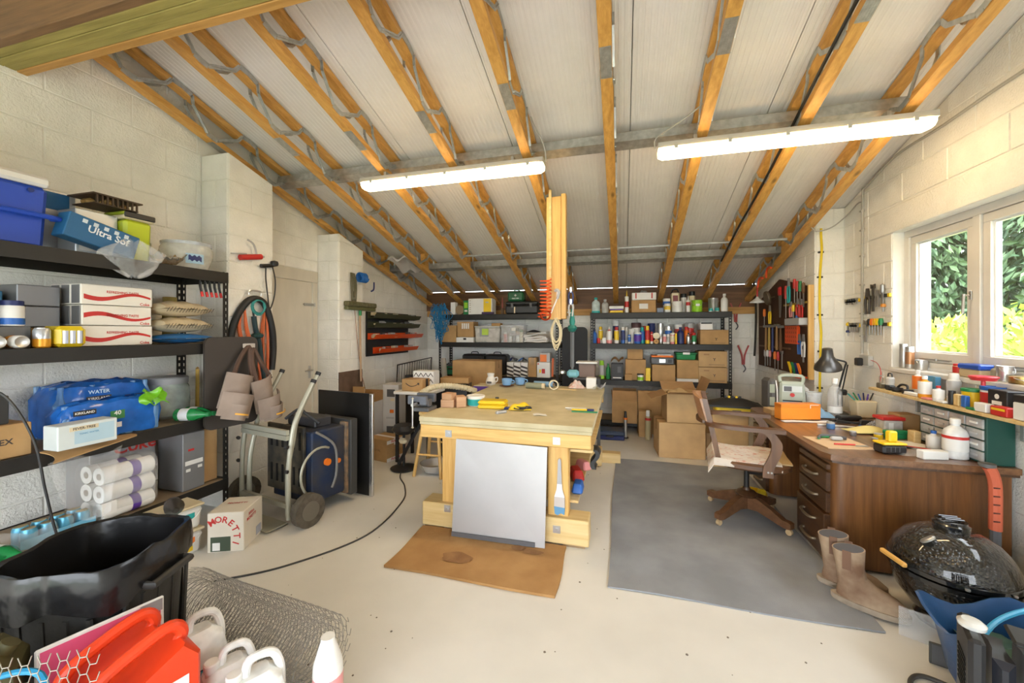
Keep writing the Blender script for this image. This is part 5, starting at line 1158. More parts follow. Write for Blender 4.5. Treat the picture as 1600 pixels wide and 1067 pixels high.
# wooden stool with a steel bowl beneath, black tool with a slanted strut
t = thing('wooden_stool', 'plain wooden stool with splayed legs tucked behind the bench vise', 'stool', (-1.86, 3.72, 0)); q = MB(); q.lathe([(0, .60), (.15, .60), (.155, .615), (.15, .63), (0, .63)], n=24); q.build('seat', M_PALE, t)
for a in (45, 135, 225, 315): q = MB(); c_, s_ = math.cos(R(a)), math.sin(R(a)); q.cyl((c_ * .1, s_ * .1, .60), (c_ * .21, s_ * .21, 0), .019, .016, 10); q.build('leg', M_PINE_Z, t)
q = MB(); q.cyl((-.13, -.13, .22), (.13, -.13, .22), .010); q.cyl((-.13, .13, .28), (.13, .13, .28), .010); q.build('stretcher', M_PINE_Z, t)
q = MB(); q.lathe([(.05, 0), (.11, .02), (.15, .09), (.155, .10), (.148, .098), (.10, .03), (0, .015)], n=24); one(q, 'steel_bowl', plain((.65, .65, .65), .25, .6), 'white enamel bowl standing under the wooden stool', 'bowl', (-1.86, 3.74, 0))
t = thing('floor_fan', 'black floor fan with a slanted strut beside the wooden stool', 'fan', (-2.22, 3.74, 0)); q = MB(); q.lathe([(0, 0), (.13, 0), (.14, .015), (.06, .03), (0, .032)], n=22); q.build('base', BLK, t); q = MB(); q.cyl((0, 0, .03), (0, 0, .36), .014); q.bar((-.05, -.02, .05), (.22, -.02, .52), .02, .03); q.build('strut', BLK, t)
q = MB(); q.lathe([(.0, -.05), (.08, -.045), (.125, 0), (.10, .045), (0, .05)], (0, 0, .42), 22); q.build('housing', BLK, t); q = MB(); q.box((.0, -.02, .30), (.09, .05, .06), .02); q.build('motor', CREAM, t)
# ================================================================= left rack contents
L1, L2, L3, L4 = (z + .003 for z in LZ)
GA, GM, GL, GF = 'things on the top of the drinks rack', 'things on the second shelf of the drinks rack', 'things on the third shelf of the drinks rack', 'things on the bottom shelf of the drinks rack'
t = thing('cool_box', 'large blue cool box with a white lid on the top of the rack', 'cool box', (-3.16, 1.12, L1), group=GA)
M_CB = plain((.02, .075, .50), .4)
q = MB(); q.box((0, 0, .165), (.30, .56, .33), .02, taper=1.05); q.build('body', M_CB, t); q = MB(); q.b2(-.165, .165, -.30, .30, .331, .385, .014); q.build('lid', plain((.78, .76, .72), .4), t)
q = MB(); q.tube(spline([(.15, -.30, .17), (.19, -.30, .17), (.195, 0, .168), (.19, .30, .17), (.15, .30, .17)], 5), .014, 8); q.build('handle', M_CB, t); q = MB(); q.cyl((.155, .22, .30), (.168, .22, .30), .012, n=12); q.build('drain_plug', plain((.02, .04, .2)), t)
vessel('jar', 'storage_canister', 'tall tan canister standing behind the blue cool box', 'canister', (-3.15, 1.10, L1 + .392), .18, .06, plain((.52, .44, .28)), plain((.52, .44, .28)), None, GA)
t = carton('silver and blue can box behind the cool box', (-3.29, 1.53, L1), (.15, .20, .385), m=plain((.55, .57, .60), .3, .4), tape=False, group=GA); panel(t, (.14, .10), (.0755, .0, .32), plain((.02, .13, .32)), 'blue_print', '+x')
t = carton('silver wrapped box in front of the silver and blue one', (-3.12, 1.64, L1), (.16, .20, .27), m=plain((.60, .63, .66), .25, .3), tape=False, group=GA); panel(t, (.17, .10), (.0805, 0, .08), plain((.70, .66, .62)), 'pale_print', '+x')
t = carton('blue flat cracker box lying tilted at the edge of the rack top', (-2.98, 1.595, L1 + .045), (.10, .34, .14), 0, m=plain((.02, .12, .27)), tape=False, group=GA, rot=(-14, 0, 0)); text(t, 'Ultra Sof', .055, (.0512, .02, .08), (90, 0, 90), plain((.75, .8, .85)))
for k in range(5): panel(t, (.022, .022), (.0505, -.10 + k * .05, .115), plain((.6, .68, .75)), 'mark', '+x')
t = thing('lime_tub', 'lime green tub with a black clip lid on the rack top', 'tub', (-3.08, 1.82, L1), group=GA); q = MB(); q.box((0, 0, .13), (.17, .14, .26), .015, taper=1.1); q.build('body', plain((.52, .62, .02), .35), t); q = MB(); q.b2(-.10, .10, -.085, .085, .261, .285, .006); q.build('rim', CREAM, t); q = MB(); q.b2(-.095, .095, -.08, .08, .286, .31, .008); q.build('lid', plain((.35, .42, .03)), t); q = MB(); q.b2(.10, .112, -.085, .085, .27, .305, .005); q.build('clip', BLK, t)
t = thing('seed_tray', 'dark slatted tray of onions perched on the tubs', 'tray', (-3.09, 1.71, L1 + .315), group=GA); q = MB(); q.b2(-.10, .10, -.11, .11, 0, .006); q.b2(-.115, .115, -.125, .125, .05, .058); q.build('base', plain((.06, .035, .02)), t)
for k in range(9): q = MB(); y = -.10 + k * .025; q.b2(.098, .106, y - .004, y + .004, .004, .052); q.build('slat', plain((.06, .035, .02)), t)
for k in range(7): q = MB(); q.lathe([(0, 0), (.022, .008), (.026, .022), (.015, .036), (0, .042)], n=10); one(q, 'onion', plain((.42, .25, .08), .6), ['brown onion at the wall end of the slatted tray', 'brown onion in the back of the tray', 'brown onion in the middle of the tray', 'brown onion near the front of the tray', 'brown onion at the corner of the tray', 'brown onion by the lime lid', 'brown onion at the far edge of the tray'][k], 'onion', (-3.14 + .035 * (k % 4), 1.64 + .05 * (k // 2), L1 + .322), group='onions in the tray')
vessel('tub', 'clear_pot', 'clear pot with a metal lid beside the lime tub', 'pot', (-3.22, 1.97, L1), .17, .055, M_CLEAR, SILVER, None, GA)
t = thing('foil_tray', 'crumpled silver foil tray at the front of the rack top', 'tray', (-2.965, 1.97, L1), group=GA); q = MB(); q.sheet(lambda u, v: (-.06 + .12 * u, -.09 + .18 * v, .01 + .06 * (abs(2 * u - 1) ** 2 + abs(2 * v - 1) ** 3) * .7 + .008 * math.sin(30 * u) * math.sin(26 * v)), 14, 14, .001); q.build('foil', plain((.7, .7, .68), .2, .9), t)
t = thing('clear_tub', 'big round clear plastic tub with a label reading backwards on the rack top', 'tub', (-3.10, 2.19, L1), group=GA); q = MB(); q.lathe([(.10, 0), (.125, .01), (.155, .10), (.155, .16), (.145, .18)], n=26); q.build('tub', film('tub_plastic', (.85, .85, .80), .45), t); q = MB(); q.lathe([(.15, .178), (.152, .2), (.0, .205)], n=26); q.build('lid', film('tub_lid', (.7, .74, .8), .5), t)
q = MB(); q.sheet(lambda u, v: (.157 * math.cos(-.65 + .7 * u), .157 * math.sin(-.65 + .7 * u), .04 + .07 * v), 8, 1, .001, off=(1, 0, 0)); q.build('label_patch', plain((.35, .52, .66)), t)
q = MB(); q.sheet(lambda u, v: (.159 * math.cos(-.55 + .5 * u), .159 * math.sin(-.55 + .5 * u), .06 + .035 * v + .006 * math.sin(18 * u)), 14, 1, .001, off=(1, 0, 0)); q.build('word_mark', NAVY, t)
q = MB()
def bagf(u, v):
    a = u * 6.283; r_ = .13 * (math.sin(v * 2.6 + .35)) * (1 + .16 * math.sin(5 * a + 7 * v) + .1 * math.sin(9 * a - 5 * v)); return (r_ * math.cos(a) * .5, r_ * math.sin(a) * 1.1, .22 * (1 - v) + .012 * math.sin(7 * a))
q.sheet(bagf, 26, 12); t = one(q, 'plastic_bag', M_FILM, 'crumpled clear plastic bag spilling over the edge of the rack top', 'plastic bag', (-2.90, 1.74, L1 - .11), group=GA)
# second shelf: three slabs of cola, cans, tins, bread
def wave(t, L, h, m, amp, z, wd):
    q = MB(); n = 16; vs = []; fs = []
    for i in range(n + 1):
        s_ = i / n; zz = z + amp * math.sin(s_ * 2 * math.pi * .95 + .3); w_ = wd * (1 - .55 * s_); vs += [(0, -L / 2 + .002 + s_ * (L - .004), zz - w_ / 2), (0, -L / 2 + .002 + s_ * (L - .004), zz + w_ / 2)]
    fs = [(2 * i, 2 * i + 2, 2 * i + 3, 2 * i + 1) for i in range(n)]; q.add(vs, fs); return q.build('red_wave', m, t)
M_SLAB = mat('slab_card', (.80, .76, .68), .5)
for k in range(3):
    z = L2 + k * .122
    t = carton(['white drinks slab with a red wave at the bottom of the stack', 'white drinks slab with an arched red wave in the middle of the stack', 'white drinks slab with a red wave on top of the stack'][k], (-3.12, 1.715, z), (.27, .36 - .01 * (k == 1), .118), m=M_SLAB, tape=False, group='cola slabs')
    w_ = wave(t, .34, .118, RED, -.018 if k != 1 else .018, .052, .028); w_.location = (.1362, 0, 0)
    text(t, 'REFRESHING TASTE', .021, (.1362, .02, .078 if k != 1 else .06), (90, 0, 90), RED, sx=.9); text(t, 'Coke', .024, (.1362, .135, .013), (90, 0, 90), RED)
    for i in range(3): q = MB(); q.b2(-.12 + i * .088, -.05 + i * .088, -.1815, -.18, .006, .112, .001); q.build('can_print', plain((.20, .20, .21), .35, .4), t)
for k, (y, dz) in enumerate(((1.44, 0), (1.44, .116))):
    t = carton(['silver drinks slab beside the stack, lower', 'silver drinks slab beside the stack, upper'][k], (-3.2, y - .02, L2 + dz + .11), (.2, .17, .113), m=plain((.18, .18, .19), .35, .4), tape=False, group='cola slabs')
t = carton('low plain carton propping the silver slabs', (-3.23, 1.42, L2), (.22, .18, .107), tape=False, group=GM)
t = carton('blue printed box behind the tins on the second shelf', (-3.24, 1.23, L2), (.16, .16, .30), m=plain((.03, .16, .30)), tape=False, group=GM); panel(t, (.07, .05), (.0805, .03, .24), plain((.45, .30, .12)), 'picture', '+x')
def can(label, loc, r, h, cols, grp, rot=None):
    t = thing('drink_can', label, 'can', loc, group=grp)
    if rot: t.rotation_euler = [R(a) for a in rot]
    q = MB(); q.lathe([(r * .8, 0), (r, .008), (r, h * .45)], n=18); q.build('lower_body', cols[0], t); q = MB(); q.lathe([(r, h * .45), (r, h * .86), (r * .8, h * .97)], n=18); q.build('upper_body', cols[1], t); q = MB(); q.lathe([(r * .82, h * .97), (r * .82, h), (r * .74, h * .985), (0, h * .975)], n=18); q.build('lid', SILVER, t)
    q = MB(); q.lathe([(0, 0), (r * .78, .001)], n=18); q.build('base', SILVER, t); return t
for k, (x, y, z) in enumerate(((-2.98, 1.32, .0), (-2.98, 1.215, .0))): vessel('jar', 'drink_powder_tin', ['navy lidded white tin on the second shelf beside the can pack', 'navy lidded white tin half hidden behind the first one'][k], 'tin', (x - .06, y - .03, L2 + .115), .13, .045, WHT, NAVY, BLU, GM, bz=(.05, .3))
q = MB(); q.b2(-.05, .05, -.11, .09, 0, .112, .004); one(q, 'drink_tray', plain((.12, .12, .12)), 'dark tray under the navy lidded tins', 'tray', (-3.04, 1.25, L2), group=GM)
YC = [ORG, plain((.40, .45, .52), .3, .6)]
can('orange and silver drink can standing before the yellow pack', (-2.95, 1.36, L2), .033, .105, [plain((.80, .36, .03), .3, .3), plain((.55, .58, .62), .3, .6)], 'drink cans')
for k, y in enumerate((1.19, 1.27)): can(['orange drink can lying with its base outward at the shelf edge', 'orange drink can lying on its side next to the first one'][k], (-2.995, y, L2 + .034), .033, .09, [plain((.80, .36, .03), .3, .3), WHT], 'drink cans', (0, 90, 0))
t = thing('can_pack', 'yellow shrink-wrapped multipack of cans on the second shelf', 'can pack', (-3.0, 1.47, L2), group=GM); q = MB(); q.b2(-.075, .075, -.065, .065, 0, .115, .02); q.build('wrap', plain((.80, .60, .02), .25), t)
for y in (-.03, .0, .03): q = MB(); q.cyl((.07, y, .02), (.07, y, .09), .014, n=10); q.build('can', plain((.5, .52, .6), .3, .5), t)
for k in range(2):
    q = MB(); q.sheet(lambda u, v: (-.11 + .22 * u, -.17 + .34 * v, .055 + .06 * (math.sin(3.14 * u) * math.sin(3.14 * v)) ** .4 + .004 * math.sin(25 * v)), 12, 16, .0); q.sheet(lambda u, v: (.11 - .22 * u, -.17 + .34 * v, .055 - .05 * (math.sin(3.14 * u) * math.sin(3.14 * v)) ** .4), 12, 16)
    t = one(q, 'pellet_bag', mat('sack_paper', (.52, .43, .28), .5, var=.1), ['tan sack with dark diagonal stripes, lower of the two', 'tan sack with dark diagonal stripes lying on top'][k], 'sack', (-3.04, 2.09, L2 + .07 + .112 * k), group='striped sacks')
    for i in range(16): q = MB(); y = -.15 + i * .02; z = .055 + .004 * math.sin(i); q.add([(.1125, y, z - .02), (.1125, y + .004, z - .02), (.1125, y + .024, z + .012), (.1125, y + .020, z + .012)], [(0, 1, 2, 3)]); q.build('stripe', M_INK, t)
q = MB(); q.sheet(lambda u, v: (-.13 + .26 * u, -.18 + .36 * v, .035 + .035 * (math.sin(3.14 * u) * math.sin(3.14 * v)) ** .5), 10, 14, .0); q.sheet(lambda u, v: (.13 - .26 * u, -.18 + .36 * v, .03 - .03 * (math.sin(3.14 * u) * math.sin(3.14 * v)) ** .5), 10, 14)
one(q, 'blue_sack', plain((.01, .14, .42), .3), 'flat blue plastic sack under the striped sacks', 'sack', (-3.03, 2.09, L2), group='striped sacks')
vessel('jar', 'twine_drum', 'dull gold drum standing behind the striped sacks', 'drum', (-3.27, 2.19, L2), .34, .045, plain((.40, .30, .08)), plain((.40, .30, .08)), None, GM)
for k in range(5):
    t = thing('spring_clamp', ['red tipped black spring clamp at the post end of the row', 'red tipped black spring clamp, second from the post', 'red tipped black spring clamp in the middle of the row', 'red tipped black spring clamp, second from the sacks', 'red tipped black spring clamp at the sack end of the row'][k], 'clamp', (-2.93, 2.30 - .035 * k, L1 - .083), group='spring clamps under the rack top')
    q = MB(); q.tube(spline([(0, 0, 0), (.004, 0, -.04), (.0, .012, -.075)], 4), .008, 6); q.build('arm', BLK, t); q = MB(); q.tube([(0, .012, -.075), (0, .02, -.11)], .009, 6); q.build('tip', RED, t); q = MB(); q.tube(spline([(0, 0, .003), (0, .01, -.015), (0, 0, -.03)], 4), .003, 5); q.build('spring', SILVER, t)
# third shelf
def water_pack(label, loc, nx, ny, h, rz, col, extra):
    t = thing('water_pack', label, 'water pack', loc, rz, 'shrink-wrapped water packs'); r_ = .034; W, D = nx * .07, ny * .07
    for i in range(nx):
        for j in range(ny):
            q = MB(); q.lathe([(r_ * .9, 0), (r_, .01), (r_ * .93, h * .3), (r_, h * .5), (r_, h * .66), (r_ * .4, h * .88), (r_ * .4, h)], n=10); q.build('bottle', film('bottle_blue', (.25, .5, .85), .45), t, ((i - (nx - 1) / 2) * .07, (j - (ny - 1) / 2) * .07, 0))
    q = MB(); n = 44; rings = []
    for z, k in ((.0, .96), (.02, 1.0), (h * .5, 1.01), (h * .75, 1.0), (h * .95, .86), (h * 1.03, .55)):
        rg = []
        for i in range(n):
            a = 2 * math.pi * i / n; c_, s_ = math.cos(a), math.sin(a); rr_ = (abs(c_) ** 5 + abs(s_) ** 5) ** (-.2); w_ = 1 + .025 * math.sin(11 * a + z * 30)
            rg.append((c_ * rr_ * W / 2 * k * w_ * 1.03, s_ * rr_ * D / 2 * k * w_ * 1.03, z + .007 + .006 * math.sin(7 * a)))
        rings.append(rg)
    q.loft(rings, cap=False); q.build('shrink_wrap', film(col[0], col[1], col[2], .12), t)
    for nm, sz, lc, m in extra: panel(t, sz, lc, m, nm, '+x')
    return t
WB = ('blue_wrap', (.02, .16, .62), .78)
t = water_pack('blue shrink-wrapped pack of water bottles behind, on the third shelf', (-3.215, 1.72, L3), 4, 7, .30, 0, WB, [('black_badge', (.12, .03), (.152, -.06, .22), BLK), ('dark_logo', (.10, .04), (.152, .12, .20), NAVY), ('tag', (.05, .03), (.152, .08, .17), LIME)])
text(t, 'KIRKLAND', .022, (.154, -.06, .22), (90, 0, 90), WHT); text(t, 'WATER', .03, (.154, -.06, .26), (90, 0, 90), plain((.5, .75, .95)))
t = water_pack('blue shrink-wrapped pack of water bottles at the front of the third shelf', (-2.985, 1.66, L3), 2, 7, .21, 0, WB, [('black_badge', (.10, .028), (.083, -.15, .17), BLK), ('green_badge', (.07, .05), (.083, .0, .13), plain((.04, .2, .06))), ('barcode', (.04, .03), (.083, .0, .07), WHT)])
text(t, '40', .035, (.0845, .0, .14), (90, 0, 90), WHT); text(t, 'KIRKLAND', .018, (.0845, -.15, .17), (90, 0, 90), WHT)
q = MB(); q.sheet(lambda u, v: (.02 * math.cos(9 * u + 5 * v) + .03 * v, -.07 + .14 * u + .02 * math.sin(7 * v), .05 - .09 * v + .015 * math.sin(11 * u)), 14, 10, .001); one(q, 'torn_wrap', film('lime_film', (.22, .62, .03), .75), 'torn lime green film on the front water pack', 'plastic film', (-2.93, 1.86, L3 + .20), 0, GL)
t = thing('storage_jar', 'large round clear jar with a grey lid at the back of the third shelf', 'jar', (-3.20, 2.13, L3), group=GL); q = MB(); q.lathe([(.10, 0), (.125, .02), (.13, .12), (.125, .22), (.11, .25)], n=24); q.build('jar', film('jar_plastic', (.75, .85, .8), .4), t); q = MB(); q.lathe([(.118, .245), (.122, .285), (.11, .295), (0, .295)], n=24); q.build('lid', plain((.35, .35, .36)), t)
for k, (x, y, rz) in enumerate(((-2.99, 2.04, 20), (-3.0, 2.12, 8))):
    t = thing('soda_bottle', ['green soda bottle with a white label lying on the third shelf', 'second green soda bottle lying by the rack post'][k], 'bottle', (x, y, L3 + .045), group='green soda bottles'); t.rotation_euler = (R(90), 0, R(90 + rz))
    q = MB(); q.lathe([(.03, 0), (.042, .01), (.042, .13), (.016, .19), (.014, .21)], n=14); q.build('body', film('green_glass', (.02, .30, .08), .7), t); q = MB(); q.lathe([(.0435, .04), (.0435, .10)], n=14); q.build('label_band', plain((.7, .72, .74)), t); q = MB(); q.lathe([(.016, .205), (.016, .225), (0, .226)], n=12); q.build('cap', GRN, t)
t = carton('brown box at the end of the third shelf under a black box', (-3.02, 1.14, L3), (.2, .34, .165), tape=False, group=GL); text(t, 'EX', .04, (.1012, .08, .08), (90, 0, 90), M_INK)
carton('black box sitting on the brown box on the third shelf', (-3.03, 1.10, L3 + .168), (.18, .28, .14), m=plain((.03, .03, .03)), tape=False, group=GL)
t = carton('pale blue tonic water box jutting over the third shelf edge', (-2.83, 1.46, L3 + .012), (.115, .25, .125), m=plain((.66, .72, .72)), tape=False, group=GL); panel(t, (.12, .022), (.058, -.02, .10), CREAM, 'name_band', '+x'); text(t, 'FEVER-TREE', .018, (.0597, -.02, .10), (90, 0, 90), M_INK); text(t, 'TONIC WATER', .012, (.0597, .0, .07), (90, 0, 90), plain((.1, .3, .5)))
q = MB(); q.sheet(lambda u, v: (.0585, -.06 + .17 * u, .02 + .09 * v), 1, 1); q.add([(.0592, .02 + .035 * math.cos(a), .05 + .025 * math.sin(a)) for a in [i * .5 for i in range(12)]], [tuple(range(12))]); q.build('swirl_print', plain((.45, .62, .72)), t)
q = MB(); q.sheet(lambda u, v: (-.0 + .10 * u, -.18 + .36 * v + .03 * math.sin(3 * u), .004 - .05 * u * (1 - v)), 6, 6, .005); one(q, 'carton_flap', M_CARD, 'torn cardboard flap sticking out beneath the tonic water box', 'cardboard', (-2.885, 1.50, L3 + .003), 0, GL)
q = MB(); q.tube(spline([(-2.96, 1.10, L3 + .31), (-2.86, 1.18, L3 + .33), (-2.80, 1.26, L3 + .1), (-2.79, 1.30, .65), (-2.78, 1.34, .4), (-2.74, 1.40, .12)], 8), .006, 6); one(q, 'power_cable', BLK, 'black flex trailing down the front of the rack to the floor', 'cable')
t = thing('wood_stick', 'yellow wooden broom handle leaning behind the rack post', 'handle', (0, 0, 0)); q = MB(); q.cyl((-3.30, 2.41, .42), (-3.28, 2.40, 1.15), .013); q.build('stick', plain((.62, .40, .08)), t); q = MB(); q.lathe([(0, 0), (.015, .005), (.0, .02)], (-3.28, 2.40, 1.15), 10); q.build('tip', plain((.5, .3, .05)), t)
# bottom shelf
t = carton('grey cola box with big red lettering on the bottom shelf', (-3.26, 1.84, L4), (.22, .36, .40), m=plain((.33, .33, .34), .4, .3), tape=False, group=GF); text(t, 'Coke', .11, (.1112, .06, .352), (90, 0, 90), RED)
t = carton('grey cola box with white barcode strips on the bottom shelf', (-3.05, 2.12, L4), (.24, .15, .40), m=plain((.23, .23, .24), .4, .3), tape=False, group=GF); panel(t, (.12, .03), (.1205, 0, .19), WHT, 'barcode', '+x'); panel(t, (.03, .02), (.1205, -.04, .14), WHT, 'sticker', '+x'); panel(t, (.03, .02), (.1205, .04, .15), WHT, 'sticker', '+x'); panel(t, (.04, .015), (.1205, -.02, .28), RED, 'print', '+x')
carton('tall brown carton standing by the rack post on the bottom shelf', (-3.08, 2.265, L4), (.22, .11, .40), tape=False, group=GF)
for k, (dx, dz) in enumerate(((0, 0), (.0, .105), (.0, .21), (-.11, 0), (-.11, .105), (-.11, .21))):
    t = thing('paper_towel_roll', ['white roll with purple wrap at the foot of the front column', 'white roll with purple wrap in the middle of the front column', 'white roll with purple wrap on top of the front column', 'white roll at the foot of the back column', 'white roll in the middle of the back column', 'white roll on top of the back column'][k], 'paper roll', (-2.955 + dx, 1.60, L4 + .052 + dz), group='rolls of paper towel')
    q = MB(); q.cyl((0, 0, 0), (0, .26, 0), .051, n=20); q.build('paper', WHT, t); q = MB(); q.cyl((0, -.001, 0), (0, .0, 0), .02, n=14); q.build('core', plain((.35, .3, .25)), t); q = MB(); q.lathe([(.0515, 0), (.0522, .02), (.0515, .045)], n=20); q.build('purple_band', PUR, t, (0, .14, 0), (-90, 0, 0))
q = MB(); n = 28; q.loft([[(-.055 + .125 * (abs(math.cos(a)) ** .5) * (1 if math.cos(a) > 0 else -1) * (1 + .03 * math.sin(5 * a + y * 20)), y, .155 + .17 * (abs(math.sin(a)) ** .5) * (1 if math.sin(a) > 0 else -1)) for a in [2 * math.pi * i / n for i in range(n)]] for y in (0, .09, .18, .28)], cap=False)
one(q, 'roll_wrapper', M_FILM, 'clear wrapper stretched round the paper towel rolls', 'plastic wrap', (-2.965, 1.59, L4 + .018), group=GF)
t = thing('can_tray', 'shrink-wrapped tray of blue and gold cans at the front of the bottom shelf', 'can tray', (-2.99, 1.42, L4), group=GF)
for i in range(2):
    for j in range(4):
        q = MB(); q.lathe([(.028, 0), (.032, .006), (.032, .085), (.026, .1)], n=12); q.build('can', plain((.10, .36, .52), .3, .3), t, (-.035 + .068 * i, -.105 + .07 * j, 0)); q = MB(); q.lathe([(.026, .1), (.02, .098), (0, .098)], n=12); q.build('can_lid', plain((.52, .42, .22), .3, .8), t, (-.035 + .068 * i, -.105 + .07 * j, 0))
q = MB(); q.b2(.066, .068, -.15, .15, .01, .055); q.build('blue_print', plain((.15, .45, .65)), t)
for k in range(3):
    t = thing('soda_bottle', ['green glass bottle lying at the end of the bottom shelf', 'green glass bottle lying next to the can tray', 'green glass bottle lying between the other two on the bottom shelf'][k], 'bottle', (-2.99 + .01 * k, 1.00 + .085 * k, L4 + .045), group='green glass bottles'); t.rotation_euler = (R(90), 0, R(85 + 8 * k)); q = MB(); q.lathe([(.03, 0), (.04, .01), (.04, .13), (.015, .19), (.014, .22)], n=14); q.build('body', film('green_glass', (.02, .30, .08), .7), t); q = MB(); q.lathe([(.0415, .04), (.0415, .10)], n=14); q.build('label_band', WHT, t)
q = MB(); q.sheet(lambda u, v: (.05 * math.sin(5 * u + 2 * v) * v, -.16 + .32 * u * (1 - .45 * v) + .07 * v, -.36 * v + .02 * math.sin(7 * u)), 22, 16); t = one(q, 'plastic_bag', M_FILM, 'clear plastic bag with a white tag hanging below the third shelf', 'plastic bag', (-2.86, 1.50, L3 - .06), group=GF); q = MB(); q.b2(.0, .004, .06, .13, -.37, -.30); q.build('tag', WHT, t)
q = MB(); q.sheet(lambda u, v: (.10 * v + .02 * math.sin(9 * u), -.25 + .5 * u, .10 * (1 - v) + .02 * math.sin(13 * u + 5 * v)), 20, 8); one(q, 'plastic_sheeting', M_FILM, 'clear plastic sheeting over the bottles on the bottom shelf', 'plastic sheet', (-2.95, 1.15, L4 + .0), group=GF)
# white tubs stacked by the bin
for k in range(2):
    t = thing('paint_tub', ['white rectangular tub with an orange stripe at the bottom of the stack', 'white rectangular tub with a teal mark on top of the stack'][k], 'tub', (-2.80, 1.89, .16 * k), -8, 'white tubs beside the bin'); q = MB(); q.box((0, 0, .07), (.17, .24, .14), .015, taper=1.06); q.build('body', WHT, t); q = MB(); q.b2(-.10, .10, -.138, .138, .141, .157, .006); q.build('lid', CREAM, t)
    panel(t, (.16, .04), (.0915, 0, .09), ORG if k == 0 else TEAL, 'label_patch', '+x'); q = MB(); q.tube(spline([(.09, -.12, .12), (.115, -.06, .08), (.115, .06, .08), (.09, .12, .12)], 4), .004, 5); q.build('handle', WHT, t)
    if k == 0: panel(t, (.08, .03), (.0895, .03, .04), YEL, 'sticker', '+x')
q = MB(); q.lathe([(.03, 0), (.045, .03), (.05, .13), (.02, .20), (.018, .24), (.012, .25), (0, .25)], n=14); one(q, 'torch', plain((.04, .035, .03), .4), 'black torch lying on the stack of white tubs', 'torch', (-2.74, 1.85, .365), rot=(82, 0, 60))

# ================================================================= hanging on the first pier
GP = 'things hanging on the pier by the door'
XP = XL + PIER + .012
t = thing('kneeling_board', 'dark brown plastic board with a hand slot hung on the rack end', 'board', (-2.84, 2.33, .74)); q = MB(); ol = []
for cx, cz, a0 in ((.14, .62, 0), (-.14, .62, 90), (-.14, .05, 180), (.14, .05, 270)):
    for k in range(6): ol.append((cx + .05 * math.cos(R(a0 + 18 * k)), cz + .05 * math.sin(R(a0 + 18 * k))))
q.prism(ol, -.012, .012, 'x'); q.build('panel', plain((.045, .036, .03), .6), t); q = MB(); q.prism([(p[0] * .25 + .12, (p[1] - .33) * .05 + .60) for p in ol], .0125, .0145, 'x'); q.build('hand_slot', plain((.55, .5, .45)), t); t.rotation_euler = (0, 0, R(-8))
for k, (y, z, rz) in enumerate(((2.30, .90, -5), (2.56, .86, 12))):
    t = thing('tool_pouch', ['grey suede tool pouch with a shiny rivet hanging in front', 'grey suede tool pouch with a yellow tape inside hanging behind'][k], 'tool belt', (-2.76 + .02 * k, y - .04, z), rz, 'suede tool pouches'); t.rotation_euler = (R(-16 + 30 * k), 0, R(rz)); M_SU = mat('grey_suede', (.30, .23, .19), .9, var=.12)
    q = MB(); q.sheet(lambda u, v: (.02 + .05 * math.sin(3.14 * u), -.11 + .22 * u * (1 - .1 * v), .24 - .26 * v - .03 * math.sin(3.14 * u) * v), 12, 6, .012, off=(1, 0, 0)); q.build('back_flap', M_SU, t)
    q = MB(); q.sheet(lambda u, v: (.045 + .085 * math.sin(3.14 * u) * (1 - .25 * v), -.12 + .24 * u, .10 - .17 * v), 14, 5, .008, off=(1, 0, 0)); q.build('pocket', M_SU, t)
    q = MB(); q.sheet(lambda u, v: (.055 + .095 * math.sin(3.14 * u) * (1 - .25 * v), -.09 + .18 * u, .02 - .11 * v), 14, 4, .008, off=(1, 0, 0)); q.build('front_pocket', M_SU, t)
    q = MB(); q.sheet(lambda u, v: (.15 * math.sin(3.14 * (.3 + .4 * u)) + .008, -.05 + .10 * u, -.04 - .012 * v), 6, 1, .003, off=(1, 0, 0)); q.build('trim_stitch', plain((.75, .38, .05)), t)
    q = MB(); q.tube(spline([(.02, -.06, .22), (-.02, -.02, .36), (-.03, .03, .46), (.0, .05, .34), (.03, .08, .22)], 5), .016, 8); q.build('strap', plain((.09, .05, .035), .8), t)
q = MB(); q.tube(spline([(XP + .02, 2.50, 1.06), (XP + .02, 2.50, 1.30), (XP + .02, 2.56, 1.55), (XP + .03, 2.68, 1.72), (XP + .03, 2.82, 1.70), (XP + .03, 2.90, 1.50), (XP + .02, 2.93, 1.30), (XP + .02, 2.91, 1.10)], 7), .028, 12); one(q, 'rubber_hose', plain((.02, .02, .02), .5), 'thick black rubber hose looped over a hook on the pier', 'hose', group=GP)
q = MB(); q.tube(spiral_coil(.065, .012, 9, .004, 3), .006, 6); t = one(q, 'wire_coil', plain((.04, .27, .25), .6), 'coil of teal garden wire in the middle of the black hose', 'coil', (XP + .05, 2.75, 1.665), rot=(0, 0, 90), group=GP)
for k, (y, dz, w_) in enumerate(((2.63, .72, .05), (2.84, .98, .045))):
    q = MB(); rr = random.Random(20 + k)
    for i in range(4): a = rr.uniform(.5, 1) * w_; q.tube(spline([(0, 0, 0), (rr.uniform(-.01, .02), -a, -dz * .3), (rr.uniform(-.01, .02), -a * .6 + .16 * (k == 0), -dz * rr.uniform(.88, 1)), (0, a * .7 + .12 * (k == 0), -dz * .7), (0, a, -dz * .3), (0, .01, 0)], 6), .008, 6)
    one(q, 'extension_lead', plain((.62, .13, .03), .45), ['orange cable hank hanging on the rack side of the coil', 'orange cable hank hanging on the door side of the coil'][k], 'cable', (XP + .02, y, 1.66), group='orange cable hanks')
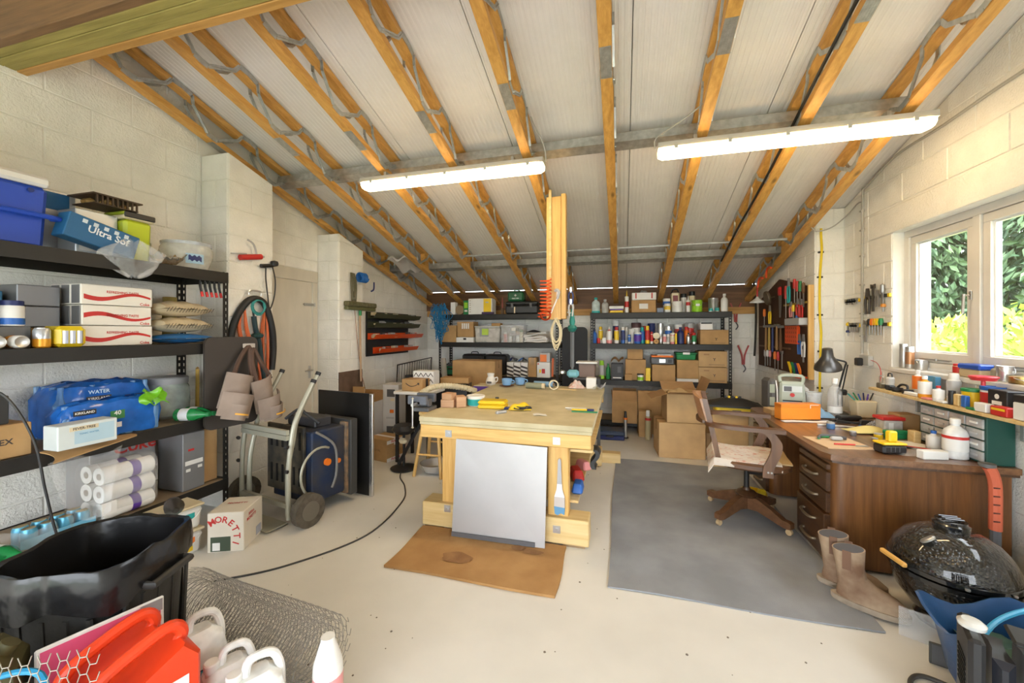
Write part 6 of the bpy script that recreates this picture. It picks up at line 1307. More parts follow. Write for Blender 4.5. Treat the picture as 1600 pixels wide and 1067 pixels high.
t = thing('umbrella', 'folded dark green umbrella hanging between the orange cables', 'umbrella', (XP + .03, 2.72, 1.58), group=GP); q = MB(); q.tube(spline([(0, .0, 0), (0, .02, -.12), (0, .05, -.22), (0, .08, -.42), (0, .11, -.62)], 5), .02, 8, rs=None); q.build('canopy', plain((.02, .05, .06), .7), t); q = MB(); q.lathe([(0, 0), (.045, .02), (.05, .04), (.02, .06), (0, .06)], (0, .035, -.2), 10); q.build('ruffle', plain((.02, .07, .07), .7), t); q = MB(); q.cyl((0, 0, 0), (0, -.01, .05), .008); q.build('tip', BLK, t)
t = thing('caulking_gun', 'red caulking gun with grey trigger hung high on the pier', 'caulking gun', (XP + .02, 2.66, 2.08), group=GP); q = MB(); q.cyl((0, -.06, -.01), (0, .14, .03), .024, n=14); q.build('barrel', RED, t); q = MB(); q.tube([(0, -.14, .01), (0, .0, .03)], .006, 6); q.tube(spline([(0, .10, .03), (.01, .06, .12), (.01, .0, .15)], 4), .008, 6); q.build('rod', GRY, t); q = MB(); q.cyl((0, .14, .03), (0, .17, .035), .01); q.build('nozzle', GRY, t)
t = thing('black_tool', 'black long-armed tool with a looped flex hung beside the caulking gun', 'hand tool', (XP + .02, 2.82, 2.07), group=GP); q = MB(); q.cyl((0, -.02, -.04), (0, .10, -.02), .018, n=10); q.build('body', BLK, t); q = MB(); q.lathe([(0, -.03), (.03, -.02), (.036, 0), (.03, .02), (0, .03)], (.01, .11, .0), 14); q.build('knob', BLK, t); q = MB(); q.tube(spline([(0, .10, -.03), (0, .13, -.15), (0, .12, -.30), (0, .07, -.42), (0, .05, -.30), (0, .03, -.15), (0, .03, -.05)], 5), .006, 6); q.build('flex_loop', BLK, t)
q = MB(); q.tube(spline([(0, -.06, 0), (0, -.05, .035), (0, .05, .035), (0, .06, 0)], 4), .008, 7); one(q, 'metal_bracket', SILVER, 'steel loop bracket above the black hose', 'bracket', (XP + .02, 2.74, 1.765), group=GP)
# ================================================================= second pier and far wall
t = thing('broom', 'long-handled broom hung head up on the second pier', 'broom', (XP + .01, 4.17, 0)); q = MB(); q.cyl((.03, 0, .84), (.015, 0, 1.70), .012); q.build('handle', plain((.45, .29, .17)), t); q = MB(); q.b2(-.01, .05, -.26, .28, 1.70, 1.74, .008); q.build('head', plain((.12, .12, .05)), t); q = MB(); q.b2(-.015, .06, -.265, .29, 1.741, 1.80, .012); q.build('bristles', mat('broom_bristle', (.13, .12, .06), .95, var=.3, scale=40), t); q = MB(); q.cyl((.02, 0, 1.64), (.02, 0, 1.70), .018); q.build('socket', GRN, t)
q = MB(); q.tube([(.05 * math.cos(a) * .8, .0035 * a, .05 * math.sin(a)) for a in [i * .4 for i in range(95)]], .011, 6); t = one(q, 'cord_coil', plain((.01, .12, .42), .5), 'coil of blue cord hung high on the second pier', 'cord', (XP + .05, 4.12, 2.10)); q = MB(); q.tube(spline([(0, .30, -.03), (.01, .28, -.12), (0, .24, -.15)], 4), .010, 6); q.build('cord_end', NAVY, t)
q = MB()
for i in range(3): q.tube(spline([(.01, -.05 + .02 * i, .12), (.02, -.06 + .025 * i, -.05), (.015, -.03 + .03 * i, -.24), (.02, .0 + .02 * i, -.02), (.01, -.03 + .02 * i, .12)], 5), .007, 6)
one(q, 'chain', plain((.12, .11, .06), .6), 'hank of olive cord hanging beside the blue coil', 'cord', (XP + .01, 4.06, 2.02))
q = MB(); q.tube(spline([(0, 0, 0), (.0, .05, -.4), (.01, .12, -.8), (.02, .22, -1.08)], 6), .004, 5); one(q, 'pull_cord', plain((.30, .15, .09), .8), 'thin brown cord trailing down beside the broom', 'cord', (XP + .02, 4.08, 1.72))
t = thing('tray_rack', 'black wall rack holding four long trays of small parts', 'wall rack', (XL + .01, 5.32, 0)); q = MB(); q.b2(0, .015, -.60, .50, 1.10, 1.72); q.build('backing', BLK, t)
for k, (z, y0, y1, m, nm) in enumerate(((1.62, -.58, .68, plain((.07, .075, .04), .6), 0), (1.49, -.58, .66, plain((.07, .075, .04), .6), 0), (1.33, -.58, .76, M_ORANGE, 1), (1.13, -.46, .60, M_ORANGE, 1))):
    q = MB(); q.loft([[(.016, y, z), (.12, y, z + .012), (.155, y, z + .07), (.15, y, z + .072), (.115, y, z + .018), (.022, y, z + .006), (.022, y, z + .09), (.016, y, z + .09)] for y in (y0, y1)]); tr = q.build('tray', m, t)
    q = MB()
    for i in range(16): s_ = rnd.uniform(.02, .05); q.box((rnd.uniform(.05, .11), rnd.uniform(y0 + .05, y1 - .05), z + .04 + rnd.uniform(0, .04)), (s_, s_ * 1.6, s_), .003, m=i % 3)
    tag(q.build('small_parts', [GRY, CREAM, DGRY], tr), kind='stuff')
q = MB(); q.sheet(lambda u, v: (-.15 + .3 * u, -.2 + .4 * v, .05 * math.sin(3.1 * u) * math.sin(3.1 * v) + .03 * math.sin(9 * u + 4 * v)), 14, 14, .03); one(q, 'insulation_wad', plain((.66, .60, .56), .95), 'wad of white insulation stuffed between the joists by the corner', 'insulation', (-2.98, 5.05, joist_z(5.05) + .11), rot=(-16, 0, 0))

# ================================================================= hand truck with a table saw, beer box
M_GRT = mat('grey_green_tube', (.42, .41, .33), .4, .3)
ht = thing('hand_truck', 'grey tubular hand truck carrying an old table saw', 'hand truck', (-2.66, 2.47, 0), -11)
for s_ in (-1, 1):
    for off in (0, .05):
        q = MB(); q.tube(spline([(s_ * (.29 - off), -.02 + .6 * off, .06), (s_ * (.29 - off), -.02 + .6 * off, .40), (s_ * (.29 - off), 0 + off, .62), (s_ * (.285 - off), .04 + off, .78), (s_ * (.28 - off), .15 + 1.6 * off, .98 + off), (s_ * (.28 - off), .19 + 1.6 * off, 1.05 + off)], 5), .018, 10); rl = q.build('rail', M_GRT, ht)
        q = MB(); q.cyl((s_ * (.28 - off), .188 + 1.6 * off, 1.045 + off), (s_ * (.28 - off), .20 + 1.6 * off, 1.07 + off), .021, n=12); q.build('end_cap', BLK, rl)
    q = MB(); q.cyl((s_ * .40 - .03, .06, .12), (s_ * .40 + .03, .06, .12), .122, n=26); wl_ = q.build('wheel', mat('dirty_tyre', (.10, .085, .065), .9, var=.25, scale=20, bump=.8, bscale=60), ht); q = MB(); q.cyl((s_ * .40 - .034, .06, .12), (s_ * .40 + .034, .06, .12), .07, n=20); hb = q.build('rim', plain((.17, .15, .12), .6, .3), wl_); 
    for z in (.42, .60): q = MB(); q.cyl((s_ * .29, -.045, z), (s_ * .31, -.04, z), .014, n=8); q.build('bolt_knob', BLK, ht)
for z in (.16, .66, .70): q = MB(); q.bar((-.28, -.02, z), (.28, -.02, z), .025, .035); q.build('crossbar', M_GRT, ht)
q = MB(); q.cyl((-.40, .06, .12), (.40, .06, .12), .012); q.build('axle', M_STEEL, ht); q = MB(); q.b2(-.25, .25, -.16, .0, .012, .02); q.build('toe_plate', M_GRT, ht)
sw = thing('table_saw', 'old blue and black table saw strapped upright on the hand truck', 'table saw', (-2.60, 2.53, 0), -11)
M_GRIME = mat('grimy_black', (.025, .024, .022), .6, col2=(.10, .08, .05), scale=9)
q = MB(); q.b2(-.25, .20, .06, .085, .17, .70, .004); tbp = q.build('table_plate', M_GRIME, sw)
for k in range(6):
    for z in (.24, .52): q = MB(); q.b2(-.20 + k * .07, -.18 + k * .07, .054, .06, z, z + .14); q.build('slot', plain((.005, .005, .005), .9), tbp)
q = MB(); q.b2(-.22, .26, .09, .40, .10, .66, .01); q.build('body', mat('grimy_blue', (.012, .028, .075), .6, col2=(.045, .045, .055), scale=7), sw)
q = MB(); q.tube([(.267, .16 + .17 * math.cos(a), .34 + .19 * math.sin(a)) for a in [math.pi * (.35 + 1.1 * i / 16) for i in range(17)]], .010, 6); q.build('blade_guard', M_GRT, sw); q = MB(); q.cyl((.262, .22, .40), (.285, .22, .40), .028, n=14); q.build('knob', ORG, sw); q = MB(); q.cyl((.262, .33, .38), (.275, .33, .38), .02, n=14); q.build('knob', ORG, sw)
q = MB(); q.b2(.20, .275, .40, .425, .08, .68); q.build('side_strip', mat('rusty_strip', (.36, .22, .12), .8, col2=(.12, .10, .08), scale=15), sw); q = MB(); q.b2(-.10, .30, .43, .50, .06, .70, .004); q.build('end_plate', plain((.07, .07, .07), .5, .3), sw); q = MB(); q.tube(spline([(.27, .12, .66), (.28, .28, .52), (.28, .30, .30), (.275, .26, .18)], 5), .010, 6); q.build('flex', plain((.20, .19, .18)), sw)
q = MB(); q.b2(-.20, .15, .20, .36, .66, .74, .01); q.tube(spline([(-.15, .15, .72), (-.05, .2, .80), (.06, .18, .78), (.18, .22, .70)], 5), .012, 6); q.build('motor', plain((.04, .04, .045)), sw)
t = thing('black_sheet', 'black sheet with an aluminium edge standing behind the saw', 'panel', (-2.45, 3.09, 0), -8); q = MB(); q.b2(-.32, .30, 0, .015, .0, .90); q.build('sheet', plain((.012, .012, .012), .35), t); q = MB(); q.b2(.30, .34, -.005, .02, 0, .90, .004); q.build('edge_rail', plain((.72, .72, .72), .25, .9), t)
t = carton('white beer box with arched red lettering on the floor by the hand truck', (-2.57, 2.14, 0), (.22, .26, .26), 24, m=plain((.70, .64, .54), .5), tape=False, name='beer_box')
for i, ch_ in enumerate('MORETTI'):
    a = R(122 - i * 24); text(t, ch_, .058, (-.03 + .095 * math.cos(a) * 1.02, -.1312, .10 + .115 * math.sin(a)), (90, R(0), 0), RED).rotation_euler = (R(90), -(a - R(90)), 0)
panel(t, (.12, .095), (-.03, -.1305, .055), plain((.05, .075, .045)), 'dark_print')
panel(t, (.045, .05), (-.055, -.1325, .04), WHT, 'white_print')
text(t, 'BIRRA', .028, (.1112, -.03, .215), (90, 0, 90), RED); text(t, 'MORETTI', .03, (.1112, -.03, .185), (90, 0, 90), RED); text(t, 'MORETTI', .03, (.0, .02, .2612), (0, 0, 0), RED); panel(t, (.07, .06), (.1105, .07, .05), plain((.4, .42, .5)), 'barcode', '+x')
# ================================================================= tool board on the far stretch of the window wall
TX = XRP - .028
tb = thing('tool_board', 'dark wooden tool board with pine edging at the corner of the room', 'tool board', (TX, 0, 0))
q = MB(); q.prism([(4.70, .98), (6.30, .98), (6.30, 1.86), (5.55, 2.08), (4.70, 1.90)], 0, .018, 'x'); q.build('panel', plain((.075, .035, .02), .8), tb)
q = MB(); q.b2(-.03, .018, 4.675, 4.70, .96, 1.92); q.build('edge_batten', M_PINE_Z, tb)
for z, a, b in ((1.74, 4.76, 5.35), (1.50, 4.76, 6.2), (1.24, 5.2, 6.2)): q = MB(); q.b2(-.022, 0, a, b, z, z + .02); q.build('hook_rail', plain((.35, .24, .04)) if z > 1.7 else M_DARKW, tb)
q = MB(); q.b2(-.10, -.001, 4.74, 5.08, .965, .98); q.build('tray', M_ORANGE, tb)
GT = 'tools hanging on the tool board'
def tool(kind, name, label, y, z, h, col, metal=None, w=.03, tilt=0):
    """hand tool hanging on the board, handle colour col; z = top"""
    metal = metal or plain((.30, .29, .28), .4, .7)
    t = thing(name, label, name.split('_')[-1], (TX - .028, y, z), group=GT); t.rotation_euler = (R(tilt), 0, 0); t.scale = (1.15, 1.35, 1.08)
    q = MB(); p = MB(); nm = 'head'
    if kind == 'hammer': q.lathe([(.011, -h), (.014, -h * .9), (.010, -.03), (.010, 0)], n=8); p.b2(-.013, .013, -.06, .05, -.012, .016, .004)
    elif kind == 'driver': q.lathe([(.0, -h * .42), (.014, -h * .4), (.016, -h * .2), (.012, 0), (0, .002)], n=8); p.cyl((0, 0, -h), (0, 0, -h * .41), .0045, n=6); nm = 'shaft'
    elif kind == 'pliers':
        for s_ in (-1, 1): q.tube(spline([(0, s_ * .006, -h * .3), (0, s_ * w * .8, -h * .5), (0, s_ * w * .55, -h)], 4), .008, 6)
        p.prism([(-.018, -h * .33), (.018, -h * .33), (.008, 0), (-.008, 0)], -.007, .007, 'x'); nm = 'jaw'
    elif kind == 'spanner': q.b2(-.004, .004, -.009, .009, -h + .02, -.02); p.prism([(-.022, -.035), (.022, -.035), (.024, 0), (.008, -.004), (.006, -.02), (-.006, -.02), (-.008, -.004), (-.024, 0)], -.004, .004, 'x'); nm = 'jaw'
    elif kind == 'saw': q.b2(-.012, .012, -.03, .03, -.10, 0, .01); p.prism([(-.04, -.095), (.03, -.095), (.018, -h), (-.018, -h)], -.0012, .0012, 'x'); nm = 'blade'
    elif kind == 'chisel': q.lathe([(.009, -h * .45), (.015, -h * .35), (.013, -.01), (0, 0)], n=8); p.b2(-.003, .003, -.009, .009, -h, -h * .44); nm = 'blade'
    q.build('handle', col, t); p.build(nm, metal, t); return t
STEEL2 = plain((.36, .35, .34), .4, .7); WD = plain((.36, .20, .08), .6); DW = plain((.16, .08, .04), .7)
for a in ((
 ('saw', 'red_saw', 'red handled saw hanging highest in the middle of the tool board', 5.44, 1.98, .34, RED), ('driver', 'long_screwdriver', 'long red screwdriver beside the teal bar on the tool board', 5.26, 1.97, .34, RED),
 ('pliers', 'bolt_cutter', 'teal handled cutter at the top of the tool board', 5.18, 2.05, .26, TEAL), ('driver', 'red_screwdriver', 'red screwdriver near the top edge of the tool board', 5.02, 2.02, .24, RED),
 ('driver', 'red_screwdriver', 'second red screwdriver close to the pine edging', 4.95, 1.99, .26, RED), ('driver', 'green_screwdriver', 'green screwdriver hanging by the pine edging', 4.88, 1.98, .25, GRN),
 ('chisel', 'wood_chisel', 'dark handled chisel at the pine edge of the tool board', 4.80, 1.96, .24, DW), ('pliers', 'pink_pliers', 'pink gripped pliers below the red screwdrivers', 5.12, 1.78, .16, PINK),
 ('driver', 'yellow_screwdriver', 'slim yellow screwdriver below the pink pliers', 5.05, 1.74, .17, YEL), ('pliers', 'red_pliers', 'red gripped pliers beside the yellow screwdriver', 4.94, 1.80, .18, RED),
 ('pliers', 'red_pliers', 'red gripped pliers nearest the pine edging', 4.85, 1.79, .18, RED), ('driver', 'blue_screwdriver', 'blue screwdriver under the red pliers', 4.96, 1.62, .16, BLU),
 ('driver', 'orange_screwdriver', 'orange screwdriver on the dark half of the tool board', 5.98, 1.74, .22, ORG), ('pliers', 'steel_pliers', 'yellow tipped steel pliers on the dark half of the board', 5.78, 1.78, .22, YEL),
 ('hammer', 'claw_hammer', 'claw hammer with a pale wooden handle in the hammer row', 5.92, 1.51, .30, WD), ('hammer', 'claw_hammer', 'hammer with a yellow handle in the hammer row', 5.80, 1.51, .28, plain((.50, .33, .06))),
 ('hammer', 'club_hammer', 'hammer with a navy handle in the hammer row', 5.68, 1.51, .30, NAVY), ('hammer', 'wooden_mallet', 'mallet with a brown wooden handle in the hammer row', 5.54, 1.52, .28, WD), ('hammer', 'pin_hammer', 'small dark handled hammer beside the orange rack', 5.42, 1.50, .27, DW),
 ('chisel', 'wood_chisel', 'grey chisel in the lower row of the tool board', 5.95, 1.21, .20, GRY), ('chisel', 'paint_scraper', 'white scraper in the lower row of the tool board', 5.86, 1.21, .19, WHT), ('chisel', 'paint_scraper', 'pink scraper in the lower row of the tool board', 5.77, 1.21, .19, PINK),
 ('driver', 'orange_screwdriver', 'orange screwdriver in the lower row of the board', 5.60, 1.20, .22, ORG), ('driver', 'red_screwdriver', 'red screwdriver in the lower row of the board', 5.50, 1.20, .24, RED), ('spanner', 'ring_spanner', 'steel spanner hanging in the lower row of the board', 5.38, 1.22, .22, STEEL2),
 ('pliers', 'blue_pliers', 'blue gripped pliers beside the orange rack', 4.90, 1.42, .20, BLU), ('pliers', 'white_snips', 'white gripped snips by the pine edging', 4.80, 1.42, .22, WHT), ('spanner', 'steel_spanner', 'steel spanner hanging below the white snips', 4.80, 1.30, .18, STEEL2))): tool(*a)
t = thing('bit_rack', 'orange slotted plastic rack of drill bits on the tool board', 'rack', (TX - .04, 5.09, 1.31), group=GT); q = MB(); q.b2(0, .03, -.17, .17, 0, .20, .004); q.build('body', M_ORANGE, t)
for k in range(24): q = MB(); i, j = k % 6, k // 6; y, z = -.13 + i * .052, .03 + j * .047; q.add([(-.001, y - .016, z - .01), (-.001, y + .004, z + .012), (-.001, y + .016, z + .014), (-.001, y - .004, z - .01)], [(0, 1, 2, 3)]); q.build('slot', plain((.04, .015, .01)), t)
q = MB(); q.b2(-.06, .03, -.19, .19, 0, .075, .006); one(q, 'tool_tin', GRY, 'grey metal tin fixed above the orange rack', 'tin', (TX - .035, 4.92, 1.515), group=GT)
for k, (y, c, lb) in enumerate(((5.02, YEL, 'yellow handled pliers lying in the orange tray'), (4.93, GRN, 'green handled pliers lying in the orange tray'), (4.85, NAVY, 'navy handled pliers lying in the orange tray'), (4.78, ORG, 'orange handled pliers lying in the orange tray'))):
    t = thing('tray_pliers', lb, 'pliers', (TX - .06, y, .985), group='pliers in the orange tray')
    for s_ in (-1, 1): q = MB(); q.tube(spline([(0, .0, .0), (-.01, s_ * .02, .07), (-.02, .02 + s_ * .014, .13)], 4), .008, 6); q.build('handle', c, t)
t = thing('measuring_funnel', 'white funnel hanging by its red stem from the joist', 'funnel', (TX - .14, 5.88, 1.80)); q = MB(); q.lathe([(.012, .10), (.02, .08), (.09, .03), (.09, .02), (.085, .02)], n=20); q.build('bowl', WHT, t); q = MB(); q.cyl((0, 0, .08), (0, 0, .24), .010); q.build('stem', RED, t)
q = MB(); q.lathe([(0, 0), (.085, .0), (.09, .015), (.085, .03), (0, .032)], n=20); q.tube([(0, 0, .03), (0, .0, .10)], .008, 6); one(q, 'frying_pan', plain((.10, .07, .04), .5), 'small rusty pan hung beside the white funnel', 'pan', (TX - .11, 5.66, 1.86), rot=(0, 80, 0))
q = MB(); q.tube(spline([(0, .1, .9), (.02, .06, .5), (0, .0, .1), (-.02, -.02, -.2)], 6), .014, 7); one(q, 'crowbar', plain((.06, .055, .05), .5, .4), 'long dark crowbar hanging at the back corner', 'crowbar', (TX - .04, 6.30, 1.30))
for k, (y, z, lb) in enumerate(((6.3, 1.10, 'red garden shears hanging low in the back corner'), (6.36, 1.72, 'red bow saw frame hanging by the rack post'))):
    t = thing('garden_shears', lb, 'garden tool', (1.70 - .1 * k, 6.50, z), group=None)
    for s_ in (-1, 1): q = MB(); q.tube(spline([(s_ * .01, 0, -.14), (s_ * .02, 0, 0), (s_ * .07, 0, .14)], 4), .012, 6); q.build('handle', plain((.50, .10, .09)), t)
    q = MB(); q.tube(spline([(0, 0, -.14), (.03, 0, -.2), (.0, 0, -.25)], 4), .008, 6); q.build('blade', DGRY, t)
for k, (y, lb) in enumerate(((5.75, 'orange handled tool hooked on the end joist'), (5.45, 'orange handled tool hooked on the end joist nearer the pier'))):
    q = MB(); q.tube(spline([(0, -.08, .05), (0, 0, .07), (0, .08, .03), (0, .09, -.05)], 5), .012, 7); one(q, 'hand_rake', M_ORANGE, lb, 'hand tool', (1.70, y, joist_z(y) - .03))
# ================================================================= magnetic strips on the window wall
GS = 'magnetic tool strips'
def strip(label, y0, y1, z):
    t = thing('magnetic_strip', label, 'tool strip', (XR - .002, 0, 0), group=GS); q = MB(); q.b2(-.022, -.007, y0, y1, z, z + .028, .002); q.build('bar', plain((.05, .05, .05)), t)
    for y in (y0 - .0, y1): q = MB(); q.b2(-.024, -.007, y - .014, y + .014, z - .002, z + .03, .003); q.build('end_cap', YEL, t)
    return t
strip('short magnetic strip of small bits, upper one beside the conduit', 4.40, 4.60, 1.725); strip('long magnetic strip with pincers, upper one by the window', 3.96, 4.28, 1.735)
strip('short magnetic strip with a blue screwdriver, lower one beside the conduit', 4.38, 4.56, 1.49); strip('long magnetic strip of screwdrivers, lower one by the window', 3.96, 4.28, 1.495)
TX0 = TX; TX = XR; GT = 'tools on the magnetic strips'
for k in range(5): tool('spanner', 'small_spanner', ['little steel spanner at the far end of the upper bit strip', 'little steel spanner, second on the upper bit strip', 'little steel spanner in the middle of the upper bit strip', 'little steel spanner, fourth on the upper bit strip', 'little steel spanner at the conduit end of the bit strip'][k], 4.58 - .04 * k, 1.76, .07, STEEL2)
tool('pliers', 'black_pincers', 'black pincers on the upper long strip', 4.24, 1.83, .21, plain((.06, .05, .045), .5, .4), plain((.06, .05, .045), .5, .4)); tool('spanner', 'pipe_wrench', 'dark adjustable wrench on the upper long strip', 4.16, 1.86, .24, plain((.10, .09, .08), .5, .5), plain((.10, .09, .08), .5, .5)); tool('pliers', 'steel_calipers', 'thin steel calipers on the upper long strip', 4.10, 1.80, .13, STEEL2, w=.015); tool('driver', 'amber_screwdriver', 'amber handled chisel standing tip up on the long strip', 4.02, 1.68, .06, plain((.50, .20, .03))); tool('chisel', 'steel_chisel', 'steel chisel above the amber handle on the long strip', 4.03, 1.85, .17, STEEL2)
for k, (c, lb) in enumerate(((BLK, 'black'), (ORG, 'orange'), (plain((.8, .4, .02)), 'amber'), (YEL, 'yellow'), (GRN, 'green'))): tool('driver', 'small_screwdriver', lb + ' handled screwdriver on the lower long strip', 4.21 - .04 * k, 1.56, .13, c)
tool('spanner', 'compass_dividers', 'steel dividers at the end of the lower long strip', 4.27, 1.55, .20, STEEL2); tool('driver', 'navy_screwdriver', 'navy and yellow screwdriver hanging tip up on the short strip', 4.555, 1.46, .05, NAVY); tool('chisel', 'yellow_grip', 'yellow collar above the navy grip on the short strip', 4.556, 1.54, .08, YEL)
for k in range(4): tool('spanner', 'small_spanner', ['thin steel key at the far end of the lower bit strip', 'thin steel key, second on the lower bit strip', 'thin steel key, third on the lower bit strip', 'thin steel key beside the conduit on the lower strip'][k], 4.51 - .035 * k, 1.53, .10, STEEL2)
TX = TX0
# ================================================================= on the desk
TD = DZ + .001; GD = 'things on the desk'
t = thing('yellow_tool_case', 'yellow and black tool case lying at the far end of the desk', 'tool case', (1.16, 4.80, .50), -6); q = MB(); q.b2(-.19, .19, -.15, .15, .06, .16, .015); q.build('body', YEL, t); q = MB(); q.sheet(lambda u, v: (-.26 + .52 * u, -.17 + .34 * v, .165 + .07 * math.sin(3.14 * u) * (math.sin(3.14 * v)) ** .5), 16, 8, .02); q.build('lid', plain((.025, .025, .027), .5), t); q = MB(); q.b2(-.03, .05, -.155, -.15, .08, .12); q.build('latch', BLK, t)
for k in range(5): q = MB(); q.b2(-.09 + k * .035, -.07 + k * .035, -.03, .0, .228, .25); q.build('grip_rib', YEL if k % 2 else BLK, t)
carton('brown carton supporting the yellow tool case', (1.12, 4.83, 0), (.34, .26, .555), -6, m=M_CARD2)
t = thing('jobsite_radio', 'pale green and grey radio with a red dial at the far end of the desk', 'radio', (1.53, 4.31, TD), -12, GD); q = MB(); q.box((0, 0, .14), (.21, .13, .28), .02, taper=.92); q.build('body', plain((.42, .46, .38), .4), t); q = MB(); q.tube(spline([(-.085, 0, .27), (-.08, 0, .33), (.08, 0, .33), (.085, 0, .27)], 4), .016, 8); q.build('handle', plain((.42, .46, .38), .4), t); panel(t, (.15, .055), (0, -.0655, .215), plain((.62, .66, .64)), 'display'); panel(t, (.06, .045), (-.035, -.067, .215), DGRY, 'speaker'); q = MB(); q.cyl((0, -.075, .16), (0, -.062, .16), .018, n=16); q.build('dial', RED, t); panel(t, (.15, .06), (0, -.0675, .075), plain((.25, .42, .55)), 'screen'); panel(t, (.15, .01), (0, -.068, .105), BLK, 'screen_edge')
t = thing('heater', 'dark grey upright heater with a white stripe beside the radio', 'heater', (1.36, 4.36, TD), 8, GD); q = MB(); q.box((0, 0, .15), (.075, .17, .30), .025); q.build('body', plain((.10, .095, .09), .5), t); q = MB(); q.tube(spline([(.03, -.087, .02), (.034, -.088, .15), (.02, -.088, .29)], 4), .006, 6); q.build('stripe', WHT, t)
for z in (.06, .18): panel(t, (.045, .08), (-.01, -.0855, z + .03), plain((.30, .32, .24)), 'grille')
t = thing('parts_box', 'bright orange cardboard parts box with a white logo on the desk', 'box', (1.44, 3.93, TD), 14, GD); q = MB(); q.b2(-.165, .165, -.045, .045, .004, .135, .003); q.build('body', plain((.85, .28, .03), .45), t); q = MB(); q.b2(-.165, .165, -.047, .047, .105, .136, .003); q.build('lid', plain((.80, .25, .03), .45), t); panel(t, (.07, .004), (.11, -.0475, .128), WHT, 'logo_bar'); panel(t, (.004, .03), (.077, -.0475, .115), WHT, 'logo_bar')
q = MB(); q.sheet(lambda u, v: (-.2 + .42 * u, -.11 + .06 * v, .003 + .003 * math.sin(7 * u)), 8, 2, .0015); one(q, 'paper_sheet', M_WHITE, 'white paper sheet poking out before the orange parts box', 'paper', (1.46, 3.92, TD), 14, GD)
carton('low pale cardboard tray beside the radio on the desk', (1.33, 4.12, TD), (.12, .15, .05), 10, m=M_CARD2, tape=False, group=GD)
vessel('tub', 'measuring_beaker', 'pale translucent beaker behind the orange box', 'beaker', (1.70, 4.28, TD), .19, .06, film('beaker', (.85, .87, .88), .6), film('beaker', (.85, .87, .88), .6), None, GD)
q = MB(); q.sheet(lambda u, v: (-.05 + .1 * u, .0 + .01 * v, .20 * v * (1 - .4 * u)), 6, 6, .003, off=(0, 1, 0)); one(q, 'paper_card', M_WHITE, 'bent white card standing behind the beaker', 'card', (1.66, 4.38, TD + .08), 15, GD)
# anglepoise lamp
lp = thing('desk_lamp', 'black anglepoise desk lamp with a scuffed metal shade', 'lamp', (1.88, 4.26, TD), 0, GD); q = MB(); q.lathe([(0, 0), (.075, 0), (.08, .012), (.05, .025), (0, .028)], n=22); q.build('base', BLK, lp)
q = MB(); q.cyl((0, 0, .025), (.0, 0, .20), .007); q.cyl((.03, 0, .03), (.03, 0, .20), .007); q.tube(spline([(.0, 0, .2), (.05, 0, .42), (.06, .0, .47), (0, 0, .49), (-.06, 0, .51)], 3), .008, 7); q.tube([(.03, 0, .2), (.075, 0, .45)], .006, 6); q.build('arm', BLK, lp); q = MB(); q.box((.03, 0, .20), (.07, .05, .05), .01); q.build('joint', BLK, lp)
q = MB(); pr = [(.105, .0), (.10, .03), (.07, .075), (.045, .12), (.038, .19), (.0, .20)]; q.lathe(pr, n=26); q.lathe([(.0, .19), (.04, .11), (.065, .072), (.095, .028), (.10, .002)], n=26, m=1); sh = q.build('shade', [plain((.10, .095, .09), .3, .7), plain((.62, .62, .60), .25, .5)], lp, (-.085, -.02, .41), (14, -8, 0)); q = MB(); q.lathe([(0, .02), (.028, .035), (.03, .06), (.012, .10), (0, .11)], n=14); q.build('bulb', plain((.85, .85, .82), .2), sh)
vessel('bottle', 'clear_bottle', 'tall clear bottle with a white label under the lamp shade', 'bottle', (1.795, 4.12, TD), .34, .052, M_CLEAR, WHT, WHT, GD, bz=(.12, .28))
t = thing('pen_pot', 'cream plastic pot full of pens on the desk', 'pot', (2.02, 4.16, TD), 8, GD); q = MB(); q.box((0, 0, .075), (.14, .10, .15), .01, taper=1.15); q.build('pot', CREAM, t)
for k, (c, lb) in enumerate(((TEAL, 'teal'), (GRN, 'green'), (BLU, 'blue'), (NAVY, 'navy'), (PUR, 'purple'), (BLK, 'black'))):
    q = MB(); a = -.055 + k * .021; q.cyl((a, 0, .14), (a * 1.9 - .02, -.01, .205 + .01 * (k % 2)), .0055, n=7); one(q, 'pen', c, lb + ' pen sticking out of the cream pot', 'pen', (2.02, 4.16, TD), 8, 'pens in the cream pot')
t = thing('blue_cloth', 'crumpled pale blue cloth beside the lamp', 'cloth', (1.66, 4.06, TD), 10, GD); q = MB(); q.sheet(lambda u, v: (-.10 + .2 * u, -.06 + .12 * v, .01 + .06 * math.sin(3.1 * u) * math.sin(3.1 * v) * (1 + .4 * math.sin(13 * u + 4 * v))), 14, 10, .003); q.build('cloth', plain((.25, .42, .60), .9), t)
q = MB(); q.b2(-.09, .09, -.035, .035, 0, .04, .01); one(q, 'battery_case', BLK, 'long low black case in front of the lamp', 'case', (1.84, 4.0, TD), 12, GD)
t = thing('glue_stick', 'blue and red glue pen lying on the desk', 'pen', (1.79, 3.72, TD), 60, GD); q = MB(); q.cyl((-.05, 0, .012), (.0, 0, .012), .012, n=10); q.build('cap', BLU, t); q = MB(); q.cyl((0, 0, .010), (.06, 0, .010), .009, n=10); q.build('body', RED, t)
q = MB(); q.sheet(lambda u, v: (-.14 + .28 * u, -.07 + .14 * v, .01 + .04 * math.sin(3 * u) * math.sin(3 * v)), 12, 6, .002); one(q, 'yellow_duster', plain((.70, .58, .22), .9), 'pale yellow duster lying on the desk', 'cloth', (1.76, 3.56, TD), 12, GD)
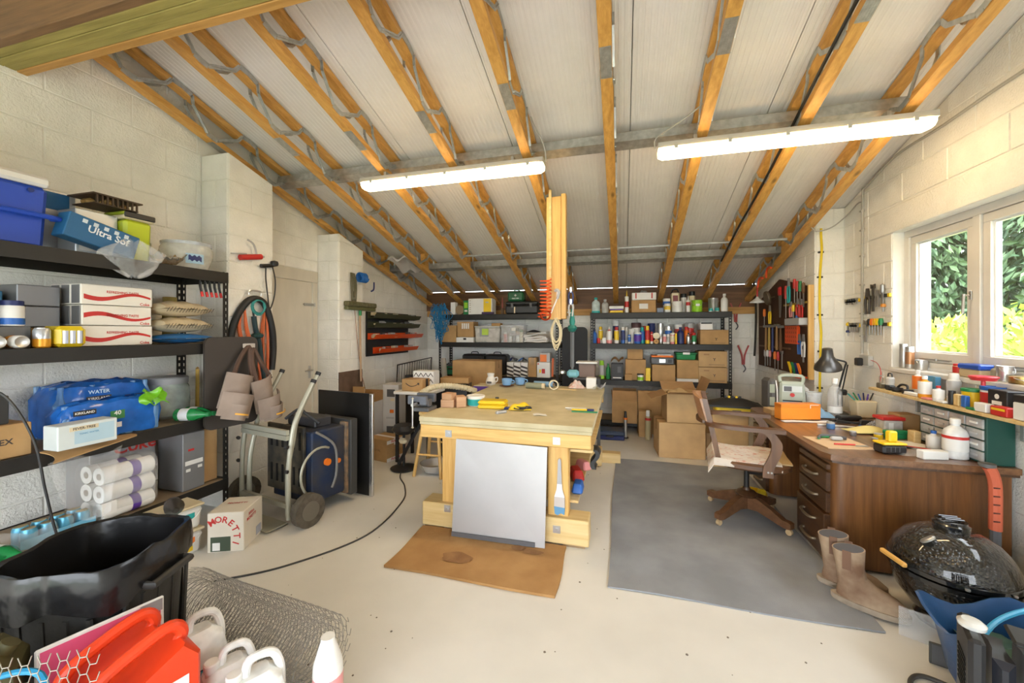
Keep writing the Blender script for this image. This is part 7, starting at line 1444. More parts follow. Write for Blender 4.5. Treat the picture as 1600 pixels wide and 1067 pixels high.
t = thing('safety_goggles', 'clear safety goggles with a dark strap on the desk', 'goggles', (1.88, 3.72, TD), 10, GD); q = MB(); q.sheet(lambda u, v: (-.09 + .18 * u, -.04 - .03 * math.sin(3.14 * u), .005 + .085 * v * math.sin(.4 + 2.4 * u)), 12, 6, .003, off=(0, 1, 0)); q.build('lens', M_CLEAR, t); q = MB(); q.b2(-.10, .06, .0, .02, .02, .06, .006); q.build('strap', BLK, t)
t = thing('cutting_board', 'thin pale wooden board lying at the desk corner', 'board', (1.40, 3.17, TD), 8, GD); q = MB(); q.b2(-.15, .13, -.15, .13, 0, .007); q.build('sheet', plain((.62, .42, .24), .6), t)
t = thing('wire_stripper', 'dark hand tool with green rim lying on the pale board', 'tool', (1.385, 3.23, TD + .008), 0, GD); q = MB(); q.tube(spline([(-.08, -.02, .012), (-.05, .03, .014), (.02, .04, .014), (.09, .0, .012)], 5), .011, 8); q.build('arc', DGRY, t); q = MB(); q.box((.02, -.025, .015), (.07, .03, .024), .008); q.build('block', GRY, t); q = MB(); q.tube(spline([(-.085, -.03, .008), (-.06, .022, .008), (.0, .03, .008)], 4), .006, 6); q.build('rim', GRN, t)
q = MB(); q.cyl((-.06, 0, .006), (.06, .0, .006), .005, n=8); one(q, 'red_pencil', RED, 'red pencil lying on the pale board', 'pencil', (1.40, 3.09, TD + .008), 5, GD)
q = MB(); q.prism([(-.04, -.01), (.04, -.016), (.045, .016), (-.03, .01)], 0, .002); one(q, 'scraper_blade', SILVER, 'small steel blade lying on the pale board', 'blade', (1.49, 3.09, TD + .008), 10, GD)
t = thing('drill_battery', 'yellow topped black drill battery at the desk edge', 'battery', (1.60, 3.01, TD), 12, GD); q = MB(); q.b2(-.07, .07, -.045, .045, 0, .055, .012); q.build('pack', BLK, t); q = MB(); q.b2(-.07, .07, -.046, .046, .055, .068, .006); q.build('collar', YEL, t); q = MB(); q.b2(-.015, .035, -.02, .02, .068, .135, .008); q.build('stem', YEL, t)
for k in range(3): panel(t, (.004, .03), (-.03 + .025 * k, -.0455, .03), DGRY, 'rib')
t = thing('long_pliers', 'red handled long pliers lying on the desk by the clear bag', 'pliers', (1.76, 3.14, TD + .01), -35, GD)
for s_ in (-1, 1): q = MB(); q.tube(spline([(-.12, 0, 0), (0, s_ * .01, 0), (.11, s_ * .024, 0)], 4), .007, 6); q.build('handle', RED if s_ > 0 else BLK, t)
q = MB(); q.sheet(lambda u, v: (-.13 + .26 * u, -.07 + .14 * v, .004 + .022 * math.sin(3 * u) * math.sin(3 * v) * (1 + .5 * math.sin(15 * u))), 14, 8); one(q, 'plastic_bag', M_FILM, 'clear bag of yellow fittings lying on the desk', 'plastic bag', (1.75, 3.02, TD), 5, GD)
carton('long low white box beside the big white bottle on the desk', (1.765, 2.93, TD), (.14, .05, .05), 12, m=M_WHITE, tape=False, group=GD)
t = vessel('bottle', 'solvent_bottle', 'big white solvent bottle with a red-striped label on the desk', 'bottle', (1.91, 2.99, TD), .235, .056, film('hdpe', (.82, .83, .83), .85), WHT, WHT, GD, bz=(.2, .58)); q = MB(); q.lathe([(.0575, .118), (.0575, .135)], n=16); q.build('red_stripe', RED, t)
vessel('bottle', 'solvent_bottle', 'small white bottle with a blue cap beside the big one', 'bottle', (1.885, 3.12, TD), .13, .034, film('hdpe', (.82, .83, .83), .85), BLU, WHT, GD)
q = MB(); q.b2(-.02, .02, -.03, .03, 0, .085, .003); one(q, 'block_of_bits', M_PALE, 'pale wooden block with a red top on the desk', 'block', (1.89, 3.30, TD), 5, GD)
q = MB(); q.b2(-.07, .07, -.02, .02, .03, .055, .004); q.b2(-.06, .06, -.02, .02, 0, .03); one(q, 'green_level', plain((.02, .30, .12)), 'green plastic strip box lying on the desk under the shelf', 'box', (1.85, 3.42, TD), 10, GD)
carton('small brown carton at the back of the desk under the shelf', (2.02, 3.64, TD), (.13, .12, .14), 5, tape=False, group=GD)
t = thing('parts_tub', 'translucent tub with a white label and red lid under the shelf', 'tub', (1.90, 3.58, TD), 5, GD); q = MB(); q.box((0, 0, .05), (.12, .10, .10), .008); q.build('tub', film('milky_plastic', (.62, .60, .56), .82), t); q = MB(); q.b2(-.075, .075, -.05, .06, .101, .125, .005); q.build('lid', RED, t); panel(t, (.03, .05), (-.02, -.0505, .06), WHT)
t = thing('drawer_cabinet', 'green parts cabinet of clear little drawers at the desk end', 'drawer cabinet', (2.035, 3.13, TD), 0, GD); q = MB(); q.b2(-.06, .065, -.26, .26, 0, .265, .003); q.build('case', plain((.015, .075, .06), .4), t)
for i in range(4):
    for j in range(4):
        q = MB(); q.b2(-.070, -.058, -.245 + i * .124, -.245 + i * .124 + .114, .012 + j * .062, .012 + j * .062 + .054, .003); dw = q.build('drawer', film('drawer_clear', (.55, .55, .55), .75), t)
        q = MB(); q.b2(-.076, -.070, -.215 + i * .124, -.215 + i * .124 + .05, .035 + j * .062, .047 + j * .062); q.build('label_tab', WHT if (i + j) % 2 else GRY, dw)
# ================================================================= wall shelf above the desk
q = MB(); q.b2(1.93, XR - .008, 1.6, 3.90, .98, 1.0, .002); wsf = one(q, 'wall_shelf', M_PALE, 'narrow pale wooden shelf fixed along the window wall', 'shelf')
for y in (2.0, 2.8, 3.6): q = MB(); q.b2(2.08, XR - .008, y, y + .02, .86, .979); q.build('bracket', M_STEEL, wsf)
TS = 1.002; GH = 'things on the narrow wall shelf'
t = thing('padlock', 'brass combination lock with a red wire on the shelf end', 'lock', (1.98, 3.83, TS), group=GH); q = MB(); q.b2(-.02, .02, -.03, .03, 0, .04, .006); q.build('body', plain((.18, .15, .10), .4, .5), t); q = MB(); q.tube(spline([(0, -.02, .04), (0, -.018, .09), (0, .018, .09), (0, .02, .04)], 4), .005, 6); q.build('shackle', SILVER, t); q = MB(); q.tube(spline([(0, .02, .02), (.05, .10, .12), (.1, .25, .18), (.11, .38, .20)], 6), .003, 5); q.build('wire', RED, t)
t = thing('spray_gun', 'black and clear spray head on the narrow shelf', 'spray head', (1.98, 3.72, TS), group=GH); q = MB(); q.box((0, 0, .02), (.05, .06, .04), .01); q.build('base', BLK, t); q = MB(); q.lathe([(.026, .04), (.028, .09), (.02, .10), (0, .10)], n=14); q.build('cup', film('milky_plastic', (.62, .60, .56), .82), t); q = MB(); q.tube(spline([(0, -.024, .10), (0, -.018, .125), (0, .018, .125), (0, .024, .10)], 4), .005, 6); q.build('loop', BLK, t)
t = thing('headphones', 'black ear defenders lying on the narrow shelf', 'headphones', (1.98, 3.58, TS), group=GH)
for y in (-.055, .055): q = MB(); q.lathe([(0, 0), (.03, .0), (.036, .015), (.03, .03), (0, .034)], (0, y, .0), 14); q.build('cup', BLK, t)
q = MB(); q.tube(spline([(0, -.055, .03), (.01, -.03, .055), (.01, .03, .055), (0, .055, .03)], 4), .008, 6); q.build('band', BLK, t)
for a in (('bottle', 'glue_bottle', 'white bottle with an orange label standing by the wall', 'bottle', (2.06, 3.56, TS), .17, .030, WHT, WHT, ORG), ('bottle', 'oil_bottle', 'orange oil bottle with a white cap at the shelf front', 'bottle', (1.965, 3.33, TS), .15, .034, plain((.75, .33, .03), .25), WHT, WHT), ('spray', 'aerosol_can', 'pale grey aerosol standing at the back of the narrow shelf', 'aerosol', (2.05, 3.22, TS), .18, .034, plain((.68, .68, .66)), WHT, GRY), ('bottle', 'sealant_bottle', 'clear bottle with a red nozzle on the narrow shelf', 'bottle', (1.965, 3.21, TS), .10, .028, film('hdpe', (.82, .83, .83), .85), RED, WHT), ('tub', 'wax_tub', 'yellow tub with a dark green lid on the narrow shelf', 'tub', (2.04, 3.06, TS), .105, .05, YEL, GRN, None), ('tub', 'grease_tub', 'white tub with a bright blue lid on the narrow shelf', 'tub', (2.05, 2.94, TS), .135, .05, WHT, BLU, RED), ('jar', 'film_pot', 'short black pot in front of the yellow tub', 'pot', (1.965, 3.10, TS), .085, .018, BLK, BLK, None)):
    vessel(*a, group=GH)
q = MB(); q.sheet(lambda u, v: (.02 * math.sin(3 * u), -.06 + .12 * u, .14 * v), 8, 6, .03, off=(1, 0, 0)); one(q, 'wipes_pack', plain((.10, .32, .55), .3), 'blue and clear packet leaning on the wall by the glue bottle', 'packet', (2.07, 3.42, TS), group=GH)
carton('white strip of tubes along the shelf front', (1.965, 3.46, TS), (.03, .15, .022), m=M_WHITE, tape=False, group=GH)
t = carton('black box with white print on the narrow shelf', (2.03, 2.815, TS), (.10, .12, .13), m=BLK, tape=False, group=GH); panel(t, (.06, .02), (-.0505, 0, .06), WHT, 'print', '-x'); q = MB(); q.cyl((-.0515, 0, .095), (-.0505, 0, .095), .014, n=16); q.build('logo', WHT, t); panel(t, (.05, .012), (0, -.0605, .07), WHT, 'print')
carton('small white barcode box in front of the black box', (1.955, 2.86, TS), (.04, .08, .05), m=M_WHITE, tape=False, group=GH)
t = carton('red and yellow packet at the front of the narrow shelf', (1.96, 2.745, TS), (.05, .10, .05), m=RED, tape=False, group=GH); panel(t, (.08, .012), (-.0255, 0, .035), YEL, 'stripe', '-x')
carton('small blue box standing beside the black pot', (1.965, 3.0, TS), (.025, .035, .07), m=BLU, tape=False, group=GH); carton('small pale wooden block at the shelf front by the blue box', (1.965, 3.05, TS), (.03, .04, .07), m=M_PALE, tape=False, group=GH)
t = carton('white box with a black lid at the window end of the shelf', (2.0, 2.60, TS), (.12, .14, .09), m=WHT, tape=False, group=GH); q = MB(); q.b2(-.06, .06, -.07, .07, .091, .13, .004); q.build('lid', BLK, t)
for k, (y, c) in enumerate(((3.28, PINK), (3.15, WHT), (2.92, GRN))): q = MB(); q.b2(-.02, .02, -.03, .03, 0, .012, .003); one(q, 'eraser', c, ['pink eraser lying at the shelf edge', 'white eraser lying at the shelf edge', 'green clip lying at the shelf edge'][k], 'eraser', (1.95, y, TS), group=GH)
# window sill
TW = WIN_Z0 + .032; GW = 'things on the window sill'
for a in (('jar', 'silver_canister', 'tall silver canister at the end of the sill', 'canister', (2.155, 3.88, TW), .19, .028, SILVER, SILVER, None), ('jar', 'silver_canister', 'silver canister with copper base beside the tall one', 'canister', (2.155, 3.81, TW), .17, .026, SILVER, SILVER, plain((.5, .25, .12), .4, .6)), ('tin', 'small_tin', 'little steel tin on the sill before the far casement', 'tin', (2.155, 3.69, TW), .075, .036, SILVER, SILVER, None), ('jar', 'tea_tin', 'narrow cream tin with a red lid on the sill', 'tin', (2.15, 3.34, TW), .075, .026, CREAM, RED, RED), ('bottle', 'glass_bottle', 'small dark bottle on the sill by the mullion', 'bottle', (2.15, 3.06, TW), .09, .024, plain((.3, .28, .22)), SILVER, None), ('tin', 'steel_mug', 'steel mug standing on the sill beyond the blue lidded box', 'mug', (2.14, 2.99, TW), .09, .034, SILVER, SILVER, None), ('tin', 'brass_tin', 'wide brass tin at the front of the sill', 'tin', (2.135, 2.88, TW), .04, .05, plain((.50, .34, .12), .3, .8), plain((.50, .34, .12), .3, .8), None)): vessel(*a, group=GW)
q = MB(); q.b2(-.035, .035, -.10, .10, 0, .025, .006); one(q, 'clear_box', M_CLEAR, 'flat clear plastic box lying on the sill', 'box', (2.15, 3.47, TW), group=GW)
t = thing('snap_box', 'clear box with a bright blue lid on the sill', 'box', (2.145, 3.19, TW), group=GW); q = MB(); q.b2(-.04, .04, -.08, .08, 0, .05, .006); q.build('tub', plain((.55, .42, .25), .4), t); q = MB(); q.b2(-.045, .045, -.085, .085, .051, .085, .008); q.build('lid', plain((.02, .08, .45), .3), t)
t = thing('plastic_scoop', 'red plastic dish held up on a red stem on the wall shelf', 'dish', (2.0, 2.93, TS + .14), group=GH); q = MB(); q.lathe([(0, .03), (.05, .03), (.062, .05), (.058, .055), (0, .05)], n=18); q.build('dish', plain((.62, .04, .05), .3), t); q = MB(); q.cyl((0, 0, 0), (0, 0, .032), .01); q.build('stem', plain((.62, .04, .05), .3), t)
# ================================================================= boots, kamado barbecue
M_BOOT = mat('dusty_leather', (.20, .11, .065), .85, col2=(.46, .34, .23), scale=7, bump=.2, bscale=30); M_SOLE = mat('muddy_sole', (.36, .29, .22), .95, var=.15, scale=20, bump=.5)
for k, (x, y, rz) in enumerate(((1.22, 2.50, -28), (1.22, 2.66, -20))):
    bt = thing('work_boot', ['dusty brown pull-on work boot standing in front of its pair', 'dusty brown pull-on work boot behind its pair, against the desk'][k], 'boot', (x, y, .012), rz, 'work boots')
    q = MB(); rings = []
    for (cx, z, rx, ry) in ((.02, .028, .15, .052), (.02, .06, .148, .052), (.005, .09, .125, .05), (-.03, .115, .09, .048), (-.055, .15, .066, .05), (-.062, .20, .064, .054), (-.066, .255, .070, .060), (-.068, .285, .073, .064)): rings.append([(cx + rx * math.cos(a) * (1 - .1 * (math.cos(a) < 0)), ry * math.sin(a) * (1 + .12 * math.cos(a) * (z < .1)), z + .010 * math.cos(a) * (z > .2)) for a in [2 * math.pi * i / 22 for i in range(22)]])
    q.loft(rings, cap=False); q.loft([[(cx + (p[0] - cx) * .92, p[1] * .92, p[2]) for p in rg] for cx, rg in ((-.068, rings[-1]), (-.062, rings[-3]), (-.055, rings[-4]))], cap=True, m=1); q.loft([rings[-1], [(-.068 + (p[0] + .068) * .92, p[1] * .92, p[2]) for p in rings[-1]]], cap=False); q.build('upper', [M_BOOT, plain((.10, .10, .11), .9)], bt)
    q = MB(); q.loft([[(.02 + (.155 + d_) * math.cos(a), (.056 + d_) * math.sin(a) * (1 + .1 * math.cos(a)), z) for a in [2 * math.pi * i / 26 for i in range(26)]] for z, d_ in ((.0, 0), (.012, .004), (.030, .004))]); q.build('sole', M_SOLE, bt)
    for s_ in (-1, 1): q = MB(); q.sheet(lambda u, v: (-.085 + .035 * u, s_ * (.066 - .006 * v), .295 - .10 * v), 2, 4, .004, off=(0, 1, 0)); q.build('pull_loop', plain((.20, .11, .07), .8), bt)
kb = thing('kamado_barbecue', 'small black glazed ceramic kamado barbecue with a wooden handle', 'barbecue', (1.58, 2.50, 0), 0); kb.scale = (.88, .88, .88)
def dimple(name, col):
    m = mat(name, col, .12, coat=1.0); nt = m.node_tree; vo = nt.nodes.new('ShaderNodeTexVoronoi'); vo.inputs['Scale'].default_value = 60; tc = nt.nodes.new('ShaderNodeTexCoord'); nt.links.new(tc.outputs['Object'], vo.inputs['Vector']); bp = nt.nodes.new('ShaderNodeBump'); bp.inputs['Strength'].default_value = .8; bp.inputs['Distance'].default_value = .012; nt.links.new(vo.outputs['Distance'], bp.inputs['Height']); nt.links.new(bp.outputs['Normal'], nt.nodes['Principled BSDF'].inputs['Normal']); return m
M_KAM = dimple('black_glaze', (.012, .011, .010)); M_KAMS = mat('black_enamel', (.012, .012, .012), .15, coat=.8)
q = MB(); q.lathe([(.0, .05), (.13, .05), (.18, .09), (.235, .17), (.258, .25), (.262, .30)], n=36); q.build('bowl', M_KAM, kb)
q = MB(); q.lathe([(.262, .336), (.258, .37), (.235, .43), (.19, .485), (.13, .52), (.07, .535), (.0, .538)], n=36); ld = q.build('lid', M_KAM, kb)
for z in (.285, .318): q = MB(); q.lathe([(.262, z), (.270, z + .002), (.270, z + .024), (.262, z + .026)], n=36); bd_ = q.build('band', M_KAMS, kb)
q = MB(); q.lathe([(.0, .53), (.075, .53), (.078, .565), (.066, .572), (.066, .585), (.0, .59)], n=22); q.build('vent_cap', M_KAMS, ld)
for k in range(3): q = MB(); q.b2(-.045, .045, -.03 + k * .025, -.02 + k * .025, .59, .60, .003); q.build('vent_fin', M_KAMS, ld)
q = MB(); q.lathe([(0, 0), (.036, 0), (.038, .008), (.03, .014), (0, .015)], n=20); q.build('thermometer', plain((.62, .62, .60), .3, .8), ld, (-.155, -.09, .492), (-22, -32, 0))
q = MB(); q.b2(-.325, -.30, -.11, .06, .35, .375, .006); q.build('handle', plain((.72, .40, .10), .5), kb, None, (0, 0, 8))
for y in (-.09, .04): q = MB(); q.bar((-.31, y, .362), (-.22, y * .8, .345), .02, .02); q.build('handle_bracket', M_KAMS, kb, None, (0, 0, 8))
for a in (-70, -110, -20, -40): q = MB(); c_, s_ = math.cos(R(a)), math.sin(R(a)); q.lathe([(0, -.006), (.010, -.004), (.010, .004), (0, .006)], (c_ * .274, s_ * .274, .33 if a % 20 else .298), 10); q.build('bolt', SILVER, kb)
q = MB(); q.b2(-.06, .06, -.006, .006, -.03, .03, .004); q.build('draught_door', plain((.45, .40, .34), .3, .8), kb, (-.13, -.175, .15), (-25, 0, -36))
q = MB(); q.lathe([(.15, .0), (.155, .02), (.135, .052), (.12, .05)], n=30); q.build('stand_ring', M_KAMS, kb)

# ---- more desk clutter
q = MB(); rr = random.Random(31); q.tube(spline([(rr.uniform(-.12, .12), rr.uniform(-.07, .07), .008 + .02 * rr.random()) for _ in range(12)], 5), .004, 6); one(q, 'black_lead', BLK, 'tangled thin black lead on the desk behind the yellow duster', 'cable', (1.72, 3.86, TD), 0, GD)
q = MB(); q.tube(spline([(0, 0, 0), (-.03, .02, .14), (-.10, .05, .33), (-.17, .08, .42)], 5), .007, 6); one(q, 'lamp_flex', BLK, 'black flex rising from the lamp toward the wall socket', 'cable', (2.08, 4.30, TD), 180, GD)
q = MB(); q.sheet(lambda u, v: (-.1 + .2 * u, -.05 + .1 * v, .003 + .01 * math.sin(4 * u) * v), 8, 4, .001); one(q, 'instruction_leaflet', M_WHITE, 'white leaflet lying between the pliers and the tubs', 'paper', (1.86, 3.24, TD), -20, GD)
for k, (x, y, c, lb) in enumerate(((1.66, 3.28, plain((.45, .30, .15)), 'small brown reel'), (1.60, 3.42, plain((.30, .30, .32), .4, .6), 'bundle of grey clips'), (1.72, 3.36, YEL, 'small yellow cap'), (1.55, 3.62, plain((.10, .25, .55)), 'small blue tin'))):
    t = vessel('jar', 'desk_oddment', lb + ' standing in the middle of the desk', 'oddment', (x, y, TD), .025 + .008 * k, .018 + .003 * k, c, GRY, None, GD)
q = MB(); q.b2(-.12, .12, -.012, .012, 0, .014, .002); one(q, 'steel_ruler', SILVER, 'steel bar lying across the desk by the orange box', 'ruler', (1.62, 3.70, TD), -12, GD)
# ================================================================= foreground, bin side
GZ = 'containers on the floor by the bin'
bn = thing('dustbin', 'big black ribbed plastic dustbin lined with a black bag', 'dustbin', (-1.87, 1.02, 0), 20)
def sq(r, z, n=40, p=3.6, k=1.0): return [(r * k * math.cos(a) * (abs(math.cos(a)) ** p + abs(math.sin(a)) ** p) ** (-1 / p), r * math.sin(a) * (abs(math.cos(a)) ** p + abs(math.sin(a)) ** p) ** (-1 / p), z) for a in [2 * math.pi * i / n for i in range(n)]]
M_BIN = mat('scuffed_black_plastic', (.028, .027, .026), .5, var=.25, scale=14, bump=.1)
q = MB(); q.loft([sq(.17, 0), sq(.178, .02), sq(.21, .66)], cap=False); q.add(sq(.17, .001), [tuple(range(39, -1, -1))]); q.build('body', M_BIN, bn)
for s_ in range(4):
    for i in range(5): q = MB(); a = -.14 + i * .07; q.loft([[(a - .010, -(.178 + .032 * (z / .66)) - d_, z), (a + .010, -(.178 + .032 * (z / .66)) - d_, z), (a + .006, -(.178 + .032 * (z / .66)) - d_ - .007, z), (a - .006, -(.178 + .032 * (z / .66)) - d_ - .007, z)] for z, d_ in ((.05, -.004), (.52, -.004))]); q.build('rib', M_BIN, bn, None, (0, 0, 90 * s_))
for rz in (90, -90, 0):
    if rz == 0: continue
    q = MB(); q.tube([(-.09, -.20, .56), (-.09, -.25, .555), (.09, -.25, .555), (.09, -.20, .56)], .014, 8); q.build('handle', M_BIN, bn, None, (0, 0, rz))
M_BAG = mat('black_bag', (.010, .010, .011), .22, bump=.5, bscale=9)
q = MB(); rings = []
for z, r_ in ((.54, .228), (.60, .229), (.66, .226), (.675, .22), (.67, .205), (.58, .19), (.40, .17), (.28, .13)):
    rings.append([(x * (1 + .02 * math.sin(i * 1.7 + z * 20)), y * (1 + .02 * math.cos(i * 2.1 + z * 14)), zz + (.02 if z < .56 and r_ > .22 else .005) * math.sin(i * .9 + r_ * 20)) for i, (x, y, zz) in enumerate(sq(r_, z))])
q.loft(rings, cap=False); q.add(rings[-1], [tuple(range(40))]); q.build('bin_liner', M_BAG, bn)
# chicken wire roll
cw = thing('chicken_wire', 'loose roll of galvanised chicken wire lying by the bin', 'wire roll', (0, 0, 0)); A, Bv = Vector((-2.06, 1.445, .15)), Vector((-1.13, 1.33, .145)); ax = (Bv - A); L_ = ax.length; ax.normalize(); e1 = Vector((0, 0, 1)) - ax * ax.z; e1.normalize(); e2 = ax.cross(e1)
for layer, (r0, wr) in enumerate(((.142, .0015), (.124, .0013), (.10, .0012))):
    v = []; f = []; hx = .042; ncol = int(L_ / hx); nrow = int(2 * math.pi * r0 / .030) // 2 * 2
    def pt(s_, a, r0=r0): rr_ = r0 * (1 + .05 * math.sin(3 * a + s_ * 4)); return A + ax * s_ + e1 * (rr_ * math.cos(a)) + e2 * (rr_ * math.sin(a))
    def seg(p0, p1):
        d_ = (p1 - p0).normalized(); n1 = d_.orthogonal().normalized() * wr; n2 = d_.cross(n1).normalized() * wr; k = len(v)
        v.extend([p0 + n1, p0 - n1 * .5 + n2 * .87, p0 - n1 * .5 - n2 * .87, p1 + n1, p1 - n1 * .5 + n2 * .87, p1 - n1 * .5 - n2 * .87]); f.extend([(k, k + 1, k + 4, k + 3), (k + 1, k + 2, k + 5, k + 4), (k + 2, k, k + 3, k + 5)])
    da = 2 * math.pi / nrow
    for i in range(ncol):
        for j in range(nrow):
            s0 = i * hx + (hx / 2 if j % 2 else 0); a = j * da
            seg(pt(s0, a), pt(s0 + hx * .33, a)); seg(pt(s0 + hx * .33, a), pt(s0 + hx * .5, a + da)); seg(pt(s0, a), pt(s0 - hx * .17, a + da))
    q = MB(); q.add(v, f); tag(q.build('wire_mesh', plain((.42, .42, .42), .4, .7), cw, sharp=180), kind='stuff')
# red jerrycans
M_RC = plain((.75, .055, .012), .35)
def jerry(name, label, loc, rz, m, w, d_, h, grp):
    t = thing(name, label, 'jerrycan', loc, rz, grp); q = MB(); poly = [(-w / 2, .01), (-w / 2 + .01, 0), (w / 2 - .01, 0), (w / 2, .01), (w / 2, h * .86), (w / 2 - .04, h * .97), (-w / 2 + .10, h * .80), (-w / 2, h * .70)]
    n = len(poly); q.loft([[(x * k, y, z if z > .02 else z + (1 - k) * .1) for x, z in poly] for y, k in ((-d_ / 2, .93), (-d_ / 2 + .015, 1), (d_ / 2 - .015, 1), (d_ / 2, .93))]); q.build('body', m, t)
    q = MB(); q.tube(spline([(-w / 2 + .05, 0, h * .76), (-w / 2 + .07, 0, h * .90), (0, 0, h), (w / 2 - .06, 0, h * 1.06), (w / 2 - .03, 0, h * .98), (w / 2 - .05, 0, h * .90)], 5), d_ * .13, 10); q.build('handle', m, t); q = MB(); q.lathe([(.028, 0), (.030, .03), (.026, .036), (0, .036)], (-w / 2 + .02, 0, h * .70), 16); q.build('cap', BLK, t); return t
t = jerry('fuel_can', 'red plastic fuel can with a white sticker in front', (-1.40, .835, .06), 73, M_RC, .30, .14, .44, 'red fuel cans'); panel(t, (.07, .03), (.08, -.0715, .32), WHT, 'sticker'); panel(t, (.07, .10), (-.06, -.0715, .22), plain((.60, .42, .20)), 'label_patch'); text(t, 'SUL', .04, (.06, -.0722, .24), (90, 0, 20), M_INK)
jerry('fuel_can', 'red plastic fuel can standing behind the other red can', (-1.545, .85, .06), 73, M_RC, .30, .14, .44, 'red fuel cans')
t = carton('white and pink card sign propped behind the red cans', (-1.632, .90, .02), (.30, .010, .49), 73, m=WHT, tape=False, name='card_sign', cat='sign'); panel(t, (.28, .16), (0, -.0055, .40), plain((.72, .10, .22)), 'pink_panel'); q = MB(); q.tube([(.06 + .05 * math.cos(a), -.009, .40 + .04 * math.sin(a)) for a in [2 * math.pi * i / 16 for i in range(16)]], .008, 5, closed=True); q.build('ring_print', WHT, t); panel(t, (.06, .04), (.115, -.007, .465), plain((.35, .35, .36), .3, .5), 'tape')
q = MB(); q.b2(-.16, .16, -.145, .135, 0, .058, .004); one(q, 'timber_pallet', M_DARKW, 'low dark board on the floor under the red fuel cans', 'board', (-1.472, .842, 0), 73)
M_ARMY = mat('olive_paint', (.085, .075, .03), .45, var=.2, scale=12)
t = thing('metal_jerrycan', 'olive green metal jerrycan with a dented side', 'jerrycan', (-1.79, .60, .10), 55, GZ); q = MB(); q.loft([[(x, y * k, .235 + (z - .235) * k) for x, z in ((-.17, .03), (-.14, 0), (.14, 0), (.17, .03), (.17, .40), (.12, .46), (-.12, .46), (-.17, .40)) for y in (yy,)] for yy, k in ((-.085, .94), (-.07, 1), (.07, 1), (.085, .94))]); q.build('body', M_ARMY, t)
for y in (-.045, 0, .045): q = MB(); q.tube(spline([(-.10, y, .455), (-.08, y, .50), (.06, y, .50), (.09, y, .455)], 4), .012, 8); q.build('handle', M_ARMY, t)
q = MB(); q.cyl((.13, 0, .43), (.15, 0, .46), .022); q.build('cap', M_ARMY, t); q = MB(); q.b2(-.13, .13, -.092, -.084, .05, .38, .01); q.build('pressed_panel', M_ARMY, t)
q = MB(); q.b2(-.15, .15, -.085, .085, 0, .098, .005); one(q, 'wooden_box', M_DARKW, 'dark wooden box under the olive jerrycan', 'box', (-1.79, .60, 0), 55)
carton('orange and white soap packet beside the olive jerrycan', (-2.12, .68, .55), (.12, .10, .12), 30, m=plain((.75, .30, .15)), tape=False, name='packet', cat='packet'); q = MB(); q.b2(-.1, .1, -.1, .1, 0, .547, .005); one(q, 'storage_bin', BLK, 'black storage bin at the edge of the rack holding the packet', 'bin', (-2.14, .66, 0), 30)
# white jugs
M_HD = film('natural_hdpe', (.84, .84, .82), .88, .35)
def jug(label, loc, rz, w, d_, h, capm, sticker=None):
    t = thing('plastic_jug', label, 'jug', loc, rz, 'plastic jugs'); q = MB(); q.loft([[(x * k, y * k, z) for x, y in [(p[0], p[1] * d_ / w) for p in [(a[0], a[1]) for a in sq(w / 2, 0, 28, 5)]]] for z, k in ((0, .94), (.012, 1), (h * .62, 1), (h * .78, .86), (h * .86, .5))], cap=True); q.build('body', M_HD, t)
    q = MB(); q.tube(spline([(-w * .12, 0, h * .82), (-w * .05, 0, h * .98), (w * .28, 0, h * .97), (w * .42, 0, h * .82), (w * .44, 0, h * .62)], 5), d_ * .11, 9); q.build('handle', M_HD, t); q = MB(); q.lathe([(.022, 0), (.024, .003), (.024, .026), (.021, .03), (0, .03)], (-w * .28, 0, h * .84), 18); q.build('cap', capm, t)
    q = MB(); q.cyl((-w * .28, 0, h * .74), (-w * .28, 0, h * .85), .02, n=14); q.build('neck', M_HD, t)
    if sticker:
        panel(t, (w * .8, h * .42), (0, -d_ / 2 - .0005, h * .32), NAVY, 'label_patch'); panel(t, (w * .4, h * .12), (w * .15, -d_ / 2 - .002, h * .46), plain((.08, .45, .68)), 'picture'); 
        for i, s_ in enumerate(sticker): text(t, s_, .030, (0, -d_ / 2 - .0032, h * (.36 - .085 * i)), (90, 0, 0), WHT)
        panel(t, (w * .5, .014), (-w * .05, -d_ / 2 - .002, h * .13), LIME, 'strip')
    return t
jug('white jug with a navy screenwash label beside the red cans', (-1.50, 1.09, .06), 68, .18, .12, .36, WHT, ['READY', 'SCREEN', 'WASH']); jug('white capped jug with a navy label next to the screenwash', (-1.345, 1.09, .0), 62, .17, .12, .34, WHT, ['', 'SCREEN', '']); jug('large plain white jug in the row of jugs', (-1.20, 1.06, 0), 58, .19, .13, .36, WHT); jug('small plain white jug in front of the others', (-1.20, .86, 0), 45, .15, .12, .33, WHT)
q = MB(); q.b2(-.08, .09, -.06, .06, 0, .058, .004); one(q, 'timber_block', M_DARKW, 'dark block under the screenwash jug', 'block', (-1.50, 1.09, 0), 68)
vessel('bottle', 'drink_bottle', 'clear drink bottle with a purple-blue cap at the end of the jugs', 'bottle', (-1.085, 1.03, 0), .26, .045, M_CLEAR, plain((.06, .06, .35)), WHT, GZ)
t = thing('milk_bottle', 'white bottle with pink liquid standing alone at the end of the row', 'bottle', (-1.035, 1.22, 0), 0, GZ); q = MB(); q.lathe([(.045, 0), (.052, .008), (.052, .215)], n=20); q.build('lower_body', plain((.78, .32, .32), .3), t); q = MB(); q.lathe([(.052, .215), (.05, .25), (.03, .315), (.024, .33), (.024, .345), (0, .345)], n=20); q.build('upper_body', WHT, t); q = MB(); q.lathe([(.0535, .02), (.0535, .12)], n=20); q.build('label_band', plain((.30, .34, .70)), t)
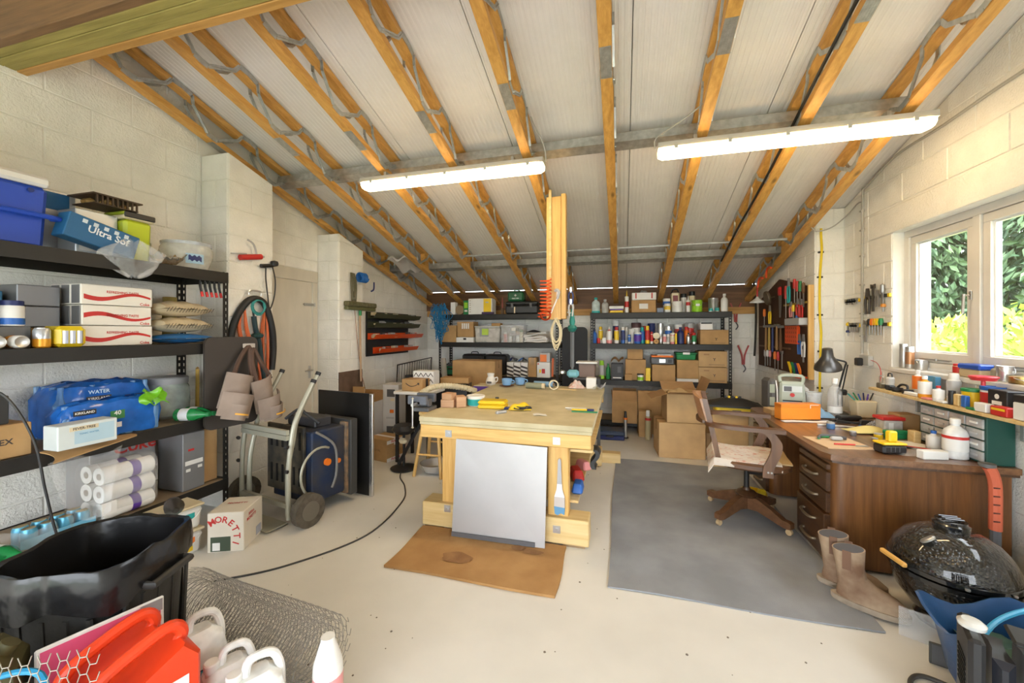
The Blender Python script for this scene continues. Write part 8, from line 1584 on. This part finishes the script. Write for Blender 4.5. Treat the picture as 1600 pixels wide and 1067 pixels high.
# black leaf-blower tube and loose wire netting in front
t = thing('blower_tube', 'black ribbed machine nozzle lying before the red cans', 'nozzle', (-1.47, .60, .43), 30, GZ); q = MB(); q.cyl((-.20, 0, 0), (.10, 0, .02), .035, .03, 14); q.build('tube', BLK, t); q = MB(); q.tube([(.10 + .012 * k, 0, .02) for k in range(8)], .034, 14, rs=[.036 if k % 2 else .030 for k in range(8)]); q.build('ribbed_end', BLK, t); q = MB(); q.box((-.22, 0, .02), (.14, .10, .10), .02); q.build('motor', BLK, t)
q = MB(); q.tube(spline([(-1.62, .60, .52), (-1.56, .64, .56), (-1.48, .68, .55), (-1.40, .66, .46)], 6), .008, 7); one(q, 'blue_hose', plain((.02, .28, .55), .4), 'thin blue air line looping over the red cans', 'hose'); q = MB(); q.tube(spline([(-2.22, .78, .86), (-2.20, .84, .74), (-2.20, .86, .56)], 5), .009, 7); one(q, 'blue_hose', plain((.02, .28, .55), .4), 'short blue air line hanging beside the dustbin', 'hose')
q = MB(); q.b2(-.13, .13, -.09, .09, 0, .36, .01); one(q, 'blower_case', BLK, 'black equipment case in front of the red fuel cans', 'case', (-1.42, .50, 0), 30)
v = []; f = []; wr = .0016
def seg2(p0, p1):
    p0, p1 = Vector(p0), Vector(p1); d_ = (p1 - p0).normalized(); n1 = d_.orthogonal().normalized() * wr; n2 = d_.cross(n1).normalized() * wr; k = len(v)
    v.extend([p0 + n1, p0 - n1 * .5 + n2 * .87, p0 - n1 * .5 - n2 * .87, p1 + n1, p1 - n1 * .5 + n2 * .87, p1 - n1 * .5 - n2 * .87]); f.extend([(k, k + 1, k + 4, k + 3), (k + 1, k + 2, k + 5, k + 4), (k + 2, k, k + 3, k + 5)])
def hp(i, j): s_ = i * .04 + (.02 if j % 2 else 0); return (s_, j * .017, .02 * math.sin(s_ * 6))
for i in range(14):
    for j in range(9):
        s0 = i * .04 + (.02 if j % 2 else 0); z = j * .022; P0, P1 = (s0, .015 * math.sin(s0 * 9), z), (s0 + .0133, .015 * math.sin(s0 * 9), z); seg2(P0, P1); seg2(P1, (s0 + .02, .015 * math.sin(s0 * 9), z + .022)); seg2(P0, (s0 - .0067, .015 * math.sin(s0 * 9), z + .022))
q = MB(); q.add(v, f); o = tag(q.build('wire_netting', plain((.50, .48, .42), .4, .6), None, (-1.78, .42, .45), (0, 0, 32), sharp=180), 'bent strip of hexagonal wire netting in front of the jerrycan', 'wire netting', kind='stuff')
# ================================================================= floor cable
q = MB(); q.tube(spline([(-2.28, 1.76, .007), (-2.0, 2.0, .006), (-1.75, 2.45, .006), (-1.80, 3.0, .006), (-1.95, 3.3, .006), (-2.12, 3.5, .006), (-2.25, 3.75, .006), (-2.38, 3.88, .006)], 10), .006, 7); one(q, 'floor_cable', plain((.05, .05, .05), .6), 'black flex snaking over the floor from the bin to the fragile carton', 'cable')
# ================================================================= foreground, window side
M_TARP = mat('blue_tarp', (.02, .075, .20), .35, var=.2, scale=6, bump=.15, bscale=20)
tp = thing('blue_sack', 'large open blue woven plastic sack in the corner before the barbecue', 'sack', (1.53, 2.0, 0), -10)
q = MB(); rings = []
for z, rx, ry in ((.0, .20, .17), (.07, .23, .19), (.16, .24, .20), (.23, .26, .21), (.28, .30, .23)): rings.append([(x * (1 + .08 * math.sin(i * .9 + z * 9)), y * ry / rx * (1 + .08 * math.cos(i * .7 + z * 11)), z + .035 * math.sin(i * 1.1) * (z > .2)) for i, (x, y, _) in enumerate(sq(rx, 0, 30, 3))])
q.loft(rings, cap=False); q.add(rings[0], [tuple(range(29, -1, -1))]); rr2 = [[(x * .965, y * .965, z + .002) for x, y, z in r_] for r_ in reversed(rings[1:])]; q.loft([rings[-1]] + rr2, cap=False); q.build('sack', M_TARP, tp)
q = MB(); q.sheet(lambda u, v: (-.18 + .36 * u, -.14 + .28 * v, .17 + .05 * math.sin(3 * u) * math.sin(3 * v) + .02 * math.sin(13 * u) * math.sin(11 * v)), 12, 10); q.build('rubbish', plain((.05, .10, .07), .3), tp)
q = MB(); q.tube(spline([(1.08, 1.64, .05), (1.10, 1.66, .30), (1.16, 1.70, .44), (1.32, 1.80, .48), (1.6, 1.88, .52)], 6), .008, 8); one(q, 'blue_hose', plain((.02, .33, .60), .35), 'bright blue air line running across the blue sack', 'hose')
rd = thing('oil_radiator', 'black oil-filled radiator with a vented control panel', 'radiator', (1.08, 1.50, 0), -24); rd.scale = (1, 1, .86)
for k in range(7): q = MB(); q.loft([[(a, y, z) for a, z in ((-.02 + k * .062 - w_, .10 + m_), (-.02 + k * .062 + w_, .10 + m_), (-.02 + k * .062 + w_, .62 - m_), (-.02 + k * .062 - w_, .62 - m_))] for y, w_, m_ in ((-.075, .006, .03), (-.06, .022, .008), (-.02, .014, .002), (.02, .014, .002), (.06, .022, .008), (.075, .006, .03))]); q.build('fin', plain((.015, .016, .022), .3), rd)
q = MB(); q.b2(-.09, -.055, -.08, .08, .06, .66, .010); cp = q.build('control_panel', plain((.02, .02, .021), .4), rd)
for k in range(8): q = MB(); q.b2(-.0925, -.09, -.045, .045, .44 + .017 * k, .448 + .017 * k); q.build('vent_slot', plain((.003, .003, .003), .9), cp)
panel(rd, (.10, .12), (-.091, 0, .30), WHT, 'white_label', '-x'); q = MB(); q.lathe([(0, 0), (.03, 0), (.032, .012), (.022, .022), (0, .024)], n=18); q.build('thermostat_knob', plain((.72, .72, .70), .25, .3), cp, (-.07, 0, .66)); q = MB(); q.b2(.0, .40, -.05, .05, .665, .68, .006); q.build('cover_bar', plain((.02, .02, .02)), rd)
for x in (.02, .36): q = MB(); q.b2(x, x + .03, -.13, .13, .04, .07, .005); ft = q.build('foot', BLK, rd); 
q = MB(); q.tube(spline([(1.22, 1.36, .72), (1.20, 1.35, .66), (1.20, 1.33, .45), (1.22, 1.32, .15)], 5), .008, 7); one(q, 'radiator_flex', plain((.12, .12, .11), .5), 'grey flex hanging over the fins of the radiator', 'cable')
q = MB(); q.tube(spline([(1.32, 2.02, .009), (1.22, 2.07, .009), (1.15, 2.03, .009), (1.12, 1.94, .009), (1.14, 1.84, .009)], 7), .009, 8); one(q, 'rubber_flex', plain((.06, .055, .05), .6), 'loop of dark flex lying on the floor by the radiator', 'cable')
q = MB(); q.b2(-.09, .09, -.003, .003, 0, .13); one(q, 'clear_sheet', M_CLEAR, 'clear plastic sheet standing on edge before the barbecue', 'plastic sheet', (1.36, 2.30, 0), rot=(-6, 0, -28))
t = thing('mat_scrap', 'small dark rubber strip standing by the blue sack', 'strip', (1.33, 2.17, 0), -20); q = MB(); q.b2(-.03, .03, -.006, .006, 0, .09); q.build('strip', plain((.08, .08, .075), .8), t); panel(t, (.045, .08), (0, -.0062, .045), DGRY, 'tread')
q = MB(); q.b2(-.20, .20, -.012, .012, 0, .40, .003); one(q, 'pale_board', plain((.55, .48, .38), .7), 'pale board standing on edge in the corner by the barbecue', 'board', (1.87, 2.16, 0), rot=(-8, 0, -30))
t = thing('garden_axe', 'long-handled axe with an orange and grey rubber grip leaning on the desk', 'axe', (1.945, 2.775, 0), 0); q = MB(); q.tube(spline([(0, 0, .04), (0, .0, .38)], 4), .022, 10); q.build('shaft', plain((.12, .13, .15), .6), t); q = MB(); q.tube(spline([(0, 0, .38), (0, 0, .60), (-.012, 0, .68), (-.03, 0, .72)], 5), .026, 10); q.build('grip', plain((.62, .14, .07), .6), t); q = MB(); q.lathe([(.02, 0), (.034, .005), (.034, .022), (0, .026)], (-.035, 0, .715), 12); q.build('butt', plain((.12, .12, .12)), t); q = MB(); q.prism([(-.10, .0), (.05, .0), (.04, .06), (-.09, .10)], -.014, .014, 'y'); q.build('head', plain((.12, .12, .12), .4, .6), t)
for k in range(5): q = MB(); q.b2(-.026, .002, -.0275, -.0255, .43 + .045 * k, .437 + .045 * k); q.build('grip_groove', plain((.10, .03, .02)), t)
t = thing('yellow_lead', 'coil of yellow flex lying on the floor beneath the desk', 'cable', (1.10, 3.92, .011)); q = MB(); q.tube([(.10 * (1 + .04 * math.sin(i)) * math.cos(i * .45), .10 * math.sin(i * .45), .012 + .006 * i / 14) for i in range(70)], .008, 6); q.build('coil', YEL, t); q = MB(); q.box((.05, -.06, .06), (.06, .05, .05), .01); q.build('plug', plain((.75, .55, .02)), t)
